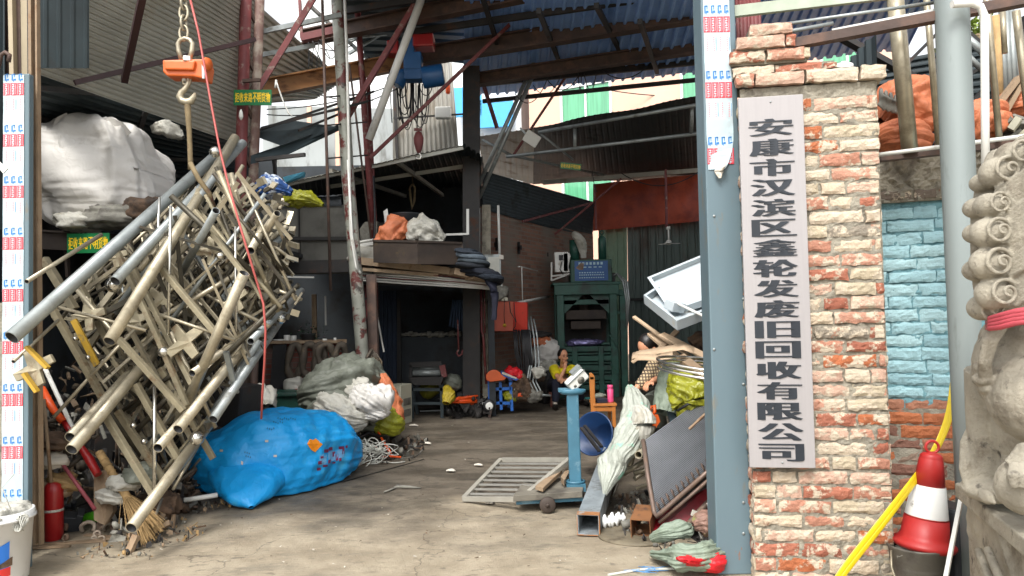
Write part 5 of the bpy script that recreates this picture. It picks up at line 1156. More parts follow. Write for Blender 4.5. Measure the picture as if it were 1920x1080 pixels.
q = MB(); q.path([P(349, 146, CY), P(353, 154, CY), P(352, 160, CY), P(346, 168, CY), P(340, 174, CY), P(337, 181, CY), P(341, 189, CY), P(350, 192, CY), P(359, 189, CY), P(364, 181, CY), P(366, 174, CY)], .02, 12, rs=[.016, .018, .02, .022, .026, .03, .032, .034, .03, .022, .008]); q.path([P(342, 150, CY), P(350, 144, CY), P(358, 150, CY), P(356, 158, CY), P(344, 158, CY)], .012, 10, True); q.build('hook', K['steel'], r)
r = root('lifting_chain', 'steel lifting chain above the orange crane scale', 'chain', P(345, 70, CY))
for i in range(7):
    y = 62-i*19; q = MB(); c = P(344.5, y, CY); hx = .035 if i % 2 == 0 else 0; pts = []
    for k in range(20):
        t = 2*PI*k/20; w_ = .034*math.cos(t); pts.append(c+V(w_ if i % 2 == 0 else .008*math.cos(t), 0 if i % 2 == 0 else w_, .062*math.sin(t)))
    q.path(pts, .011, 8, True); q.build('link', K['steel'], r)
q = MB(); q.path([P(349, 188, CY), P(352, 200, CY), P(355, 250, CY), P(357, 300, CY), P(358, 318, CY)], .03, 10, rs=[.022, .026, .02, .02, .024]); q.path([P(357, 306, CY-.1), P(372, 335, CY-.15), P(392, 362, CY-.1), P(404, 400, CY-.05)], .02, 8); T(q, 'lifting_strap', K['strap'], 'worn brown lifting strap tied between the scale hook and the pipes', 'strap')
q = MB(); q.path([P(352, -20, 5.6), P(372, 60, 5.6), P(384, 128, 5.55), P(395, 190, 5.5), P(412, 280, 5.45), P(428, 345, 5.4), P(452, 430, 5.35), P(470, 490, 5.35), P(482, 530, 5.4), P(494, 570, 5.4), P(498, 620, 5.4), P(496, 680, 5.5), P(492, 740, 5.6), P(490, 785, 5.7)], .0085, 8); T(q, 'red_cable', K['ropered'], 'long red control cable trailing down across the pipes to the blue bag', 'cable')
q = MB(); q.lathe([(.01, 0), (.025, .04), (.02, .09), (.008, .12)], P(452, 225, 8.6)); q.path([P(452, 225, 8.6)+V(0, 0, .1), P(452, 205, 8.6)], .008, 6); T(q, 'hanging_bulb', K['white'], 'small white bulb hanging beside the red tower below the green sign', 'bulb')
# ================================================================ LEFT SIDE GOODS
BY = 8.3
r = root('bulk_bag', 'huge bulging white bulk bag with loop handles on the left deck', 'bag', P(195, 425, BY))
q = MB(); 
def bf(q_, d):
    e = Vector([math.copysign(abs(x)**.62, x) for x in d]); e = Vector((e.x*.76, e.y*.62, e.z*.57))
    sh = 1-.18*max(0, e.z/.57)**1.5*(.6+.4*d.x) ; e.x *= sh*(1.0-.08*d.z); e.y *= sh
    if d.z > 0: e.z -= .16*max(0, d.x)**1.2
    an = math.atan2(d.y, d.x); ca, sa = math.cos(an), math.sin(an); pl = .034*(1-3*abs(noise.noise(V(ca*1.9, sa*1.9, d.z*.9))))+.018*(1-3*abs(noise.noise(V(ca*4.2, sa*4.2, d.z*1.8+2*ca))))*(.4+abs(d.z))+.012*(1-3*abs(noise.noise(V(ca*1.5, d.z*7, 4))))-.035
    e += d*(.12*noise.noise(d*1.5)+.035*fold(e, 6, 1.3, 4, 1.2)+pl)
    return e
q.ell(P(192, 325, BY), (1, 1, 1), None, 150, 90, bf); q.build('body', K['bagwhite'], r)
q = MB()
for pts in (((112, 270), (104, 246), (110, 226), (126, 218), (140, 228), (150, 250), (154, 268)), ((140, 262), (160, 246), (185, 232), (206, 226), (226, 234), (240, 250))):
    P3 = [P(x, y, BY-.42+.02*i) for i, (x, y) in enumerate(pts)]
    for i in range(len(P3)-1): q.bar(P3[i], P3[i+1]+(P3[i+1]-P3[i])*.15, .07, .012, V(0, 1, .3))
q.build('handle', K['bagwhite'], r)
T(MB().bag([P(110, 250, BY-.35), P(125, 262, BY-.42), P(130, 290, BY-.5), P(120, 330, BY-.5)], [(.06, .04), (.09, .07), (.1, .06), (.02, .02)], 4, .1, 8, 40, 8), 'bag_spout', K['bagwhite'], 'tied gathered neck flap on the near side of the white bulk bag', 'flap')
for i, (x, y, rx, rz, m_, lab) in enumerate(((230, 408, .42, .12, 'greyjunk', 'dusty rumpled sheet under the white bulk bag'), (290, 395, .3, .14, 'brownjunk', 'brown crumpled rubbish right of the white bulk bag'), (150, 418, .22, .1, 'bagpale', 'pale sheet corner at the foot of the bulk bag'))):
    T(MB().sack(P(x, y, 7.7), (rx, .25, rz), 50+i, .25, 5, nu=50, nv=26), 'rumpled_sheet', K[m_], lab, 'sheet')
T(MB().bag([P(480, 345, 8.2), P(498, 352, 8.2), P(520, 352, 8.2), P(548, 360, 8.2)], [(.05, .05), (.2, .12), (.17, .1), (.03, .03)], 61, .12, 8, 50, 10), 'blue_white_sack', mat('blue and white cloth', '#1f4a86', .6, bump=.5, bscale=9, btype='CRUMPLE', patch='#c2cad2', pr=(.5, .54), pscale=7), 'blue and white crumpled sack on the cabin ledge behind the pipes', 'sack')
T(MB().bag([P(528, 380, 8.8), P(550, 372, 8.8), P(580, 374, 8.8), P(606, 384, 8.8)], [(.04, .04), (.15, .1), (.14, .08), (.03, .02)], 63, .1, 8, 50, 10), 'yellow_sack', K['bagyellow'], 'yellow sack on the cabin ledge beside the blue and white one', 'sack')
# bucket with contents
Yk = 4.7; c = P(10, 1066, Yk); c = V(P(-6, 1000, Yk).x, Yk, 0); bz = .015; ht = P(10, 962, Yk).z
r = root('paint_bucket', 'white paint bucket with blue and red print at the bottom left', 'bucket', c)
q = MB(); q.lathe([(.0, .0), (.165, .0), (.172, .01), (.195, ht-.05), (.21, ht-.05), (.212, ht-.035), (.2, ht-.03), (.202, ht), (.19, ht), (.186, ht-.12), (.0, ht-.12)], c+V(0, 0, bz), n=48); q.build('shell', K['bucketwhite'], r)
def wrap(q, c, r_, a0, a1, zf0, zf1, n_=24, o=.0025):
    vs = []
    for i in range(n_+1):
        a = a0+(a1-a0)*i/n_; t = i/n_
        for z in (zf0(t), zf1(t)):
            rr_ = r_(z)+o; vs.append(c+V(math.sin(a)*rr_, -math.cos(a)*rr_, z))
    q.add(vs, [(2*i, 2*i+2, 2*i+3, 2*i+1) for i in range(n_)], True)
rf = lambda z: .172+(z-.01)/(ht-.06)*.023
q = MB(); wrap(q, c+V(0, 0, bz), rf, -1, .95, lambda t: .1, lambda t: .18+.09*t*t); q.build('blue_print', K['blueprint'], r)
q = MB(); wrap(q, c+V(0, 0, bz), rf, -1, 1.0, lambda t: .03+.03*t, lambda t: .065+.05*t, o=.003); q.build('red_print', K['redprint'], r)
q = MB(); wrap(q, c+V(0, 0, bz), rf, -1, 1.05, lambda t: .07+.05*t, lambda t: .1+.06*t+.012*math.sin(t*14), o=.0035); q.build('brown_print', K['brownjunk'], r)
q = MB()
for i, ch in enumerate('6漆'):
    a = .22+i*.3; rr_ = rf(.16)+.006; q.text(ch, c+V(math.sin(a)*rr_, -math.cos(a)*rr_, bz+.165), V(math.cos(a), math.sin(a), 0), V(0, 0, 1), .05, .045, bold=.002, copies=2)
q.build('lettering', K['white'], r)
q = MB()
for i, ch in enumerate('用'): q.text(ch, c+V(.06, -(rf(.3)+.002), bz+.29), V(1, 0, 0), V(0, 0, 1), .035, .05)
q.build('lettering', mat('grey print', '#9a9a9a', .5), r)
T(MB().sack(c+V(-.02, 0, ht-.01), (.18, .17, .07), 71, .35, 5, nu=60, nv=30), 'rag_heap', K['bagpale'], 'dirty white rags heaped in the paint bucket', 'rags')
q = MB(); c_ = random.Random(9)
for i in range(9):
    o = c+V(.2, -.08, ht-.04); q.path([o+V(.02*math.cos(t*.7+i)+.035*math.sin(t*.5+i), .02*math.sin(t+i), .05*math.cos(t*.6+i)) for t in range(10)], .0035, 5, True)
q.path([c+V(.17, -.1, ht), c+V(.1, -.1, ht+.18), c+V(.14, -.05, ht+.25)], .003, 5); T(q, 'string_knot', K['ropewhite'], 'white string knotted on the rim of the paint bucket', 'string')
# fire extinguisher
c = G(99, 1016); c = V(c.x-.02, c.y+.04, 0)
r = root('fire_extinguisher', 'red fire extinguisher body without a head standing by the shutter guide', 'extinguisher', c)
q = MB(); q.lathe([(.0, .0), (.055, .0), (.058, .005), (.058, .012), (.065, .02), (.066, .36), (.062, .39), (.05, .415), (.03, .428), (.0, .43)], c, n=36); q.build('cylinder', K['red'], r)
q = MB(); q.lathe([(.0665, .215), (.068, .218), (.068, .23), (.0665, .233)], c, n=36); q.build('band', K['bagpale'], r)
q = MB(); wrap(q, c, lambda z: .066, -1.5, -1.05, lambda t: .13, lambda t: .35, 8); q.build('label', K['white'], r)
q = MB(); wrap(q, c, lambda z: .067, -1.25, -1.1, lambda t: .135, lambda t: .16, 5); q.build('label_mark', K['black'], r)
q = MB(); q.lathe([(.02, .425), (.02, .445), (.012, .45), (.0, .45)], c, n=16); q.build('neck', K['darksteel'], r)
# broom
r = root('straw_broom', 'straw broom with a bound handle leaning among the left debris', 'broom', G(270, 985))
a = P(186, 848, 5.75); b = P(242, 938, 5.6); q = MB(); q.path([a.lerp(b, t/8) for t in range(9)], .03, 12, rs=[.03, .031, .03, .028, .027, .026, .027, .03, .032])
for k in range(7): t = .06+k*.12; q.path([a.lerp(b, t)+(frame(b-a)[0]*math.cos(u)+frame(b-a)[1]*math.sin(u))*.031 for u in [2*PI*j/10 for j in range(10)]], .004, 5, True)
q.build('handle', K['straw'], r)
q = MB(); c_ = random.Random(4)
for i in range(330):
    d = (b-a).normalized(); x, y = frame(d); u, v_ = c_.gauss(0, 1), c_.gauss(0, 1); s = b+x*u*.012+y*v_*.012-d*.03
    L_ = c_.uniform(.25, .42); e = s+d*L_+x*u*.075+y*v_*.05+V(.04*u, 0, 0); e.z = max(.01, e.z); mid = s.lerp(e, .5)+V(c_.uniform(-.01, .01), 0, c_.uniform(-.01, .01)); q.path([s, mid, e], .0022, 3, cap=False)
q.build('bristles', K['straw'], r)
# rods and sticks leaning low on the left
def rod(nm, a, b, rd_, m, lab, cat='rod', box=0):
    q = MB(); (q.bar(a, b, rd_*2, box) if box else q.tube(a, b, rd_)); return T(q, nm, K[m] if isinstance(m, str) else m, lab, cat)
rod('white_pipe', P(84, 690, 5.8), G(223, 990), .016, 'pvc', 'long thin white pipe leaning down to the debris on the left', 'pipe')
rod('red_pipe', P(94, 838, 5.7), P(178, 955, 5.5), .014, mat('dull crimson pipe', '#8c3f48', .6), 'dull crimson stick crossing the rubbish above the extinguisher', 'stick')
q = MB(); q.path([P(78, 728, 5.85), P(100, 768, 5.8), P(118, 790, 5.8)], .028, 10); T(q, 'orange_lever', K['orangep'], 'orange flattened handle behind the long white pipe', 'handle bar')
q = MB(); q.path([P(116, 786, 5.82), P(150, 835, 5.8), P(168, 862, 5.8), P(184, 890, 5.75)], .03, 10, rs=[.022, .022, .035, .03]); T(q, 'red_tool', K['red'], 'red curved tool handle below the orange one', 'tool')
rod('stick', P(82, 748, 5.5), P(96, 905, 5.5), .012, 'wood', 'thin brown stick standing just right of the shutter guide', 'stick')
q = MB(); q.prism([P(176, 890, 5.85), P(206, 876, 5.85), P(212, 960, 5.7), P(196, 985, 5.6), P(176, 975, 5.6)], V(0, .06, 0)); T(q, 'wood_slab', K['wood'], 'dark weathered slab of wood behind the broom', 'wood')
q = MB(); q.path([P(172, 806, 5.8), P(182, 808, 5.8), P(184, 816, 5.8), P(176, 821, 5.8), P(170, 816, 5.8)], .014, 8, True); T(q, 'iron_ring', K['belt'], 'small iron ring on the pipes near the red tool', 'ring')
q = MB(); q.pipe(P(345, 938, 6.2), P(408, 928, 6.3), .02); T(q, 'white_tube', K['pvc'], 'short white tube lying on the floor left of the blue bag', 'tube')
q = MB(); q.pipe(P(324, 918, 5.9), P(372, 836, 6.2), .012); T(q, 'thin_pipe', K['steel'], 'thin steel pipe under the bundle near the blue bag', 'pipe')
r = root('green_boot', 'bright green plastic shoe lying among the bones of scrap', 'shoe', G(178, 985)); q = MB()
a = G(152, 985)+V(0, 0, .05); b = G(200, 983)+V(0, 0, .07); pts = [a.lerp(b, t/8) for t in range(9)]
x, y = frame(b-a); vs = []; rs = [.012, .035, .045, .05, .05, .048, .05, .052, .05]
for k, (p, r0) in enumerate(zip(pts, rs)):
    for j in range(20):
        t = 2*PI*j/20; vs.append(p+x*math.cos(t)*r0*1.1+y*math.sin(t)*r0*.9)
for k, (p, r0) in enumerate(zip(pts[:3:-1], [.044, .042, .042, .04, .038])):
    for j in range(20):
        t = 2*PI*j/20; vs.append(p+x*math.cos(t)*r0*1.1+y*math.sin(t)*r0*.9)
q.add(vs, [(k*20+j, k*20+(j+1) % 20, (k+1)*20+(j+1) % 20, (k+1)*20+j) for k in range(13) for j in range(20)]+[tuple(range(20))], True); q.build('shell', K['greenplastic'], r)
r = root('dark_toolbox', 'broken dark grey plastic case beside the extinguisher', 'case', G(136, 1000)); q = MB()
q.box(G(134, 998)+V(0, 0, .08), (.13, .1, .12), rot(.3, .2, .5)); q.box(G(147, 996)+V(0, 0, .09), (.05, .12, .13), rot(.3, .3, .5)); q.box(G(124, 985)+V(0, 0, .15), (.1, .03, .03), rot(.2, .3, .2)); q.box(G(138, 985)+V(0, 0, .16), (.03, .04, .07), rot(.5, .3, .2)); q.build('body', K['darkplastic'], r, bevel=.006)
# scrap rings and fittings
c_ = random.Random(77)
FG = 'rusty pipe fittings on the ground by the green shoe'
spots = [(165, 1003, .05, 0), (190, 995, .045, 1), (205, 1000, .04, 0), (182, 1008, .03, 1), (110, 1003, .055, 0), (214, 994, .035, 1), (176, 1014, .022, 1), (190, 1016, .022, 0), (122, 1015, .03, 1)]
labs = ['pale pipe elbow left of the round ring fitting', 'ring shaped flange fitting with a dark hole', 'curved clamp fitting right of the ring shaped flange', 'small pale stub fitting under the ring flange', 'brown arched bracket at the foot of the extinguisher', 'clamp half nearest the lower end of the long white pipe', 'tiny pale nut in front of the pipe elbow', 'tiny pale stub in front of the ring flange', 'small knob of metal between bracket and elbow']
for i, (x, y, s, k) in enumerate(spots):
    q = MB(); c = G(x, y)+V(0, 0, s*.9); a0 = c_.uniform(-.5, .5)
    if k: q.lathe([(s*.5, -s*.5), (s, -s*.4), (s, s*.1), (s*.7, s*.3), (s*.45, s*.3), (s*.45, -s*.4)], c, (a0, -1, .35), 18)
    else: q.path([c+V(math.cos(t)*s, .3*s*math.sin(t*2), math.sin(t)*s) for t in [PI*1.25*j/10-.3 for j in range(11)]], s*.3, 8)
    T(q, 'pipe_fitting', mat('chalky metal %d' % i, ['#9c8f80', '#8d7b6b', '#8f8577', '#b09f8d', '#6f5a49', '#a09383', '#b5a795', '#a89a88', '#8a7966'][i], .7, bump=.4, patch='#6d5543', pr=(.5, .62), pscale=9), labs[i], 'fitting', FG)
def rubble(name, spots_n, area, zmax, mats, lab, seed, size=(.015, .06), kind='stuff', fn=None, cat=None):
    cc = random.Random(seed)
    for mi, m_ in enumerate(mats):
        q = MB()
        for i in range(spots_n//len(mats)):
            while True:
                x = cc.uniform(area[0], area[2]); y = cc.uniform(area[1], area[3])
                if fn is None or fn(x, y): break
            s = cc.uniform(*size); c = V(x, y, s*.3+cc.random()**2*(zmax(x, y) if callable(zmax) else zmax)); t = cc.random()
            R_ = rot(cc.uniform(0, 3), cc.uniform(0, 3), cc.uniform(0, 3))
            if t < .45: q.box(c, (s*cc.uniform(.5, 2.2), s*cc.uniform(.3, 1), s*cc.uniform(.08, .5)), R_)
            elif t < .65: q.tube(c-R_ @ V(s*1.6, 0, 0), c+R_ @ V(s*1.6, 0, 0), s*.14, n=6)
            elif t < .85:
                k = [c+R_ @ V(s*cc.uniform(-1, 1), s*cc.uniform(-1, 1), s*.15*cc.uniform(-1, 1)) for _ in range(5)]; q.add(k, [(0, 1, 2), (0, 2, 3), (0, 3, 4)])
            else: q.ell(c, (s*.6, s*.5, s*.35), R_, 7, 5)
        tag(q.build(name, K[m_]), lab % ['dusty brown', 'grey', 'dark', 'pale', 'straw coloured'][mi % 5] if '%s' in lab else lab, cat, None, kind)
# debris bank on the left
def EDGE(y): return -2.62-.12*(y-5.2)+.05*math.sin(9*y)
A_ = (-4.6, 5.15, -2.35, 7.6)
inb = lambda x, y: x < -2.1-.42*(y-5.1)*.6+.15*math.sin(y*5)-.1
rubble('scrap_heap', 1900, (-4.6, 5.2, -2.2, 8.6), lambda x, y: max(0, min(1.15, (-x-2.3-(7.2-y)*.12)*.6)), ['brownjunk', 'greyjunk', 'darkjunk', 'belt', 'wood'], '%s mixed scrap heaped on the left below the hanging pipes', 5, (.02, .1), fn=lambda x, y: x < EDGE(y) and not (y < 5.95 and -3.7 < x < -2.85))
q = MB()
def hp(u, v):
    y = 5.25+3.9*v; x = -4.9+(EDGE(y)+4.9)*u; e = min(1, (1-u)*3)*min(1, max(0, v-.15)*3)
    return V(x, y, -.03+e*(.55*(1-u)+.1)+.16*noise.noise(V(x*4, y*4, 0))*e+.07*noise.noise(V(x*13, y*13, 1))*e)
q.grid(hp, 70, 90, False); tag(q.build('scrap_mound', K['darkjunk']), 'dark compacted mound of rubbish under the left scrap', None, None, 'stuff')
rubble('floor_litter', 260, (-3.0, 5.1, -1.6, 6.6), .03, ['brownjunk', 'greyjunk', 'wood', 'darkjunk', 'straw'], 'small %s litter along the left edge of the yard floor', 15, (.008, .035), fn=lambda x, y: x < EDGE(y)+.22+.12*math.sin(7*y))
for i, (x, y, L_, a) in enumerate(((130, 1022, .5, .15), (200, 1010, .4, -.3), (90, 1030, .3, .1), (165, 1018, .35, .3))):
    q = MB(); c = G(x, y)+V(0, 0, .015); d = V(math.cos(a), math.sin(a), 0)*L_/2; q.bar(c-d, c+d, .035, .012, V(0, 0, 1)); T(q, 'bark_strip', K['wood'], ['longest brown splinter lying in front of the extinguisher', 'splinter below the bundle pipe end', 'orange brown splinter at the foot of the bucket', 'short splinter under the ring fitting'][i], 'splinter', 'splinters on the floor at the left')
rr2 = [(103, 915, .32, .2, 'woodpale', .3, 'tan board slanting over the extinguisher'), (120, 905, .3, .18, 'straw', -.2, 'yellowish cardboard above the extinguisher'), (95, 860, .25, .2, 'paper', .5, 'crumpled pale carton in the left scrap'), (230, 905, .3, .1, 'bagpale', .1, 'whitish plastic sheet behind the broom'), (262, 890, .34, .12, 'baggrey', -.3, 'clear grey plastic sheet beneath the bundle'), (100, 830, .22, .22, 'brownjunk', .4, 'brown knotted cloth in the left scrap'), (210, 930, .2, .12, 'bagpale', .3, 'pale rag by the wood slab')]
for i, (x, y, rx, rz, m_, a, lab) in enumerate(rr2):
    T(MB().bag([P(x-22, y+8, 5.75), P(x-5, y-4, 5.7), P(x+12, y+3, 5.7), P(x+28, y+10, 5.75)], [(.03, .02), (.12, .06), (.13, .05), (.03, .015)], 80+i, .12, 8, 36, 8), 'scrap_piece', K[m_], lab, 'scrap')
q = MB()
for i in range(7):
    c = P(98+i*5, 805+i*9, 5.85); q.path([c+V(.09*math.cos(t+i), .05*math.sin(t*2), .07*math.sin(t)) for t in [j*.7 for j in range(9)]], .02, 7, True)
T(q, 'old_rope', K['belt'], 'thick old rope coiled in the scrap behind the shutter guide', 'rope')
T(MB().bag([P(255, 955, 5.9), P(285, 948, 5.9), P(320, 950, 6.0), P(340, 958, 6.0)], [(.03, .04), (.15, .1), (.13, .09), (.03, .02)], 97, .14, 9, 50, 10, floor=.0), 'leaf_heap', K['brownjunk'], 'heap of brown leaves and straw beside the broom', 'leaves')
# dark tray pieces behind bundle (lower)
q = MB(); q.box(P(330, 850, 7.2), (1.3, .5, .5), rot(.1, .1, .2)); q.box(P(400, 800, 7.6), (.8, .4, .9), rot(0, .1, -.2)); T(q, 'dark_machine', K['darksteel'], 'dark machine casing half hidden behind the hanging bundle', 'machine', bevel=.02)
# ================================================================ BLUE BAG
r = root('blue_bag', 'large bright blue stuffed woven bag lying on the yard floor', 'bag', G(500, 900))
g1, g2, g3, g4, g5 = G(452, 945), G(470, 918), G(520, 878), G(585, 858), G(640, 850)
q = MB()
q.bag([P(372, 884, 7.3), P(392, 876, 7.2), P(440, 866, 7.1), P(505, 856, 7.15), P(568, 848, 7.4), P(618, 848, 7.7), P(648, 848, 7.9), P(660, 850, 8.0)], [(.05, .08), (.22, .2), (.42, .36), (.5, .45), (.46, .42), (.36, .31), (.22, .2), (.05, .05)], 31, .07, 2.4, 190, 18, .82, floor=.012, n=6, pleat=.45)
q.bag([G(471, 958)+V(0, 0, .03), G(468, 950)+V(0, 0, .1), G(464, 936)+V(0, .1, .2), G(474, 915)+V(0, .22, .3)], [(.02, .015), (.2, .1), (.36, .2), (.42, .28)], 12, .05, 3.5, 90, 12, .9, floor=.012, pleat=.15)
q.build('body', K['bagblue'], r)
q = MB(); q.bag([P(628, 815, 7.5), P(640, 812, 7.5), P(652, 820, 7.5), P(655, 830, 7.55)], [(.06, .06), (.12, .1), (.1, .09), (.03, .03)], 8, .05, 8, 50, 10, .9); q.build('knot', K['bagblue'], r)
blue_root = r
# ================================================================ CENTRE OF THE YARD
q = MB(); q.bar(G(612, 903)+V(0, 0, .006), G(641, 905)+V(0, 0, .006), .012, .004); q.bar(G(641, 905)+V(0, 0, .006), G(795, 862)+V(0, 0, .006), .014, .004)
tag(q.build('floor_joint', K['black']), 'dark joint line in the floor right of the blue bag', None, None, 'structure')
# sticker, marks on the blue bag
def onbag(px, py):
    """front skin of the blue bag met from the viewer's side, by walking the mesh"""
    o = [c for c in blue_root.children if c.name.startswith('body')][0]; o0 = WL[blue_root.name]
    d = (P(px, py, 5)-CAMLOC).normalized(); hit, loc, nn, _ = o.ray_cast(CAMLOC-o0, d)
    return (loc+o0, nn) if hit else (None, None)
bpy.context.view_layer.update()
def decal(pts, mb, off=.004):
    cx = sum(p[0] for p in pts)/len(pts); cy = sum(p[1] for p in pts)/len(pts); n = len(pts); rings = []
    for f in (0, .5, 1):
        for x, y in (pts if f else pts[:1]):
            l, nn = onbag(cx+(x-cx)*f, cy+(y-cy)*f)
            if l is None: return
            rings.append(l+(CAMLOC-l).normalized()*off)
    fs = [(0, 1+i, 1+(i+1) % n) for i in range(n)]+[(1+i, 1+n+i, 1+n+(i+1) % n, 1+(i+1) % n) for i in range(n)]
    mb.add(rings, fs)
q = MB(); decal([(576, 832), (581, 823), (587, 825), (592, 822), (605, 833), (591, 848), (583, 843)], q, .012)
if q.v: q.build('orange_label', mat('orange label', '#f0901c', .5, var=.05), blue_root)
q = MB(); q2 = MB()
for (x, y, w_, h) in ((612, 846, 8, 6), (620, 842, 7, 6), (600, 868, 7, 6), (598, 880, 7, 5), (626, 852, 5, 9), (632, 858, 5, 12), (640, 840, 10, 5), (644, 846, 4, 12), (638, 862, 5, 6), (610, 874, 9, 4), (618, 866, 5, 7), (650, 838, 4, 5), (604, 858, 5, 4), (626, 868, 6, 3)): decal([(x-w_/2, y-h/2), (x+w_/2, y-h/2-1), (x+w_/2, y+h/2-1), (x-w_/2, y+h/2)], q, .008)
for (x, y, w_, h) in ((606, 862, 14, 22), (622, 856, 14, 22), (638, 852, 14, 20)): decal([(x-w_/2, y-h/2+4), (x, y-h/2), (x+w_/2, y-h/2+1), (x+w_/2, y+h/2-5), (x, y+h/2-2), (x-w_/2, y+h/2)], q2, .005)
if q.v: q.build('red_print', mat('purple red print', '#7c2a52', .5, var=.2), blue_root)
if q2.v: q2.build('pale_print', mat('pale blue print', '#6ba6d4', .5, var=.2), blue_root)
q = MB()
for i, (x0, y0, n_) in enumerate(((520, 784, 9), (512, 791, 5), (500, 803, 4), (458, 848, 3), (460, 855, 3))):
    for k in range(n_):
        x, y = x0+k*4, y0+(k % 3)*1.2
        decal([(x, y), (x+2.6, y-1), (x+2.8, y-.2), (x+.2, y+.8)], q, .004); decal([(x+.8, y-2), (x+1.5, y-2), (x+1.9, y+2), (x+1.2, y+2)], q, .004)
if q.v: q.build('pen_marks', mat('faded pen', '#1d4f72', .6), blue_root)
q = MB(); decal([(452, 864), (456, 866), (455, 872), (452, 870)], q, .003)
for x, y in ((500, 827), (516, 855), (415, 845)): decal([(x-3, y-2), (x+3, y-2), (x+3, y+2), (x-3, y+2)], q, .006)
if q.v: q.build('tape_bit', K['paper'], blue_root)
# sacks behind
def bagT(nm, sp, rad, seed, amp, k, m, lab, cat='sack', nu=80, sub=10, floor=None, n=6, **kk):
    return T(MB().bag(sp, rad, seed, amp, k, nu, sub, .85, floor, n), nm, K[m] if isinstance(m, str) else m, lab, cat, **kk)
bagT('tarpaulin_heap', [P(568, 750, 9.3), P(600, 735, 9.2), P(645, 722, 9.3), P(690, 730, 9.5), P(705, 750, 9.6)], [(.05, .1), (.35, .25), (.4, .34), (.3, .3), (.05, .05)], 3, .12, 4, 'baggrey', 'heaped grey green tarpaulin behind the blue bag', 'tarpaulin', 110, 12, 0)
bagT('tarpaulin_heap', [P(575, 775, 9.0), P(620, 772, 8.9), P(680, 775, 9.0), P(720, 790, 9.2)], [(.05, .05), (.3, .2), (.35, .22), (.1, .1)], 13, .12, 4, 'baggrey', 'lower fold of grey green tarpaulin under the white sheets', 'tarpaulin', 90, 10, 0)
bagT('white_sheeting', [P(600, 760, 8.7), P(625, 768, 8.5), P(655, 785, 8.4), P(690, 790, 8.4)], [(.08, .1), (.22, .16), (.22, .16), (.06, .05)], 23, .14, 6, 'bagpale', 'folded greyish white sheeting in the middle heap', 'sheeting', 90, 12, 0)
bagT('white_sheeting', [P(672, 728, 8.8), P(690, 748, 8.6), P(705, 765, 8.5), P(712, 785, 8.5)], [(.06, .06), (.2, .16), (.2, .2), (.08, .08)], 24, .14, 6, 'bagwhite', 'brightest white crumpled sheet beside the orange sack', 'sheeting', 90, 12, 0)
bagT('white_sheeting', [P(655, 725, 9.2), P(668, 735, 9.0), P(676, 752, 8.9)], [(.06, .06), (.16, .16), (.1, .1)], 25, .12, 6, 'bagpale', 'small peaked white sheet on top of the tarpaulin', 'sheeting', 60, 10)
bagT('orange_bag', [P(716, 702, 9.4), P(720, 722, 9.35), P(730, 750, 9.3), P(735, 790, 9.25)], [(.05, .05), (.09, .1), (.13, .12), (.16, .12)], 26, .07, 7, 'bagorange', 'upright orange woven sack left of the cream appliance panel', 'sack', 70, 12, 0)
bagT('yellow_bag', [P(690, 790, 9.0), P(712, 785, 8.9), P(735, 795, 8.9), P(752, 800, 9.0)], [(.06, .06), (.2, .16), (.18, .14), (.06, .05)], 27, .1, 7, mat('olive yellow bag', '#8f9128', .5, var=.25, bump=.6, bscale=9, btype='CRUMPLE'), 'olive yellow sack at the foot of the orange one', 'sack', 70, 12, 0)
bagT('black_sack', [P(690, 690, 9.8), P(698, 710, 9.7), P(706, 730, 9.7)], [(.08, .08), (.14, .12), (.12, .1)], 28, .08, 7, 'black', 'dark sack between tarpaulin and orange sack', 'sack', 50, 10, 0)
bagT('pale_sack', [P(470, 742, 8.6), P(488, 748, 8.4), P(500, 770, 8.2)], [(.1, .08), (.16, .15), (.08, .08)], 29, .12, 6, 'bagpale', 'pale sack behind the top left of the blue bag', 'sack', 60, 12, 0)
# cream appliance panel
r = root('appliance_shell', 'cream appliance shell with two grey grilles standing on the floor', 'appliance', G(757, 795))
q = MB(); a = G(752, 797); b = G(773, 791); hh = P(740, 723, a.y).z; xq = (b-a); nq = V(xq.y, -xq.x, 0).normalized()
q.prism([a, b, b-nq*.28, a-nq*.28], V(-.0, 0, hh)); q.build('shell', K['cream'], r, bevel=.01)
q = MB()
for z0, z1 in ((.14, .28), (.36, .5)): q.prism([a+xq*.2+nq*.004+V(0, 0, z0*hh*1.3), a+xq*.85+nq*.004+V(0, 0, z0*hh*1.3), a+xq*.85+nq*.004+V(0, 0, z1*hh*1.3), a+xq*.2+nq*.004+V(0, 0, z1*hh*1.3)], nq*.006)
q.build('grille', K['greyjunk'], r)
# rope coil
r = root('rope_heap', 'loose heap of white nylon rope beside the blue bag', 'rope', G(690, 865)); c_ = random.Random(31)
q = MB(); g0 = G(692, 868)
for i in range(26):
    cx, cy = c_.gauss(0, .1), c_.gauss(0, .09); ra, rb = c_.uniform(.06, .2), c_.uniform(.05, .15); ph = c_.uniform(0, 6); zt = c_.uniform(.02, .2)
    q.path([g0+V(cx+ra*math.cos(t+ph)*(1+.15*math.sin(3*t+i)), cy+rb*math.sin(t+ph), max(.012, zt+.06*math.sin(t*1.3+i))) for t in [2*PI*j/22*1.1 for j in range(22)]], .0055, 6)
q.path([g0+V(-.35+.05*i, -.1+.05*math.sin(i), .02+.01*i) for i in range(8)], .007, 6); q.path([g0+V(.1+.05*i, -.05+.03*math.sin(i*1.2), .012) for i in range(7)], .006, 6)
q.build('rope', K['ropewhite'], r)
r = root('bent_rack', 'bent orange tubular frame lying behind the rope heap', 'frame', G(725, 855))
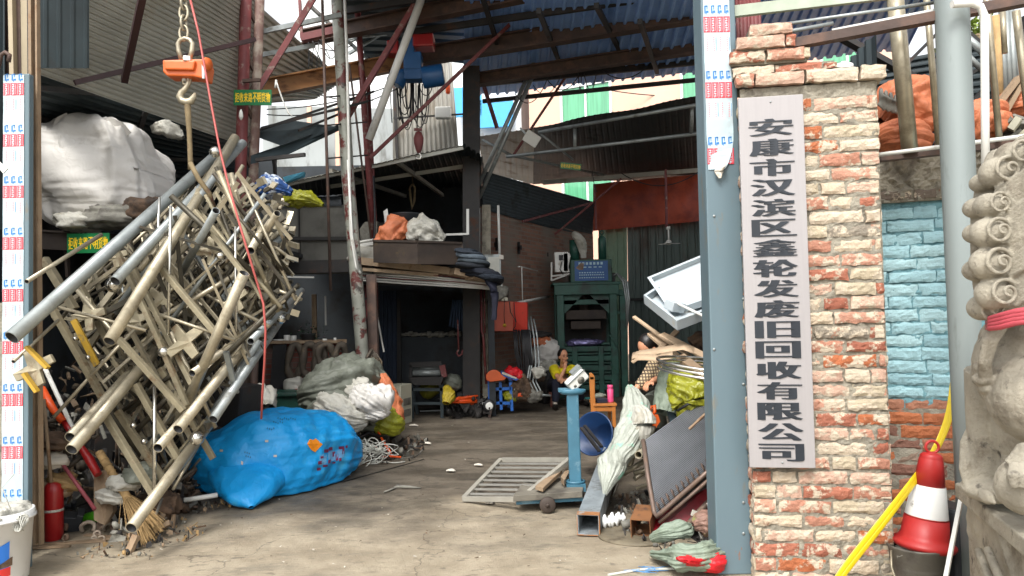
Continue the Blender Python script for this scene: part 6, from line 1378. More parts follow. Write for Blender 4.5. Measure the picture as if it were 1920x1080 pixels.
q = MB(); q.path([P(696, 797, 8.9), P(704, 800, 8.8), P(720, 830, 8.6), P(733, 850, 8.45)], .014, 8); q.path([P(700, 836, 8.6), P(716, 846, 8.5), P(735, 856, 8.4), P(752, 857, 8.4)], .012, 8); q.path([P(716, 857, 8.4), P(742, 855, 8.4)], .014, 8); q.build('tube', K['orangep'], r)
q = MB(); q.path([P(642, 835, 8.0), P(652, 815, 8.2), P(672, 800, 8.4), P(690, 797, 8.6), P(700, 795, 8.8)], .018, 8); q.path([P(655, 830, 8.3), P(690, 812, 8.6), P(726, 822, 8.7)], .02, 8); T(q, 'black_hose', K['cable'], 'black hose arching out of the heap beside the blue bag', 'hose')
rubble('heap_litter', 160, (-2.0, 8.2, -1.1, 9.6), .08, ['brownjunk', 'darkjunk', 'greyjunk'], '%s bits at the foot of the middle heap', 44, (.02, .07))
# small floor litter
c_ = random.Random(17)
for m_, nm, cnt_ in (('paper', 'pale', 90), ('brownjunk', 'brown', 260)):
    q = MB()
    for i in range(cnt_):
        g_ = G(c_.uniform(200, 1250), 770+300*c_.random()**1.3); s = c_.uniform(.004, .02)
        q.add([g_+V(s*c_.uniform(-1, 1), s*c_.uniform(-1, 1), .014+.01*c_.random()) for _ in range(4)], [(0, 1, 2), (0, 2, 3)])
    tag(q.build('floor_specks', K[m_]), 'tiny %s specks of litter scattered over the floor' % nm, None, None, 'stuff')
for i, (x, y, s, lab) in enumerate(((918, 946, .07, 'largest white scrap of paper in front of the grille frame'), (800, 834, .04, 'white scrap of paper in the middle of the floor'), (845, 886, .04, 'small pale chip on the floor left of the grille frame'), (776, 800, .03, 'tiny white chip near the cream appliance shell'), (897, 875, .03, 'tiny pale chip beyond the grille frame'))):
    T(MB().bag([G(x-8, y)+V(0, 0, .02), G(x, y)+V(0, 0, .025), G(x+8, y+1)+V(0, 0, .02)], [(s*.4, .006), (s*.8, .012), (s*.3, .006)], 90+i, .02, 20, 20, 6), 'paper_scrap', K['paper'], lab, 'paper', 'paper scraps on the yard floor')
q = MB()
for k in range(3): q.path([G(720+8*k, 925-3*k)+V(0, 0, .012), G(745, 917-2*k)+V(0, 0, .018), G(790-8*k, 917-k)+V(0, 0, .012)], .008, 5)
T(q, 'plastic_strip', K['greyjunk'], 'clear plastic strips lying flat on the floor in front', 'strip')
q = MB(); 
# bench machine in the room
r = root('roller_machine', 'dark bench machine with rollers standing before the partition', 'machine', V(P(800, 770, 11.6).x, 11.6, 0)); Yr = 11.8
q = MB()
for x0 in (772, 828): q.bar(V(P(x0, 700, Yr).x, Yr, 0), P(x0, 722, Yr), .05, .05); q.bar(V(P(x0+2, 700, Yr).x, Yr+.5, 0), P(x0+2, 722, Yr+.5), .05, .05)
q.bar(P(772, 756, Yr), P(830, 756, Yr), .04, .04); q.bar(P(772, 730, Yr), P(830, 730, Yr), .05, .05); q.build('frame', K['sheetdark'], r)
q = MB(); q.tube(P(774, 700, Yr), P(826, 699, Yr), .05, n=16); q.tube(P(774, 692, Yr+.1), P(826, 690, Yr+.1), .04, n=16); q.build('roller', K['galv'], r)
q = MB(); q.prism([P(768, 708, Yr-.1), P(832, 706, Yr-.1), P(826, 722, Yr-.1), P(775, 722, Yr-.1)], V(0, .4, .0)); q.bar(P(768, 684, Yr), P(828, 682, Yr), .06, .08); q.bar(P(770, 684, Yr), P(770, 722, Yr), .04, .06); q.build('body', K['darksteel'], r)
q = MB(); q.prism([P(823, 686, Yr-.1), P(834, 684, Yr-.1), P(838, 706, Yr-.1), P(829, 708, Yr-.1)], V(0, .1, 0)); q.build('guard', K['redsteel'], r)
bagT('yellow_sack', [P(790, 722, 12.2), P(805, 730, 12.2), P(822, 728, 12.2)], [(.1, .08), (.16, .14), (.1, .08)], 33, .08, 7, mat('dim yellow sack', '#80801f', .6, bump=.5, btype='CRUMPLE', bscale=9), 'dim yellow sack lying in the dark bench machine', 'sack', 50, 8)
bagT('grey_sack', [P(838, 708, 12.1), P(850, 715, 12.0), P(862, 728, 12.0)], [(.1, .05), (.18, .12), (.06, .05)], 34, .08, 7, 'baggrey', 'grey sack hanging right of the bench machine', 'sack', 50, 8)
bagT('yellow_sack', [P(836, 725, 11.6), P(841, 742, 11.5), P(836, 756, 11.4)], [(.05, .05), (.1, .1), (.06, .04)], 35, .06, 7, mat('mustard sack', '#a18d1e', .6, bump=.5, btype='CRUMPLE', bscale=9), 'mustard sack on the floor right of the bench machine', 'sack', 50, 8)
q = MB(); c_ = random.Random(20)
for i in range(16): q.path([P(835+c_.uniform(0, 20), 752+c_.uniform(-3, 6), 11.9+c_.uniform(-.4, .4)), P(860, 748+c_.uniform(-3, 8), 11.8), P(880+c_.uniform(0, 18), 745+c_.uniform(-3, 14), 11.9)], .018, 6)
T(q, 'red_hose', K['orangep'], 'orange red hoses heaped on the floor left of the blue cart', 'hoses')
rubble('engine_parts', 150, (-1.15, 11.7, -.35, 12.5), .28, ['darkjunk', 'darksteel'], '%s machine parts heaped beside the H column', 47, (.03, .12))
q = MB(); q.bar(G(788, 773)+V(0, 0, .02), G(850, 771)+V(0, 0, .02), .02, .02); T(q, 'steel_strip', K['galv'], 'thin bright strip on the floor before the bench machine', 'strip')
# blue cart
CYt = 12.0
r = root('blue_cart', 'small blue cutting cart with an orange guard and a wheel', 'cart', G(935, 768))
q = MB()
for a, b in (((917, 716), (918, 758)), ((957, 714), (960, 770)), ((918, 730), (958, 728)), ((918, 755), (958, 756)), ((952, 702), (958, 716)), ((938, 716), (940, 768))): q.bar(P(*a, CYt), P(*b, CYt), .045, .045)
for a, b in (((917, 716), (917, 716)), ((958, 716), (958, 716))): q.bar(P(*a, CYt), P(*a, CYt)+V(0, .4, 0), .045, .045)
q.bar(P(952, 722, CYt+.35), P(954, 764, CYt+.35), .04, .04); q.build('frame', K['cartblue'], r)
q = MB(); q.prism([P(939, 697, CYt-.1), P(952, 701, CYt-.1), P(972, 711, CYt-.1), P(968, 714, CYt-.1), P(940, 704, CYt-.1)], V(0, .35, 0)); q.build('tray', K['cartblue'], r)
q = MB(); q.prism([P(942, 697, CYt-.12), P(969, 708, CYt-.12), P(968, 711, CYt-.12), P(941, 701, CYt-.12)], V(0, .01, 0)); q.build('tray_label', K['paper'], r)
q = MB(); pts = [P(912+0, 713, CYt-.15)]+[P(926+15*math.cos(t), 707+13.5*math.sin(t)*1, CYt-.15) for t in [PI*.9+PI*1.0*j/10 for j in range(11)]]+[P(949, 709, CYt-.15), P(945, 713, CYt-.15), P(920, 716, CYt-.15)]; q.prism(pts, V(0, .08, 0)); q.build('guard', K['orange'], r, bevel=.01)
for nm_, x, y, Yw in (('wheel', 917, 761, CYt-.25), ('wheel', 907, 758, CYt+.1)):
    q = MB(); q.lathe([(.05, -.03), (.092, -.03), (.1, -.015), (.1, .015), (.092, .03), (.05, .03)], P(x, y, Yw), (.15, -1, 0), 28); w_ = q.build(nm_, K['black'], r)
    q = MB(); q.lathe([(.0, .032), (.02, .036), (.03, .032), (.055, .036), (.06, .03), (.06, .02)], P(x, y, Yw), (.15, -1, 0), 24); hb = q.build('hub', K['white'], r); hb.parent = w_
q = MB(); q.lathe([(.02, -.1), (.1, -.1), (.1, .1), (.02, .1)], P(938, 745, CYt+.2), (1, .2, 0), 20); q.box(P(940, 722, CYt+.15), (.2, .2, .06)); q.build('motor', K['darksteel'], r)
# red cabinet and wall fittings
RY = 12.05
r = root('red_cabinet', 'orange red wall cabinet with loose cables above the blue cart', 'cabinet', P(950, 620, RY))
q = MB(); a, b_, c, d = P(917, 566, RY+.25), P(924, 565, RY-.1), P(989, 568, RY+.1), P(988, 622, RY+.1)
q.prism([P(912, 622, RY+.2), P(923, 622, RY), P(989, 621, RY+.2), P(989, 567, RY+.2), P(924, 564, RY), P(916, 565, RY+.2)], V(.02, .28, 0)); q.build('body', K['redcab'], r, bevel=.006)
q = MB(); q.prism([P(925, 565, RY-.012), P(962, 566, RY+.09), P(962, 620, RY+.09), P(924, 621, RY-.012)], V(0, -.015, 0)); q.build('door', mat('faded red door', '#a8523f', .5, var=.1), r)
q = MB(); q.path([P(946, 560, RY-.1), P(945, 590, RY-.08), P(946, 607, RY-.06)], .006, 5); q.path([P(955, 566, RY-.1), P(957, 585, RY-.1), P(966, 600, RY-.1), P(966, 612, RY-.1), P(962, 618, RY-.1)], .008, 5); q.path([P(964, 566, RY-.05), P(965, 590, RY-.05), P(968, 604, RY-.05)], .007, 5); q.build('cable', K['cable'], r)
q = MB(); q.lathe([(.0, 0), (.025, .0), (.03, .01), (.0, .02)], P(946, 610, RY-.08), (0, -1, 0), 12); q.build('plug', K['yellowp'], r)
T(MB().sack(P(928, 552, RY+.1), (.22, .14, .14), 81, .3, 6, nu=50, nv=30), 'grey_rags', K['greyjunk'], 'grey rags piled on top of the red cabinet', 'rags')
q = MB(); q.box(P(946, 561, RY+.05), (.1, .1, .05)); T(q, 'small_carton', K['cream'], 'tiny cream carton on top of the red cabinet', 'carton')
r = root('meter_box', 'grey electric meter box on the wall above the red cabinet', 'box', P(928, 520, 12.0))
q = MB(); q.box(P(924, 501, 12.05), (.27, .22, .4)); q.build('body', K['galv'], r, bevel=.006)
q = MB(); q.box(P(926, 501, 11.93), (.18, .01, .32)); q.build('door', K['sheetgrey'], r)
q = MB(); q.box(P(940, 482, 11.92), (.07, .008, .07)); q.build('label', K['paper'], r)
q = MB(); q.path([P(898, 390, 12.1), P(898, 480, 12.1)], .02, 8); q.path([P(934, 385, 12.1), P(937, 480, 12.1)], .022, 8); q.path([P(940, 520, 12.1), P(940, 552, 12.1)], .02, 8); T(q, 'wall_conduit', K['pvc'], 'white conduits running down the cement edge above the meter box', 'conduit')
q = MB(); q.path([P(902, 535, 12.0), P(903, 620, 12.0), P(906, 630, 12.0), P(912, 720, 12.0)], .022, 8); q.path([P(908, 535, 12.0), P(909, 625, 12.0)], .014, 8); T(q, 'red_conduit', K['redsteel'], 'red conduits down the corner beside the red cabinet', 'conduit')
q = MB(); q.path([P(972, 567, 12.9), P(1000, 562, 13.6), P(1030, 556, 14.6)], .025, 8); q.path([P(972, 500, 13), P(976, 500, 13.1), P(1008, 508, 14)], .012, 6); q.path([P(978, 500, 13.1), P(980, 565, 13.1)], .01, 6); T(q, 'brick_wall_pipe', K['pvc'], 'grey white pipe running along the sooty brick wall', 'pipe')
r = root('vent_holes', 'row of small dark cross shaped holes high in the sooty brick wall', 'vent', P(960, 470, 13)); 
for x, y, Yv in ((932, 458, 12.76), (972, 465, 13.65), (1022, 478, 15.0)):
    q = MB(); c = V(*P(x, y, Yv)); nrm = V(.9, -.4, 0); q.box(c, (.03, .09, .22), rotz(-1.15+PI/2)); q.box(c, (.03, .24, .08), rotz(-1.15+PI/2)); q.build('hole', K['black'], r)
# cables hanging right of the cabinet
CG = 'cables hanging down right of the red cabinet'
q = MB(); c_ = random.Random(14)
for i in range(20):
    x = 962+c_.uniform(0, 30); q.path([P(x, 618, 12.2), P(x+3, 660, 12.15), P(x+8+c_.uniform(-4, 6), 700, 12.2), P(x+18+c_.uniform(-8, 14), 745, 12.2)], .014, 6)
T(q, 'black_cables', K['cable'], 'thick curtain of black cables under the red cabinet', 'cables', CG)
q = MB()
for i, x in enumerate((990, 997, 1003, 986)): q.path([P(x-2, 590+i*4, 12.4), P(x+4, 630, 12.3), P(x+8, 680, 12.2), P(x+2, 715, 12.1), P(x+14, 740, 12.0), P(x+30, 742, 12)], .016, 6)
T(q, 'grey_cables', K['galv'], 'pale grey cables curving to the floor beside the black ones', 'cables', CG)
bagT('colourful_rubbish', [P(955, 712, 12.3), P(968, 722, 12.2), P(985, 735, 12.1), P(995, 748, 12.0)], [(.1, .1), (.18, .16), (.2, .18), (.06, .05)], 36, .14, 8, 'brownjunk', 'heap of mixed rubbish right of the blue cart', 'rubbish', 60, 10, 0)
for i, (x, y, m_, s, lab) in enumerate(((958, 742, 'bagyellow', .12, 'small yellow bag at the right leg of the blue cart'), (982, 738, 'orangep', .12, 'small orange wrapper in the rubbish beside the cart'), (962, 700, 'redcloth', .14, 'red rag on the rubbish behind the blue cart'), (975, 728, 'bagpale', .1, 'small pale wrapper in the middle of the rubbish'), (1000, 742, 'greyjunk', .14, 'grey scrap at the right end of the rubbish'), (1010, 698, 'bagpale', .12, 'pale scrap among the hanging cables'), (975, 708, 'wood', .1, 'tan scrap above the small pale wrapper'))):
    T(MB().sack(P(x, y, 12.05), (s, s*.7, s*.7), 82+i, .35, 5, nu=36, nv=22), 'wrapper', K[m_], lab, 'rubbish')
q = MB(); q.path([P(923, 660, 12), P(924, 682, 12)], .05, 10, rs=[.04, .035]); T(q, 'yellow_bottle', K['yellowp'], 'yellow bottle on the ledge below the red cabinet', 'bottle')
for i, (x, y, rx, rz, m_, lab) in enumerate(((1012, 640, .2, .1, 'bagorange', 'orange red bag on top of the sacks by the baler'), (1024, 660, .24, .26, 'bagwhite', 'white knotted sack beside the green baler'), (1028, 690, .2, .18, 'bagpale', 'pale sack behind the seated person'), (1018, 705, .14, .14, 'brownjunk', 'brown bundle left of the seated person'), (1008, 628, .24, .06, 'darkjunk', 'dark sheet draped over the sacks by the baler'))):
    T(MB().sack(P(x, y, 13.6), (rx, .2, rz), 110+i, .22, 5, nu=60, nv=34), 'stacked_sack', K[m_], lab, 'sack')
bagT('dark_sacking', [P(1005, 725, 13.6), P(1025, 725, 13.6), P(1045, 730, 13.6)], [(.15, .3), (.3, .4), (.2, .3)], 37, .1, 5, 'darkjunk', 'dark base heap below the sacks by the baler', 'sack', 50, 8, 0)
# ---- green baler
GY = 14.3; gx0, gx1 = P(1047, 700, GY).x, P(1158, 700, GY).x; zt = P(1100, 535, GY).z; wB = gx1-gx0
r = root('baling_press', 'tall dark green baling press behind the seated person', 'press', V((gx0+gx1)/2, GY, 0))
q = MB()
for x in (gx0+.06, gx1-.06):
    q.box(V(x, GY, zt/2), (.14, .2, zt)); q.box(V(x, GY+.9, zt/2), (.14, .2, zt))
q.box(V((gx0+gx1)/2, GY-.0, zt-.08), (wB+.1, .26, .2)); q.box(V((gx0+gx1)/2, GY+.5, zt+.03), (wB+.16, 1.3, .05))
q.box(V((gx0+gx1)/2, GY+.02, zt-.32), (wB-.26, .06, .1)); q.build('frame', K['balergreen'], r, bevel=.01)
q = MB(); q.prism([V(gx0+.13, GY-.01, zt-.18), V(gx0+.5, GY-.01, zt-.18), V(gx0+.13, GY-.01, zt-.55)], V(0, .05, 0)); q.prism([V(gx1-.13, GY-.01, zt-.18), V(gx1-.5, GY-.01, zt-.18), V(gx1-.13, GY-.01, zt-.55)], V(0, .05, 0)); q.build('gusset', K['balergreen'], r)
zp = P(1100, 645, GY).z
q = MB()
for k in range(5):
    h = (zp-.1)/5; q.box(V((gx0+gx1)/2, GY-.02, .1+h*(k+.5)), (wB-.24, .12, h*.55)); q.box(V((gx0+gx1)/2, GY+.03, .1+h*(k+1)), (wB-.22, .1, h*.25))
for k in (.28, .72): q.box(V(gx0+wB*k, GY-.08, zp/2), (.1, .05, zp-.1))
q.build('door', K['balergreen'], r, bevel=.008)
q = MB(); q.box(V((gx0+gx1)/2, GY+.35, zp*.5), (wB-.2, .5, zp)); q.box(V((gx0+gx1)/2, GY+.8, zt/2), (wB-.2, .06, zt)); q.build('chamber', K['darksteel'], r)
q = MB(); zpl = P(1100, 590, GY).z; q.box(V((gx0+gx1)/2, GY+.4, zpl), (wB-.34, .6, .18)); q.box(V((gx0+gx1)/2, GY+.4, zpl-.2), (wB-.55, .4, .16)); q.tube(V((gx0+gx1)/2, GY+.4, zpl), V((gx0+gx1)/2, GY+.4, zt), .1); q.build('ram', K['rusty'], r, bevel=.01)
xs_ = P(1166, 700, GY).x+.06
q = MB(); q.box(V(xs_, GY+.1, zt*.47), (.12, .16, zt*.94)); q.bar(V(gx1, GY+.05, zt*.75), V(xs_, GY+.05, zt*.75), .05, .05); q.bar(V(gx1, GY+.05, zt*.93), V(xs_, GY+.05, zt*.93), .1, .12)
for z in (.25, .5): q.bar(V(gx1-.15, GY-.12, zt*z+.12), V(gx1, GY-.12, zt*z-.14), .03, .03)
q.build('side_post', K['balergreen'], r, bevel=.008)
z0, z1 = P(1105, 531, GY).z+.02, P(1105, 486, GY).z; bx0, bx1 = P(1070, 500, GY).x, P(1148, 500, GY).x
q = MB(); q.box(V((bx0+bx1)/2, GY+.35, (z0+z1)/2), (bx1-bx0, .6, z1-z0)); q.build('tank', K['balergreen'], r, bevel=.012)
q = MB(); q.box(V((bx0+bx1)/2, GY+.04, (z0+z1)/2+.0), ((bx1-bx0)*.8, .01, (z1-z0)*.86)); np = q.build('name_plate', K['plateblue'], r)
q = MB(); cx = (bx0+bx1)/2
for k, (zf, n_, hh_) in enumerate(((.82, 7, .05), (.66, 5, .02), (.42, 10, .018), (.32, 12, .018), (.2, 11, .018))):
    for i in range(n_): q.box(V(cx-(bx1-bx0)*.28+(bx1-bx0)*.62*i/n_, GY+.032, z0+(z1-z0)*zf), ((bx1-bx0)*.62/n_*.6, .004, hh_))
pl_ = q.build('plate_print', mat('pale plate print', '#9fc0cc', .5), r)
q = MB(); q.prism([V(bx0+.1, GY+.03, z1-.16), V(bx0+.2, GY+.03, z1-.06), V(bx0+.26, GY+.03, z1-.08), V(bx0+.24, GY+.03, z1-.2), V(bx0+.16, GY+.03, z1-.2)], V(0, -.004, 0)); q.build('emblem', K['copper'], r)
q = MB(); q.lathe([(.0, 0), (.08, 0), (.08, .42), (.05, .46), (.02, .48), (0, .5)], V(P(1133, 480, GY).x, GY+.3, z1)); q.path([V(P(1133, 480, GY).x, GY+.3, z1+.5)+V(.04*math.cos(t), 0, .04+.04*math.sin(t)) for t in [j*.785 for j in range(8)]], .012, 6, True); q.build('cylinder', K['balergreen'], r)
q = MB(); q.lathe([(.0, 0), (.1, 0), (.1, .4), (.0, .4)], V(P(1080, 480, GY).x, GY+.3, z1)); q.build('cylinder', K['balergreen'], r)
q = MB()
for i in range(3): q.path([V(gx1-.1+.04*i, GY+.2, zt+.1), V(gx1+.05, GY+.1, zt+.22), V(gx1+.15+.04*i, GY, zt+.05), V(gx1+.2+.03*i, GY, zt-.3), V(gx1+.2, GY, zt-.8)], .02, 6)
q.build('hose', K['galv'], r); q = MB(); q.box(V(gx1-.08, GY+.3, zt+.14), (.2, .3, .2)); q.lathe([(.06, 0), (.07, .1), (.03, .15)], V(gx1-.08, GY+.3, zt+.24)); q.build('motor', K['darksteel'], r)
T(MB().bag([P(1076, 437, GY+.2), P(1085, 447, GY+.15), P(1092, 465, GY+.2), P(1094, 484, GY+.2)], [(.08, .05), (.12, .08), (.09, .07), (.05, .04)], 38, .06, 8, 50, 10), 'pale_rag', K['bagpale'], 'pale rag draped over a cylinder on top of the green press', 'rag')
T(MB().sack(V((gx0+gx1)/2-.05, GY-.0, zp+.03), (.34, .12, .06), 39, .4, 9, nu=60, nv=30), 'foil_scrap', mat('violet foil', '#6f6a92', .3, .5, var=.5, scale=20), 'shiny violet scrap in the mouth of the green press', 'foil')
r = root('inverter_box', 'white inverter box on a triangular bracket left of the green press', 'inverter', P(1055, 520, 14.4))
q = MB(); q.box(P(1052, 492, 14.4), (.26, .3, .38)); q.prism([P(1056, 474, 14.25), P(1068, 474, 14.25), P(1070, 480, 14.25), P(1066, 500, 14.25), P(1068, 510, 14.25), P(1056, 511, 14.25)], V(0, .05, 0)); q.build('body', K['white'], r, bevel=.01)
q = MB(); q.box(P(1052, 483, 14.22), (.08, .02, .1)); q.path([P(1054, 490, 14.2), P(1050, 505, 14.2), P(1056, 515, 14.2)], .01, 5); q.build('display', K['black'], r)
q = MB(); q.bar(P(1034, 492, 14.4), P(1034, 526, 14.4), .03, .03); q.bar(P(1034, 518, 14.4), P(1068, 514, 14.2), .03, .03); q.bar(P(1034, 526, 14.4), P(1062, 516, 14.2), .03, .03); q.build('bracket', K['pvc'], r)
# ---- right foreground: platform scale with grille
r = root('platform_scale', 'old blue platform scale with wheels and a round head on its column', 'scale', G(1040, 930))
ga = G(1010, 948); 
zc_ = .12
q = MB(); a, b_, c, d = G(962, 941, .1), G(1092, 933, .1), G(1098, 905, .1), G(985, 910, .1); q.prism([a, b_, c, d], V(0, 0, .05)); q.build('platform', mat('grey deck', '#6d685d', .8, var=.3, patch='#4c473f', pr=(.5, .6)), r, bevel=.004)
q = MB(); q.bar(G(968, 942, .08), G(1092, 935, .08), .03, .03); q.build('frame', K['bluep'], r)
for x, y in ((1027, 962), (1078, 918), (1086, 946)):
    c = G(x, y)+V(0, 0, .065); q = MB(); q.lathe([(.01, -.02), (.058, -.02), (.065, -.012), (.065, .012), (.058, .02), (.01, .02)], c, (.05, -1, 0), 24); q.lathe([(.0, .018), (.018, .022), (.015, .032), (0, .034)], c, (.05, -1, 0), 12); q.build('wheel', K['rusty'], r)
cb = G(1079, 916, .12); q = MB(); Yq = cb.y; q.bar(cb, P(1073, 737, Yq), .1, .085, V(0, 1, 0)); q.build('column', K['bluep'], r, bevel=.01)
q = MB(); q.box(cb+V(0, -.01, .02), (.16, .14, .06)); q.path([cb+V(.075*math.cos(t), .065*math.sin(t), .06) for t in [j*.6283 for j in range(10)]], .012, 6, True); q.build('foot', K['bluep'], r)
q = MB(); hc = P(1073, 733, Yq); q.lathe([(.02, -.03), (.09, -.028), (.115, -.01), (.115, .012), (.1, .018), (.0, .018)], hc, n=36, sy=.6); q.box(hc+V(-.03, 0, .01), (.18, .09, .03)); q.build('head', K['bluep'], r, bevel=.004)
Rm = rot(.2, -.72, .15); hc2 = P(1081, 712, Yq)
q = MB(); q.box(hc2, (.19, .09, .1), Rm); q.prism([hc2+Rm @ V(-.13, -.05, -.065), hc2+Rm @ V(.13, -.05, -.065), hc2+Rm @ V(.16, -.09, -.03), hc2+Rm @ V(.16, -.09, .03), hc2+Rm @ V(-.13, -.05, .065)], Rm @ V(0, .02, 0)) if False else None
q.build('display_box', K['white'], r, bevel=.015)
q = MB(); q.box(hc2+Rm @ V(0, -.047, .04), (.2, .006, .01), Rm); q.box(hc2+Rm @ V(.05, .02, .062), (.1, .07, .03), Rm); q.build('grey_trim', K['galv'], r)
q = MB(); q.lathe([(.03, 0), (.032, .004), (.0, .006)], hc2+Rm @ V(.02, -.046, -.01), Rm @ V(0, -1, 0), 18); q.lathe([(.014, 0), (.0, .005)], hc2+Rm @ V(-.05, -.046, -.015), Rm @ V(0, -1, 0), 12); q.build('emblem', K['greyjunk'], r)
q = MB(); q.prism([G(1004, 918, .17), G(1046, 884, .2), G(1054, 888, .2), G(1018, 922, .17)], V(0, 0, .03)); q.prism([G(1052, 905, .17), G(1068, 880, .17), G(1074, 884, .17), G(1058, 912, .17)], V(0, 0, .05)); T(q, 'timber_blocks', K['wood'], 'pale timber offcuts between the grille frame and the scale', 'timber')
r = root('grille_frame', 'flat steel window grille laid over the platform scale', 'grille', G(960, 930))
c00, c10, c11, c01 = G(870, 935, .03), G(977, 936, .1), G(1068, 862, .30), G(940, 862, .18)
q = MB()
for a, b_ in ((c00, c10), (c10, c11), (c11, c01), (c01, c00)): q.sqtube(a, b_, .04, .04, .004)
q.build('frame', mat('grey painted frame', '#9c988d', .5, .2, var=.2), r)
GR = mat('grey painted grille', '#8f8d86', .5, .2, var=.2)
for k in range(1, 9):
    t = k/9; q = MB(); q.bar(c00.lerp(c01, t), c10.lerp(c11, t), .03, .014, V(0, 0, 1)); q.build('bar', GR, r)
# square duct
r = root('steel_duct', 'square galvanised tube with a torn rusty end on the ground', 'tube', G(1100, 990))
a = G(1103, 984, .085); b_ = P(1150, 868, 7.6); b_.z = .2
q = MB(); q.sqtube(a, b_, .155, .145, .006, V(0, 0, 1)); q.build('tube', mat('zinc sheet', '#8f979b', .45, .25, var=.25, scale=9, patch='#6b6f70', pr=(.5, .6), pscale=6), r)
q = MB(); dd_ = (b_-a).normalized(); q.sqtube(a-dd_*.004, a+dd_*.06, .163, .153, .005, V(0, 0, 1)); q.build('rusty_end', mat('orange rust', '#9c6a40', .8, var=.3, bump=.3, patch='#8a8a84', pr=(.55, .65), pscale=12), r)
# blue basin
c = P(1136, 812, 7.4)
q = MB(); q.lathe([(.0, -.02), (.13, -.02), (.2, .22), (.215, .225), (.215, .235), (.2, .235), (.128, -.005), (.0, -.005)], c+V(.0, .1, -.05), (-.55, -.75, .25), 48); T(q, 'blue_basin', K['basin'], 'dark blue plastic basin tilted on its side behind the white sack', 'basin')
q = MB(); q.bar(P(1090, 802, 7.3), P(1124, 846, 7.0), .03, .02); q.bar(P(1096, 798, 7.4), P(1128, 838, 7.1), .03, .02); T(q, 'black_bar', K['darksteel'], 'pair of dark angle bars leaning beside the blue basin', 'bar')
# woven sack
bagT('woven_sack', [P(1180, 724, 6.4), P(1190, 752, 6.3), P(1192, 790, 6.2), P(1172, 835, 6.1), P(1150, 868, 6.05), P(1140, 905, 5.95), P(1134, 928, 5.9)], [(.03, .03), (.1, .07), (.125, .1), (.12, .1), (.13, .08), (.06, .05), (.012, .01)], 41, .07, 5, 'woven', 'long white woven sack with green print slumped beside the duct', 'sack', 110, 14)
bagT('sack_lump', [P(1196, 768, 6.2), P(1208, 792, 6.1), P(1206, 825, 6.1)], [(.06, .06), (.09, .1), (.06, .06)], 42, .06, 8, 'bagpale', 'cream bulge of cloth on the right of the white woven sack', 'cloth', 60, 10)
# wooden chair with thermos
r = root('wooden_chair', 'orange wooden chair standing behind the platform scale', 'chair', V(P(1130, 790, 8.6).x, 8.6, 0)); YC = 8.6; zs = P(1130, 759, YC).z
q = MB(); q.bar(V(P(1113, 700, YC).x, YC, 0), P(1109, 706, YC), .055, .04); q.prism([P(1105, 700, YC-.02), P(1109, 699, YC-.02), P(1114, 704, YC-.02), P(1115, 712, YC-.02), P(1106, 712, YC-.02)], V(0, .04, 0)); q.build('back_post', K['woodorange'], r, bevel=.004)
q = MB(); q.bar(V(P(1113, 700, YC).x+.02, YC+.4, 0), P(1111, 706, YC+.4), .05, .04); q.build('back_post', K['woodorange'], r, bevel=.004)
q = MB(); q.box(V(P(1134, 760, YC).x, YC+.2, zs), (.27, .46, .03)); q.bar(P(1115, 767, YC), P(1153, 767, YC), .03, .05); q.build('seat', K['woodorange'], r, bevel=.004)
for dy in (0, .4): q = MB(); q.bar(V(P(1151, 780, YC).x, YC+dy, 0), V(P(1151, 780, YC).x, YC+dy, zs), .04, .04); q.build('leg', K['woodorange'], r, bevel=.004)
c = V(P(1147, 757, YC).x, YC+.1, zs+.016); q = MB(); q.lathe([(.0, 0), (.035, 0), (.037, .01), (.037, .15), (.03, .16), (.034, .165), (.034, .195), (.03, .2), (0, .2)], c, n=24); T(q, 'thermos_flask', K['thermos'], 'pink thermos flask standing on the orange chair', 'flask')
q = MB(); q.box(V(P(1128, 755, YC).x, YC+.1, zs+.04), (.12, .16, .045), rotz(.2)); T(q, 'dark_notebook', K['trousers'], 'dark notebook lying on the orange chair', 'notebook', bevel=.004)
T(MB().sack(V(P(1128, 748, YC).x, YC+.28, zs+.06), (.09, .06, .04), 43, .3, 6, nu=30, nv=16), 'clear_bag', K['baggrey'], 'clear crumpled bag behind the notebook on the chair', 'bag')
# ---- condenser coils
r = root('condenser_coil', 'large finned condenser coil with copper tube edges leaning on the junk', 'coil', G(1225, 985))
A_, B_, C_, D_ = P(1206, 828, 5.75), P(1228, 968, 5.3), P(1345, 868, 5.15), P(1352, 722, 5.9)
nn = (B_-A_).cross(D_-A_).normalized()
if nn.y > 0: nn = -nn
q = MB(); N_ = 40
def cs(u, v): return (A_.lerp(B_, v)).lerp(D_.lerp(C_, v), u)
for k in range(N_): 
    t0 = k/N_; t1 = (k+.5)/N_; q.prism([cs(.03, t0), cs(1, t0), cs(1, t1), cs(.03, t1)], -nn*.012)
q.build('fins', K['fins'], r); q = MB(); q.grid(lambda u, v: cs(u, v)-nn*.016, 12, 12); q.grid(lambda u, v: cs(u, v)-nn*.035, 12, 12); q.build('core', K['darksteel'], r)
q = MB(); q.path([cs(0, -.02)+nn*.0, cs(-.01, .5), cs(0, .95), cs(.03, 1.02), cs(.1, 1.02), cs(.6, 1.01), cs(1.02, 1.0)], .017, 10); q.path([cs(.04, 1.06)-nn*.05, cs(.5, 1.06)-nn*.05, cs(1.02, 1.05)-nn*.05], .013, 8); q.build('copper_tube', K['copper'], r)
q = MB()
for k in range(12):
    c = cs(.1+.08*k, 1.0); q.path([c+nn*.0, c+nn*.02+V(-.02, 0, .03), c+nn*.01+V(-.03, 0, .055), c-nn*.02+V(-.015, 0, .05)], .007, 6)
q.build('return_bends', K['copper'], r)
r = root('lower_coil', 'second finned coil lying under the large condenser coil', 'coil', G(1300, 960)); q = MB()
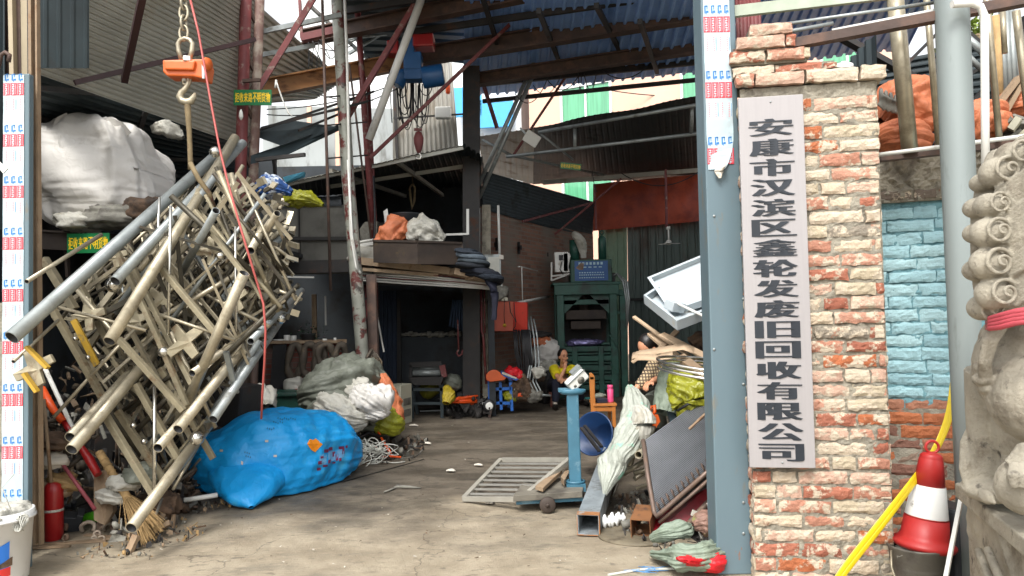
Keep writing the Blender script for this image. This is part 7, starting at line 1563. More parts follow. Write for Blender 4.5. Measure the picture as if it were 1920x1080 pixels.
a_, b2, c2, d2 = P(1240, 965, 5.5), P(1345, 905, 5.4), P(1345, 870, 5.9), P(1250, 935, 5.9)
for k in range(40): t0 = k/40; t1 = (k+.5)/40; q.prism([a_.lerp(b2, t0), a_.lerp(b2, t1), d2.lerp(c2, t1), d2.lerp(c2, t0)], V(0, 0, .05))
q.build('fins', K['fins'], r); q = MB(); q.path([P(1285, 990, 5.2), P(1310, 960, 5.25), P(1345, 925, 5.3)], .02, 8); q.build('copper_tube', K['copper'], r)
q = MB(); q.prism([P(1218, 985, 5.45), P(1345, 895, 5.45), P(1345, 985, 5.3), P(1228, 1000, 5.3)], V(0, .3, 0)); T(q, 'red_casing', mat('deep red casing', '#8f1a26', .4, var=.2, patch='#6a141c', pr=(.5, .6), pscale=5), 'deep red metal casing under the condenser coil', 'casing', bevel=.008)
q = MB(); q.prism([P(1326, 945, 5.15), P(1348, 935, 5.15), P(1348, 975, 5.15), P(1332, 966, 5.15)], V(0, .02, 0)); T(q, 'white_tag', K['white'], 'white paper piece beside the gate column at the coil', 'paper')
q = MB(); q.box(P(1303, 963, 5.22), (.05, .01, .04), rot(0, .4, .2)); T(q, 'small_sticker', K['paper'], 'tiny white sticker on the deep red casing', 'sticker')
q = MB(); q.sqtube(G(1201, 994, .08), G(1212, 965, .12), .14, .15, .006, V(0, 0, 1)); T(q, 'rusty_box', mat('orange brown rust box', '#7c5230', .8, var=.35, patch='#3b2a20', pr=(.5, .62), pscale=6), 'open square rusty box beside the round plate', 'box')
r = root('insulators', 'pair of white ceramic insulators on the ground by the duct', 'insulator', G(1150, 1000))
for x, y, s in ((1138, 993, .05), (1152, 991, .055), (1164, 985, .045)):
    q = MB(); c = G(x, y)+V(0, 0, s+.01); q.lathe([(.01, -.03), (s*.6, -.03), (s, -.018), (s, -.008), (s*.45, 0), (s*.45, .01), (s*.85, .018), (s*.85, .026), (s*.3, .034), (.01, .04)], c, (1, -.35, .1), 26); q.build('disc', K['winframe'], r)
q = MB(); q.path([G(1166, 985, .06), G(1178, 982, .07), G(1196, 978, .06)], .03, 10); q.build('stem', K['greyjunk'], r)
q = MB(); c = G(1190, 1005); q.lathe([(.0, 0), (.26, .0), (.265, .008), (.262, .018), (.2, .02), (0, .022)], c, n=56); T(q, 'round_plate', mat('dull brown plate', '#6b6250', .7, var=.3, patch='#4d4436', pr=(.5, .65), pscale=7, bump=.3), 'flat round brown plate lying on the ground', 'plate')
bagT('green_grey_sack', [P(1222, 1010, 4.95), P(1245, 1000, 4.9), P(1275, 995, 4.9), P(1295, 985, 4.95)], [(.02, .02), (.07, .05), (.07, .05), (.02, .02)], 45, .1, 6, 'baggreen', 'pale green sack crumpled in front of the coil', 'sack', 80, 12, .03)
bagT('green_grey_sack', [G(1222, 1038, .04), G(1250, 1040, .08), G(1290, 1045, .12), G(1330, 1035, .12), G(1345, 1020, .1)], [(.02, .02), (.06, .035), (.08, .07), (.085, .06), (.03, .03)], 46, .1, 6, 'baggreen', 'lower fold of pale green sacking touching the gate column', 'sack', 90, 12, .01)
bagT('net_bag', [P(1300, 985, 4.9), P(1318, 980, 4.9), P(1340, 990, 4.9), P(1350, 1010, 4.85)], [(.03, .03), (.08, .07), (.09, .08), (.03, .03)], 47, .06, 10, mat('pinkish green net', '#8a6a5c', .6, var=.4, scale=14, bump=.6, bscale=12, btype='CRUMPLE', patch='#7f8f4a', pr=(.5, .56), pscale=9), 'reddish green net bag beside the gate column', 'bag', 70, 10)
bagT('red_cloth', [G(1268, 1046, .16), G(1290, 1050, .14), G(1310, 1050, .1), G(1335, 1052, .08), G(1348, 1044, .06)], [(.01, .008), (.04, .02), (.08, .05), (.09, .06), (.03, .03)], 48, .08, 9, 'redcloth', 'bright red plastic cloth on the green sacking', 'cloth', 60, 12, .01)
q = MB(); c_ = random.Random(6)
for i in range(8): x = c_.uniform(1165, 1215); y = c_.uniform(1058, 1072); q.path([G(x, y, .01), G(x+c_.uniform(10, 30), y+c_.uniform(-8, 8), .03), G(x+c_.uniform(30, 60), y+c_.uniform(-6, 8), .012)], .002, 4)
T(q, 'blue_twine', K['bluerope'], 'tangle of thin blue twine on the ground at the bottom centre', 'twine')
q = MB(); q.path([G(1140, 1078, .01), G(1200, 1068, .015), G(1280, 1066, .02), G(1302, 1055, .03), G(1298, 1045, .05)], .008, 6); T(q, 'straw_rope', K['ropewhite'], 'pale frayed rope on the ground under the green sacking', 'rope')
rubble('coil_litter', 260, (.75, 4.75, 1.3, 6.6), .05, ['brownjunk', 'greyjunk', 'darkjunk'], 'small %s litter on the ground around the duct and coil', 49, (.01, .045), fn=lambda x, y: x > .78+.06*math.sin(9*y)+(.0 if y > 5.4 else (5.4-y)*.3))
q = MB(); c_ = random.Random(66)
for i in range(8): a = P(1165+c_.uniform(0, 50), 850+c_.uniform(0, 90), 6.2); q.tube(a, a+V(c_.uniform(.1, .4), c_.uniform(-.3, .3), c_.uniform(.05, .3)), c_.uniform(.01, .022))
T(q, 'metal_rods', K['steel'], 'bunch of dull rods behind the left edge of the coil', 'rods')
q = MB(); q.pipe(P(1197, 853, 5.9), P(1215, 840, 6.3), .03); T(q, 'pipe_stub', K['steel'], 'short pipe stub with open end left of the coil', 'pipe')
q = MB(); q.sqtube(P(1262, 795, 6.3), P(1256, 765, 6.4), .05); T(q, 'blue_tube', K['postblue'], 'short blue grey square tube behind the coil top', 'tube')
q = MB(); q.path([P(1216, 775, 6.3), P(1220, 762, 6.3), P(1227, 760, 6.3), P(1228, 772, 6.3), P(1222, 778, 6.3)], .016, 8, True); q.prism([P(1220, 780, 6.25), P(1234, 778, 6.25), P(1238, 790, 6.25), P(1226, 808, 6.25), P(1220, 806, 6.25)], V(0, .04, 0)); T(q, 'scissors', K['orange'], 'orange plastic handle and piece beside the white woven sack', 'handle')
# rim ring
q = MB(); cr_ = P(1345, 700, 5.6)
for rr_, z in ((.44, 0), (.43, .03), (.44, .06)): q.path([cr_+V(rr_*math.cos(t), rr_*.85*math.sin(t), z-.0+.03*math.sin(t)-.05*math.cos(t)) for t in [2*PI*j/56 for j in range(56)]], .011, 7, True)
T(q, 'wheel_rim', K['chrome'], 'thin shiny bicycle rim lying on the junk above the coil', 'rim')
bagT('yellow_rubbish_bag', [P(1262, 715, 6.1), P(1285, 728, 6.0), P(1305, 752, 5.95), P(1295, 790, 5.95)], [(.08, .1), (.17, .16), (.19, .18), (.1, .1)], 53, .11, 6, 'bagyellow', 'yellow green rubbish bag inside the bicycle rim', 'bag', 90, 12)
bagT('green_film', [P(1262, 680, 6.5), P(1270, 700, 6.4), P(1262, 735, 6.35), P(1250, 775, 6.3)], [(.08, .06), (.14, .1), (.15, .1), (.12, .1)], 54, .07, 6, 'baggreen', 'pale green film sheet beside the yellow rubbish bag', 'film', 80, 12)
q = MB(); q.path([P(1270, 770, 5.85), P(1290, 758, 5.8), P(1312, 748, 5.8)], .012, 6); T(q, 'black_stick', K['cable'], 'black stick poking from the yellow rubbish bag', 'stick')
# planks
def plank(nm, a, b_, w_, h_, m_, lab, cat='plank'):
    q = MB(); q.bar(a, b_, w_, h_, V(0, -.6, 1)); return T(q, nm, K[m_], lab, cat, bevel=.003)
plank('thin_plank', P(1188, 594, 6.9), P(1345, 706, 6.2), .035, .02, 'woodpale', 'long thin batten reaching highest left over the junk')
plank('plank', P(1219, 625, 6.8), P(1345, 735, 6.1), .07, .025, 'woodpale', 'middle pale plank crossing under the thin batten')
plank('plank', P(1240, 627, 6.5), P(1345, 680, 6.0), .075, .02, 'woodpale', 'upper pale plank reaching to the gate column')
plank('plank', P(1275, 668, 6.0), P(1345, 722, 5.7), .085, .03, 'wood', 'short thick plank above the yellow rubbish bag')
plank('plank', P(1270, 620, 6.7), P(1232, 660, 6.6), .05, .02, 'wood', 'short upright board behind the crossing planks')
plank('branch', P(1292, 805, 5.35), P(1345, 755, 5.3), .018, .015, 'wood', 'thin broken stick lying on the condenser coil', 'stick')
q = MB(); cp = [P(1302, 663, 6.0), P(1280, 655, 6.05), P(1240, 662, 6.2), P(1200, 668, 6.35), P(1186, 672, 6.4), P(1183, 678, 6.4), P(1188, 682, 6.35), P(1196, 676, 6.3), P(1210, 676, 6.2), P(1235, 678, 6.1), P(1262, 672, 6.0)]
vs = []
for p in cp: vs += [p, p+V(.02, .1, .045)]
q.add(vs, [(2*i, 2*i+1, 2*i+3, 2*i+2) for i in range(len(cp)-1)], True); o = T(q, 'curled_veneer', K['woodpale'], 'strip of pale veneer curled at its left end', 'veneer'); m_ = o.modifiers.new('solid', 'SOLIDIFY'); m_.thickness = .006
# white trays
def tray(nm, pts, d, lab, extra=None):
    r = root(nm, lab, 'tray', pts[0]); c = sum(pts, Vector())/4; n_ = (pts[1]-pts[0]).cross(pts[3]-pts[0]).normalized()
    if n_.y > 0: n_ = -n_
    q = MB(); q.prism(pts, -n_*.008); q.build('base', K['panelwhite'], r)
    q = MB()
    for i in range(4):
        a, b_ = pts[i], pts[(i+1) % 4]; u = (b_-a).normalized(); q.prism([a, b_, b_+n_*d, a+n_*d], (c-(a+b_)/2).normalized()*.012); q.prism([a+n_*d, b_+n_*d, b_+n_*d+(c-b_)*.09, a+n_*d+(c-a)*.09], n_*.006)
    q.build('rim', K['panelwhite'], r); return r, n_
t1, n1 = tray('white_tray', [P(1219, 528, 7.0), P(1380, 462, 6.6), P(1380, 552, 6.2), P(1262, 592, 6.4)], .05, 'upper white enamel tray tilted on the right junk pile')
t2, n2 = tray('lower_tray', [P(1208, 568, 6.7), P(1250, 540, 7.0), P(1370, 580, 6.4), P(1270, 618, 6.0)], .07, 'lower white tray with a small box on it')
q = MB(); q.box(P(1265, 574, 6.3), (.13, .12, .08), rot(.3, .1, .5)); T(q, 'small_white_box', K['panelwhite'], 'small white box sitting in the lower white tray', 'box', bevel=.004)
q = MB(); q.tube(P(1268, 568, 6.25), P(1360, 612, 5.9), .012); T(q, 'white_rod', K['pvc'], 'pale rod laid over the lower white tray', 'rod')
q = MB(); q.tube(P(1305, 496, 6.9), P(1330, 482, 6.8), .008); T(q, 'short_rod', K['galv'], 'short thin rod behind the upper white tray', 'rod')
# big junk mound on the right
q = MB()
def jm(u, v):
    y = 5.2+5.6*v; xl = 1.02+.26*(y-5.2)+.08*math.sin(y*5); x = xl+(3.6+.25*(y-5)-xl)*u
    e = min(1, u*3.2)*min(1, v*4+.15)*(min(1, (1-v)*3)); h = e*(1.05+.35*u)+.2*noise.noise(V(x*3, y*3, 0))*e+.1*noise.noise(V(x*9, y*9, 1))*e
    return V(x, y, h-.03)
q.grid(jm, 70, 110, False); tag(q.build('junk_mound', K['darkjunk']), 'dark mass of mixed scrap on the right of the yard', None, None, 'stuff')
def jz(x, y):
    xl = 1.02+.26*(y-5.2); u = (x-xl)/(3.6+.25*(y-5)-xl); return max(0, min(1, u*3.2))*min(1, (y-5.2)/1.4+.15)*1.25
rubble('junk_heap', 1500, (1.1, 5.5, 3.3, 10), lambda x, y: jz(x, y), ['brownjunk', 'darkjunk', 'greyjunk', 'darkjunk', 'wood'], '%s scrap pieces heaped on the right behind the gate column', 55, (.04, .16), fn=lambda x, y: x > 1.05+.27*(y-5.2))
c_ = random.Random(19)
q = MB()
for i in range(220):
    x = c_.uniform(1.5, 3.0); y = c_.uniform(5.6, 8.2); z = jz(x, y)*c_.uniform(.75, 1.12); d = V(c_.uniform(-1, 1), c_.uniform(-1, 1), c_.uniform(-.5, .5)).normalized()*c_.uniform(.08, .35)
    q.bar(V(x, y, z)-d, V(x, y, z)+d, c_.uniform(.02, .07), .012)
tag(q.build('junk_strips', K['brownjunk']), 'brown strips sticking out of the right junk pile', None, None, 'stuff')
bagT('brown_carton', [P(1300, 650, 6.6), P(1315, 640, 6.6), P(1335, 650, 6.6)], [(.05, .05), (.14, .08), (.1, .06)], 57, .12, 8, 'brownjunk', 'crumpled brown carton beneath the white trays', 'carton', 50, 8)
# ---- right: cone, buckets, strip
cb = P(1723, 1042, 4.3); kx = 4.3/FPX
r = root('traffic_cone', 'red traffic cone with a white band standing in a metal bucket', 'cone', cb-V(0, 0, .02))
c = P(1732, 1030, 4.3); top = P(1747, 848, 4.3); ax = (top-c).normalized(); Hh = (top-c).length
def cr(t): return .148*(1-t)**1.0*.62+.062+.0*t
q = MB(); q.lathe([(.0, 0), (.118, 0), (.155, .012), (.168, .03), (.165, .045), (.14, .06), (.125, .085), (.115, Hh*.33)], c, ax, 44); q.lathe([(.115, Hh*.33), (.109, Hh*.36)], c, ax, 44); q.lathe([(.083, Hh*.655), (.062, Hh*.93), (.058, Hh*.945), (.06, Hh*.96), (.045, Hh*.99), (.02, Hh)], c, ax, 44); q.build('body', K['coneRed'], r)
q = MB(); q.lathe([(.1125, Hh*.345), (.112, Hh*.35), (.0855, Hh*.66), (.083, Hh*.662)], c, ax, 44); q.build('white_band', K['coneWhite'], r)
q = MB(); o = top+ax*.03; q.path([o+frame(ax)[0]*(.037*math.cos(t))+ax*(.034*math.sin(t)) for t in [2*PI*j/24 for j in range(24)]], .008, 8, True); q.build('ring', K['coneRed'], r)
bkc = V(P(1722, 1040, 4.3).x, 4.3, 0); hb_ = P(1722, 1022, 4.3).z
r = root('metal_bucket', 'dented grey metal bucket holding the traffic cone', 'bucket', bkc)
q = MB(); q.lathe([(.0, 0), (.125, 0), (.128, .01), (.14, hb_*.5), (.143, hb_*.52), (.142, hb_*.56), (.145, hb_*.58), (.16, hb_-.01), (.168, hb_), (.165, hb_+.008), (.155, hb_), (.12, .02), (.0, .02)], bkc, n=44); q.build('shell', mat('dirty grey bucket', '#6f6c64', .45, .4, var=.3, patch='#4c4740', pr=(.5, .66), pscale=6), r)
q = MB(); q.path([bkc+V(-.165, -.02, hb_-.02), bkc+V(-.185, -.06, hb_-.1), bkc+V(-.16, -.11, hb_-.24), bkc+V(-.1, -.15, hb_-.34), bkc+V(0, -.165, hb_-.38)], .006, 6); q.build('handle', K['steel'], r)
T(MB().sack(bkc+V(-.04, 0, hb_-.05), (.1, .1, .05), 58, .3, 6, nu=36, nv=20), 'bucket_rubble', K['greyjunk'], 'grey rubble and cardboard inside the metal bucket', 'rubble')
q = MB(); pts = [P(1560, 1100, 4.0), P(1596, 1050, 4.05), P(1650, 984, 4.12), P(1700, 918, 4.18), P(1738, 868, 4.46), P(1762, 828, 4.5), P(1778, 785, 4.52), P(1786, 745, 4.54), P(1789, 706, 4.56)]
vs = []
for i, p in enumerate(pts):
    t = (pts[min(i+1, len(pts)-1)]-pts[max(i-1, 0)]).normalized(); s_ = t.cross(V(0, 1, 0)).normalized(); hw = .026+.002*math.sin(i)
    vs += [p-s_*hw, p-s_*hw*.15+V(0, -.004, 0), p-s_*hw*.05+V(0, .003, 0), p+s_*hw*.05+V(0, -.004, 0), p+s_*hw]
N_ = len(pts); q.add(vs, [(5*i+k, 5*i+k+1, 5*i+k+6, 5*i+k+5) for i in range(N_-1) for k in range(4)], True); o = T(q, 'yellow_strip', K['yellow'], 'long curved yellow plastic strip leaning on the wall behind the cone', 'strip')
m_ = o.modifiers.new('solid', 'SOLIDIFY'); m_.thickness = .008
m_ = o.modifiers.new('sub', 'SUBSURF'); m_.levels = 2; m_.render_levels = 2
q = MB(); q.bar(P(1802, 935, 4.0), P(1770, 1100, 3.85), .02, .015); T(q, 'pale_strut', K['pvc'], 'pale slanting bar between the cone bucket and the lion plinth', 'bar')
q = MB(); q.box(V(P(1800, 1060, 4.3).x, 4.4, .2), (.16, .3, .5), rotz(.2)); T(q, 'dark_bin', K['darkplastic'], 'dark plastic bin behind the pale slanting bar', 'bin', bevel=.02)
# sacks on the platform over the wall
for i, (pts, rad, m_, lab) in enumerate((
    ([P(1652, 240, 5.1), P(1685, 215, 5.1), P(1715, 205, 5.1), P(1742, 225, 5.1)], [(.1, .1), (.22, .22), (.22, .22), (.06, .08)], 'bagorange', 'largest orange sack with a tied neck behind the railing'),
    ([P(1640, 275, 5.0), P(1670, 262, 4.95), P(1705, 272, 4.95), P(1725, 288, 5.0)], [(.06, .06), (.17, .12), (.16, .12), (.04, .03)], 'bagorange', 'orange sack lying lowest beside the brick pier'),
    ([P(1765, 278, 5.1), P(1785, 268, 5.1), P(1800, 275, 5.1)], [(.05, .05), (.1, .1), (.05, .05)], 'bagorange', 'small orange sack half hidden by the grey pole'),
    ([P(1815, 262, 4.95), P(1832, 235, 4.95), P(1855, 225, 4.95), P(1878, 240, 5.0)], [(.06, .06), (.14, .14), (.14, .14), (.05, .05)], 'bagorange', 'orange sack with radiating folds right of the grey pole'),
    ([P(1868, 205, 5.2), P(1890, 200, 5.15), P(1925, 195, 5.1), P(1960, 200, 5.1)], [(.05, .05), (.12, .1), (.14, .12), (.05, .05)], 'bagorange', 'orange sack at the right picture edge above the grey scrap'))):
    bagT('orange_sack', pts, rad, 120+i, .1, 5, m_, lab, 'sack', 90, 12)
r = root('cast_parts', 'grey ribbed cast parts wedged between the pier and the orange sacks', 'castings', P(1665, 195, 4.95))
for i in range(5): q = MB(); q.bag([P(1652+i*9, 172+i*4, 4.95), P(1654+i*9, 188+i*4, 4.9), P(1662+i*9, 204+i*2, 4.9)], [(.012, .03), (.016, .04), (.01, .03)], 130+i, .01, 9, 20, 6); q.build('rib', K['greyjunk'], r)
r = root('grey_scrap', 'grey rectangular scrap blocks behind the railing at the right edge', 'scrap', P(1895, 245, 4.9)); c_ = random.Random(2)
for i in range(9): q = MB(); q.box(P(1885+c_.uniform(0, 40), 225+c_.uniform(0, 30), 4.85+c_.uniform(-.1, .1)), (.14, .08, .04), rot(c_.uniform(-1, 1), c_.uniform(-1, 1), c_.uniform(0, 3))); q.build('block', K['greyjunk'] if i % 3 else K['cream'], r)
q = MB(); q.bar(P(1868, 200, 5.0), P(1910, 145, 5.0), .06, .03); q.bar(P(1882, 215, 5.0), P(1930, 130, 5.0), .04, .03); T(q, 'brown_boards', K['wood'], 'brown boards leaning over the sacks at the right edge', 'board')
q = MB(); q.tube(P(1868, 30, 5.4), P(1874, 210, 5.4), .03); T(q, 'bamboo_pole', K['straw'], 'tan bamboo pole behind the railing', 'pole')
q = MB()
for i in range(4): q.tube(P(1878+i*9, 20, 5.6), P(1884+i*9, 190, 5.6), .022)
T(q, 'stored_pipes', K['galv'], 'row of upright grey pipes stored behind the bamboo pole', 'pipes')
r = root('shrub', 'yellow green shrub seen between the pipes at the upper right', 'shrub', P(1840, 240, 9)); q = MB(); c_ = random.Random(23)
for i in range(900):
    p = P(c_.gauss(1838, 26), c_.uniform(30, 300), 9+c_.uniform(-.5, .5)); d = V(c_.uniform(-1, 1), c_.uniform(-1, 1), c_.uniform(-1, 1)).normalized()*.11; e = frame(d)[0]*.035
    q.quad(p, p+d*.5-e, p+d, p+d*.5+e)
q.build('leaves', K['leaf'], r); q = MB()
for i in range(6): q.path([P(1838, 320, 9), P(1838+c_.uniform(-10, 10), 200, 9), P(1838+c_.uniform(-30, 30), 60, 9)], .03, 5)
q.build('stems', K['wood'], r)
# ================================================================ PEOPLE
def hand(q, wrist, d, pn, s=1.0, curl=.9):
    """palm, four curled fingers of different lengths and a thumb from the side of the palm"""
    d = d.normalized(); pn = (pn-d*pn.dot(d)).normalized(); sd_ = d.cross(pn).normalized(); pc = wrist+d*.05*s
    q.ell(pc, (.045*s, .02*s, .05*s), Matrix((sd_, pn, d)).transposed(), 12, 8)
    for k, L_ in enumerate((.07, .08, .075, .06)):
        a = wrist+d*.085*s+sd_*(.027-.018*k)*s; b = a+(d*math.cos(curl*.5)+pn*math.sin(curl*.5))*L_*.45*s; c = b+(d*math.cos(curl*1.4)+pn*math.sin(curl*1.4))*L_*.35*s; e = c+(d*math.cos(curl*2.2)+pn*math.sin(curl*2.2))*L_*.25*s
        q.path([a-d*.02, a, b, c, e], .008, 7, rs=[.0095*s, .009*s, .0085*s, .008*s, .006*s])
    a = wrist+d*.035*s+sd_*.038*s; q.path([a-sd_*.015, a+sd_*.01+d*.01, a+sd_*.022*s+d*.035*s+pn*.01, a+sd_*.018*s+d*.06*s+pn*.022], .01, 7, rs=[.012*s, .011*s, .0095*s, .008*s])
def head(q, c, f, s=1.0):
    f = f.normalized(); sx = f.cross(V(0, 0, 1)).normalized(); u = sx.cross(f); R_ = Matrix((sx, f, u)).transposed()
    q.ell(c+u*.02*s, (.074*s, .09*s, .1*s), R_, 24, 16); q.ell(c-u*.05*s+f*.02*s, (.056*s, .065*s, .07*s), R_, 20, 14)
    q.ell(c-u*.095*s+f*.055*s, (.025*s, .02*s, .02*s), R_, 12, 8)
    q.path([c+f*.084*s+u*.01*s, c+f*.1*s-u*.02*s, c+f*.108*s-u*.036*s], .01, 8, rs=[.008*s, .011*s, .014*s])
    for k in (-1, 1):
        q.ell(c+sx*k*.076*s-u*.015*s-f*.005, (.01*s, .018*s, .03*s), R_, 10, 8); q.ell(c+sx*k*.035*s+f*.072*s-u*.03*s, (.022*s, .018*s, .02*s), R_, 10, 8)
    q.ell(c+f*.08*s+u*.03*s, (.05*s, .014*s, .01*s), R_, 12, 8)
    return f, sx, u, R_
def face(r, c, f, s=1.0, hairlen=0):
    f = f.normalized(); sx = f.cross(V(0, 0, 1)).normalized(); u = sx.cross(f); R_ = Matrix((sx, f, u)).transposed()
    for k in (-1, 1):
        q = MB(); q.ell(c+sx*k*.032*s+f*.088*s+u*.005*s, (.014*s, .007*s, .006*s), R_, 10, 6); q.build('eye', K['hair'], r)
        q = MB(); q.path([c+sx*k*.05*s+f*.08*s+u*.027*s, c+sx*k*.032*s+f*.093*s+u*.033*s, c+sx*k*.014*s+f*.094*s+u*.028*s], .004*s, 5); q.build('eyebrow', K['hair'], r)
    q = MB(); q.ell(c+f*.087*s-u*.065*s, (.024*s, .01*s, .006*s), R_, 12, 6); q.build('mouth', mat('lips', '#9a4f46', .5), r)
    def hf(q_, d): return q_*(1+.03*noise.noise(q_*40))
    q = MB(); q.ell(c+u*.035*s-f*.026*s, (.087*s, .094*s, .098*s), R_, 28, 18, hf); q.ell(c-f*.08*s-u*.03*s, (.06*s, .045*s, .06*s), R_, 20, 12, hf); q.build('hair', K['hair'], r)
r = root('person', 'person in a bright yellow t shirt sitting with a hand at the chin', 'person', G(1045, 765)+V(0, .2, 0))
hc = P(1056, 668, 12.68); fdir = V(.45, -1, -.05)
shL, shR, elL, elR = P(1038, 692, 12.8), P(1073, 692, 12.8), P(1049, 712, 12.42), P(1081, 709, 12.62)
haL, haR = P(1059, 692, 12.48), P(1062, 712, 12.42)
hpL, hpR = P(1038, 722, 13.0), P(1058, 722, 13.0); knL, knR = P(1044, 719, 12.5), P(1080, 722, 12.7)
anL = P(1041, 757, 12.55); anR = P(1092, 750, 13.0)
q = MB(); head(q, hc, fdir, 1.0); q.path([hc-V(0, -.02, .05), P(1055, 690, 12.85)], .05, 14)
q.path([shL, elL], .045, 14, rs=[.05, .04]); q.path([elL, haL], .038, 14, rs=[.042, .028]); q.ell(elL, .042, None, 12, 8)
q.path([shR, elR], .045, 14, rs=[.05, .04]); q.path([elR, haR], .038, 14, rs=[.042, .028]); q.ell(elR, .042, None, 12, 8)
q.path([shL, P(1055, 695, 12.9), shR], .06, 12); q.path([P(1055, 692, 12.9), P(1048, 722, 13.0)], .1, 12)
q.path([hpL, knL, anL], .05, 12, rs=[.07, .055, .035]); q.path([hpR, knR, anR], .05, 12, rs=[.07, .055, .035])
hand(q, haL, V(.1, .05, 1), V(.5, .6, 0), 1.0, .9); hand(q, haR, (haR-elR), V(0, .4, -1), 1.0, .7)
q.build('body', K['skin'], r, remesh=.0085, smooth=2)
face(r, hc, fdir)
q = MB(); ch = P(1056, 702, 12.88); q.bag([P(1055, 687, 12.86), P(1056, 692, 12.86), P(1056, 702, 12.84), P(1052, 713, 12.9), P(1047, 722, 12.98)], [(.09, .07), (.19, .11), (.2, .15), (.19, .17), (.18, .17)], 9, .03, 7, 60, 10, .9)
q.path([P(1042, 691, 12.84), shL, shL.lerp(elL, .62)], .08, 16, rs=[.08, .085, .085]); q.path([P(1070, 691, 12.84), shR, shR.lerp(elR, .6)], .08, 16, rs=[.08, .085, .085]); q.build('t_shirt', K['shirtyellow'], r, remesh=.012, smooth=1)
q = MB(); q.path([hpL+V(0, .05, 0), hpL, knL, anL.lerp(knL, .12)], .08, 16, rs=[.12, .12, .088, .06]); q.path([hpR+V(0, .05, 0), hpR, knR, anR.lerp(knR, .12)], .08, 16, rs=[.12, .12, .088, .06]); q.ell((hpL+hpR)/2, (.19, .15, .12), None, 16, 10); q.build('trousers', K['trousers'], r, remesh=.013, smooth=2)
for an, dx in ((anL, -.01), (anR, .06)):
    q = MB(); q.tube(an+V(0, 0, .05), V(an.x, an.y, .06), .04, .038); q.build('sock', K['sock'], r)
    q = MB(); q.bag([V(an.x-dx*.6, an.y+.07, .05), V(an.x, an.y, .055), V(an.x+dx, an.y-.12, .04), V(an.x+dx*1.3, an.y-.19, .03)], [(.03, .04), (.048, .05), (.05, .035), (.025, .02)], 3, .002, 4, 24, 8, 1, .004); q.build('shoe', K['hair'], r)
q = MB(); sz = min(hpL.z, hpR.z)-.13; sc_ = (hpL+hpR)/2; q.box(V(sc_.x, sc_.y, sz), (.36, .3, .04))
for i in (-1, 1):
    for j in (-1, 1): q.bar(V(sc_.x+i*.14, sc_.y+j*.11, 0), V(sc_.x+i*.13, sc_.y+j*.1, sz), .035, .035)
T(q, 'low_stool', mat('reddish stool wood', '#6e3a2c', .6, var=.2), 'low reddish wooden stool under the person in yellow', 'stool')
q = MB(); q.bar(G(1078, 758)+V(0, 0, .1), G(1112, 757)+V(0, 0, .1), .02, .03); T(q, 'teal_bar', mat('teal paint', '#3f8f8a', .5), 'thin teal bar near the feet of the seated person', 'bar')
# crouching person
r = root('person', 'person in a brown checked shirt bending over behind the white woven sack', 'person', V(P(1245, 800, 7.8).x, 7.8, 0))
hc = P(1216, 652, 7.35); fdir = V(-.75, -.35, -.75)
sh, sh2, el, ha = P(1232, 680, 7.4), P(1252, 672, 7.75), P(1212, 710, 7.15), P(1192, 730, 7.1); hp, kn, an = P(1262, 738, 7.95), P(1226, 748, 7.5), P(1240, 800, 7.8)
q = MB(); head(q, hc, fdir, 1.05); q.path([hc, P(1238, 676, 7.6)], .055, 12); q.path([sh, el, ha], .045, 14, rs=[.055, .045, .03]); hand(q, ha, ha-el, V(0, -.3, -1), 1.05, .8); el2 = P(1250, 700, 7.3); ha2 = P(1222, 716, 7.1); q.path([sh2, el2, ha2], .04, 12, rs=[.055, .045, .03]); hand(q, ha2, ha2-el2, V(0, -.3, -1), 1.05, .8)
q.path([P(1240, 678, 7.6), hp], .12, 14); q.path([hp, kn, an], .06, 12, rs=[.08, .065, .04]); q.path([hp+V(.15, 0, 0), kn+V(.2, 0, 0), an+V(.2, 0, 0)], .06, 12, rs=[.08, .065, .04]); q.build('body', K['skin'], r, remesh=.011, smooth=2)
face(r, hc, fdir, 1.05)
q = MB(); q.bag([P(1228, 668, 7.5), P(1238, 676, 7.55), P(1250, 700, 7.7), P(1262, 738, 7.95)], [(.1, .08), (.22, .14), (.21, .16), (.17, .14)], 7, .03, 6, 60, 10, .9); q.path([sh+V(.05, .05, 0), sh, el, ha.lerp(el, .25)], .07, 16, rs=[.09, .085, .065, .05]); q.path([sh2, el2, ha2.lerp(el2, .3)], .07, 14, rs=[.085, .065, .05]); q.build('shirt', K['plaid'], r, remesh=.014, smooth=1)
q = MB()
for dx in (0, .2): o = V(dx, 0, 0); q.path([hp+o*.7, kn+o, an+o], .1, 16, rs=[.13, .1, .07])
q.ell(hp+V(.07, 0, 0), (.19, .15, .13), None, 16, 10); q.build('trousers', K['baggrey'], r, remesh=.015, smooth=2)
for dx in (0, .2): q = MB(); q.bag([an+V(dx+.04, .06, -.03), an+V(dx, 0, -.03), an+V(dx-.08, -.1, -.05)], [(.03, .04), (.05, .05), (.04, .03)], 3, .002, 4, 24, 8, 1, .004); q.build('shoe', K['hair'], r)
# ================================================================ STONE LION
LY = 3.3
r = root('stone_lion', 'weathered carved stone guardian lion with curled mane and a red ribbon at the right edge', 'statue', V(2.35, 3.3, 0))
q = MB(); L = lambda x, y, Y=LY: P(x, y, Y)
q.ell(L(1965, 440), (.29, .30, .41)); q.ell(L(1950, 545), (.2, .26, .2)); q.ell(L(2010, 340, 3.15), (.27, .26, .22)); q.ell(L(1925, 330, 3.25), (.08, .15, .12))
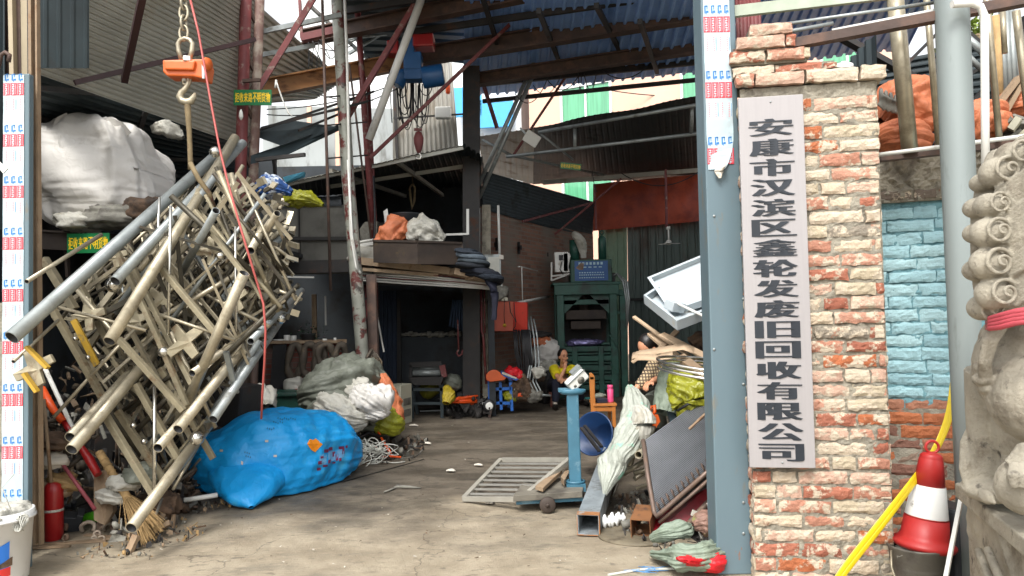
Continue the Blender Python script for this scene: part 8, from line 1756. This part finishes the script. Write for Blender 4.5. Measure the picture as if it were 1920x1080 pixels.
# torso, chest, haunch
q.ell(L(1950, 690, 3.25), (.24, .3, .26)); q.ell(L(1925, 640), (.17, .22, .14)); q.ell(L(1985, 800, 3.35), (.27, .36, .3)); q.ell(L(1955, 745, 3.1), (.2, .22, .2))
for s_, x in ((0, 1850), (1, 1915)):
    Yl = 3.5-.15*s_
    q.path([L(x+18, 700, Yl-.05), L(x+6, 780, Yl), L(x+2, 850, Yl), L(x, 905, Yl)], .1, 18, rs=[.13, .1, .08, .09]); pw = L(x, 918, Yl-.05); q.ell(pw, (.1, .13, .055))
    for k in range(4): q.ell(pw+V(-.066+.044*k, -.1, -.005), (.026, .055, .034), None, 12, 8); q.ell(pw+V(-.066+.044*k, -.15, -.018), (.011, .018, .012), None, 8, 6)
q.ell(L(1925, 912, 3.02), .115); q.path([L(1900, 880, 3.0), L(1925, 862, 2.98), L(1960, 870, 3.0)], .05, 12, rs=[.045, .07, .06])
for k in range(3): q.path([L(1903+k*14, 872, 2.94), L(1900+k*13, 895, 2.9), L(1901+k*13, 915, 2.9)], .02, 8, rs=[.022, .026, .012])
q.path([L(2020, 700, 3.1), L(2000, 800, 3.0), L(1980, 870, 3.0)], .13, 16, rs=[.15, .13, .09])
# back of thigh fur and leg hair
for k in range(5): q.path([L(1822+k*7, 790, 3.55), L(1812+k*7, 830, 3.55), L(1810+k*6, 880, 3.5), L(1816+k*6, 925, 3.45)], .02, 8, rs=[.01, .028, .028, .012])
for k in range(7): q.path([L(1862+k*5, 606-k, 3.12), L(1850+k*2, 640, 3.1), L(1842+k*1.5, 680, 3.12), L(1838+k*4, 705+k*4, 3.15)], .014, 8, rs=[.014, .02, .018, .008])
for (x, y, s_) in ((1836, 690, .03), (1833, 712, .028), (1842, 728, .026), (1852, 742, .025), (1866, 758, .02)): q.ell(L(x+6, y, 3.18), (s_, .05, s_))
q.path([L(1895, 300, 3.2), L(1876, 350, 3.18), L(1868, 410, 3.16), L(1868, 470, 3.16), L(1872, 530, 3.16), L(1885, 585, 3.2)], .095, 16)
# mane: curls ending long strands
def curl(x, y, rpx, Y, hand_=1, turns=1.9):
    R_ = rpx*1.22*Y/FPX; c = L(x, y, Y); q.ell(c+V(0, .03, 0), (R_*1.0, .07, R_*1.0), None, 20, 12); pts = []; rs = []
    for k in range(34):
        t = k/33; a = hand_*t*turns*2*PI-.9; rr_ = R_*(1-.86*t); pts.append(c+V(rr_*math.cos(a), -.03-.05*t, rr_*math.sin(a))); rs.append(R_*.15*(1-.3*t))
    q.path(pts, .01, 8, rs=rs)
CUR = [(1876, 322, 24, 3.02, 1), (1850, 340, 15, 3.12, -1), (1862, 384, 20, 3.0, 1), (1838, 388, 16, 3.12, -1), (1860, 436, 24, 2.98, 1), (1838, 436, 16, 3.12, -1), (1860, 494, 26, 2.98, 1), (1838, 506, 17, 3.12, -1), (1870, 550, 25, 2.98, 1), (1850, 577, 20, 3.08, -1), (1905, 290, 22, 3.0, 1)]
for c_ in CUR: curl(*c_)
for i, (x, y, rp, Y, h_) in enumerate(CUR):
    if h_ < 0: continue
    for k in range(8):
        y0 = y+rp*.8-k*7.2
        q.path([L(x+rp*.2, y0+3, Y+.03), L(x+rp+10, y0+2-k, Y-.03), L(x+rp+45, y0-18-k*2, Y-.1), L(x+rp+90, y0-44-k*2, Y-.14), L(x+rp+150, y0-74, Y-.1)], .01, 7, rs=[.010, .0125, .0135, .0135, .012])
for k in range(8): q.path([L(1900, 300+k*9, 3.05), L(1935, 285+k*9, 3.0), L(1990, 262+k*9, 2.95)], .012, 7)
for k in range(5): q.path([L(1893+k*3, 288-k*4, 3.1), L(1908, 280-k*4, 3.0), L(1940, 268-k*4, 2.95)], .012, 7)
q.build('body', K['stone'], r, remesh=.0052, smooth=1)
q = MB()
for k in range(4):
    y0 = 592+k*7; q.path([L(1852, 598+k*6, 3.18), L(1858, 597+k*6, 3.0), L(1875, y0, 2.94), L(1905, y0-8, 2.86), L(1960, y0-16, 2.8), L(2030, y0-20, 2.85)], .011, 8, rs=[.011, .012, .0125, .0125, .012, .012])
q.build('ribbon', K['pink'], r)
# plinth
A_ = P(1790, 905, 3.9); zs = A_.z; A_ = V(A_.x, A_.y, 0); B_ = G(1935, 1022, zs); B_ = V(B_.x, B_.y, 0); B_ = A_+(B_-A_)*1.15; sdv = V(.92, .3, 0)
r = root('lion_plinth', 'carved stone plinth with a slanting edge slab below the lion', 'plinth', (A_+B_)/2)
q = MB(); q.prism([A_, B_, B_+sdv, A_+sdv], V(0, 0, .075)); q.v = [v_+V(0, 0, zs-.075) for v_ in q.v]; q.build('slab', K['stone'], r, bevel=.008)
def pf(u, v):
    z = (zs-.08)*v; o = A_.lerp(B_, -.0+u)+V(.05, 0, 0); n_ = V(-.93, -.3, 0)
    d = .022*noise.noise(V(u*6, z*7, 0))+.03*math.exp(-((u-.75)**2+(z-.18)**2*2)/.02)-.02*abs(math.sin(u*9+z*5+2*noise.noise(V(u*3, z*3, 0))))+.012*noise.noise(V(u*18, z*18, 0))
    if u < .12: d += .03*math.sin(z*16)-.02
    return V(o.x, o.y, z)+n_*d
q = MB(); q.grid(pf, 90, 70, True); c4 = [A_+V(.06, 0, 0), B_+V(.06, 0, 0), B_+sdv*.95, A_+sdv*.95]; q.prism([p+V(0, 0, 0) for p in c4], V(0, 0, zs-.08))
q.path([A_.lerp(B_, .3)+V(0, 0, .45), A_.lerp(B_, .55)+V(0, 0, .3), A_.lerp(B_, .8)+V(0, 0, .06)], .02, 8); q.path([A_.lerp(B_, .42)+V(0, 0, .5), A_.lerp(B_, .68)+V(0, 0, .34), A_.lerp(B_, .95)+V(0, 0, .1)], .02, 8)
q.build('carving', K['stone'], r)
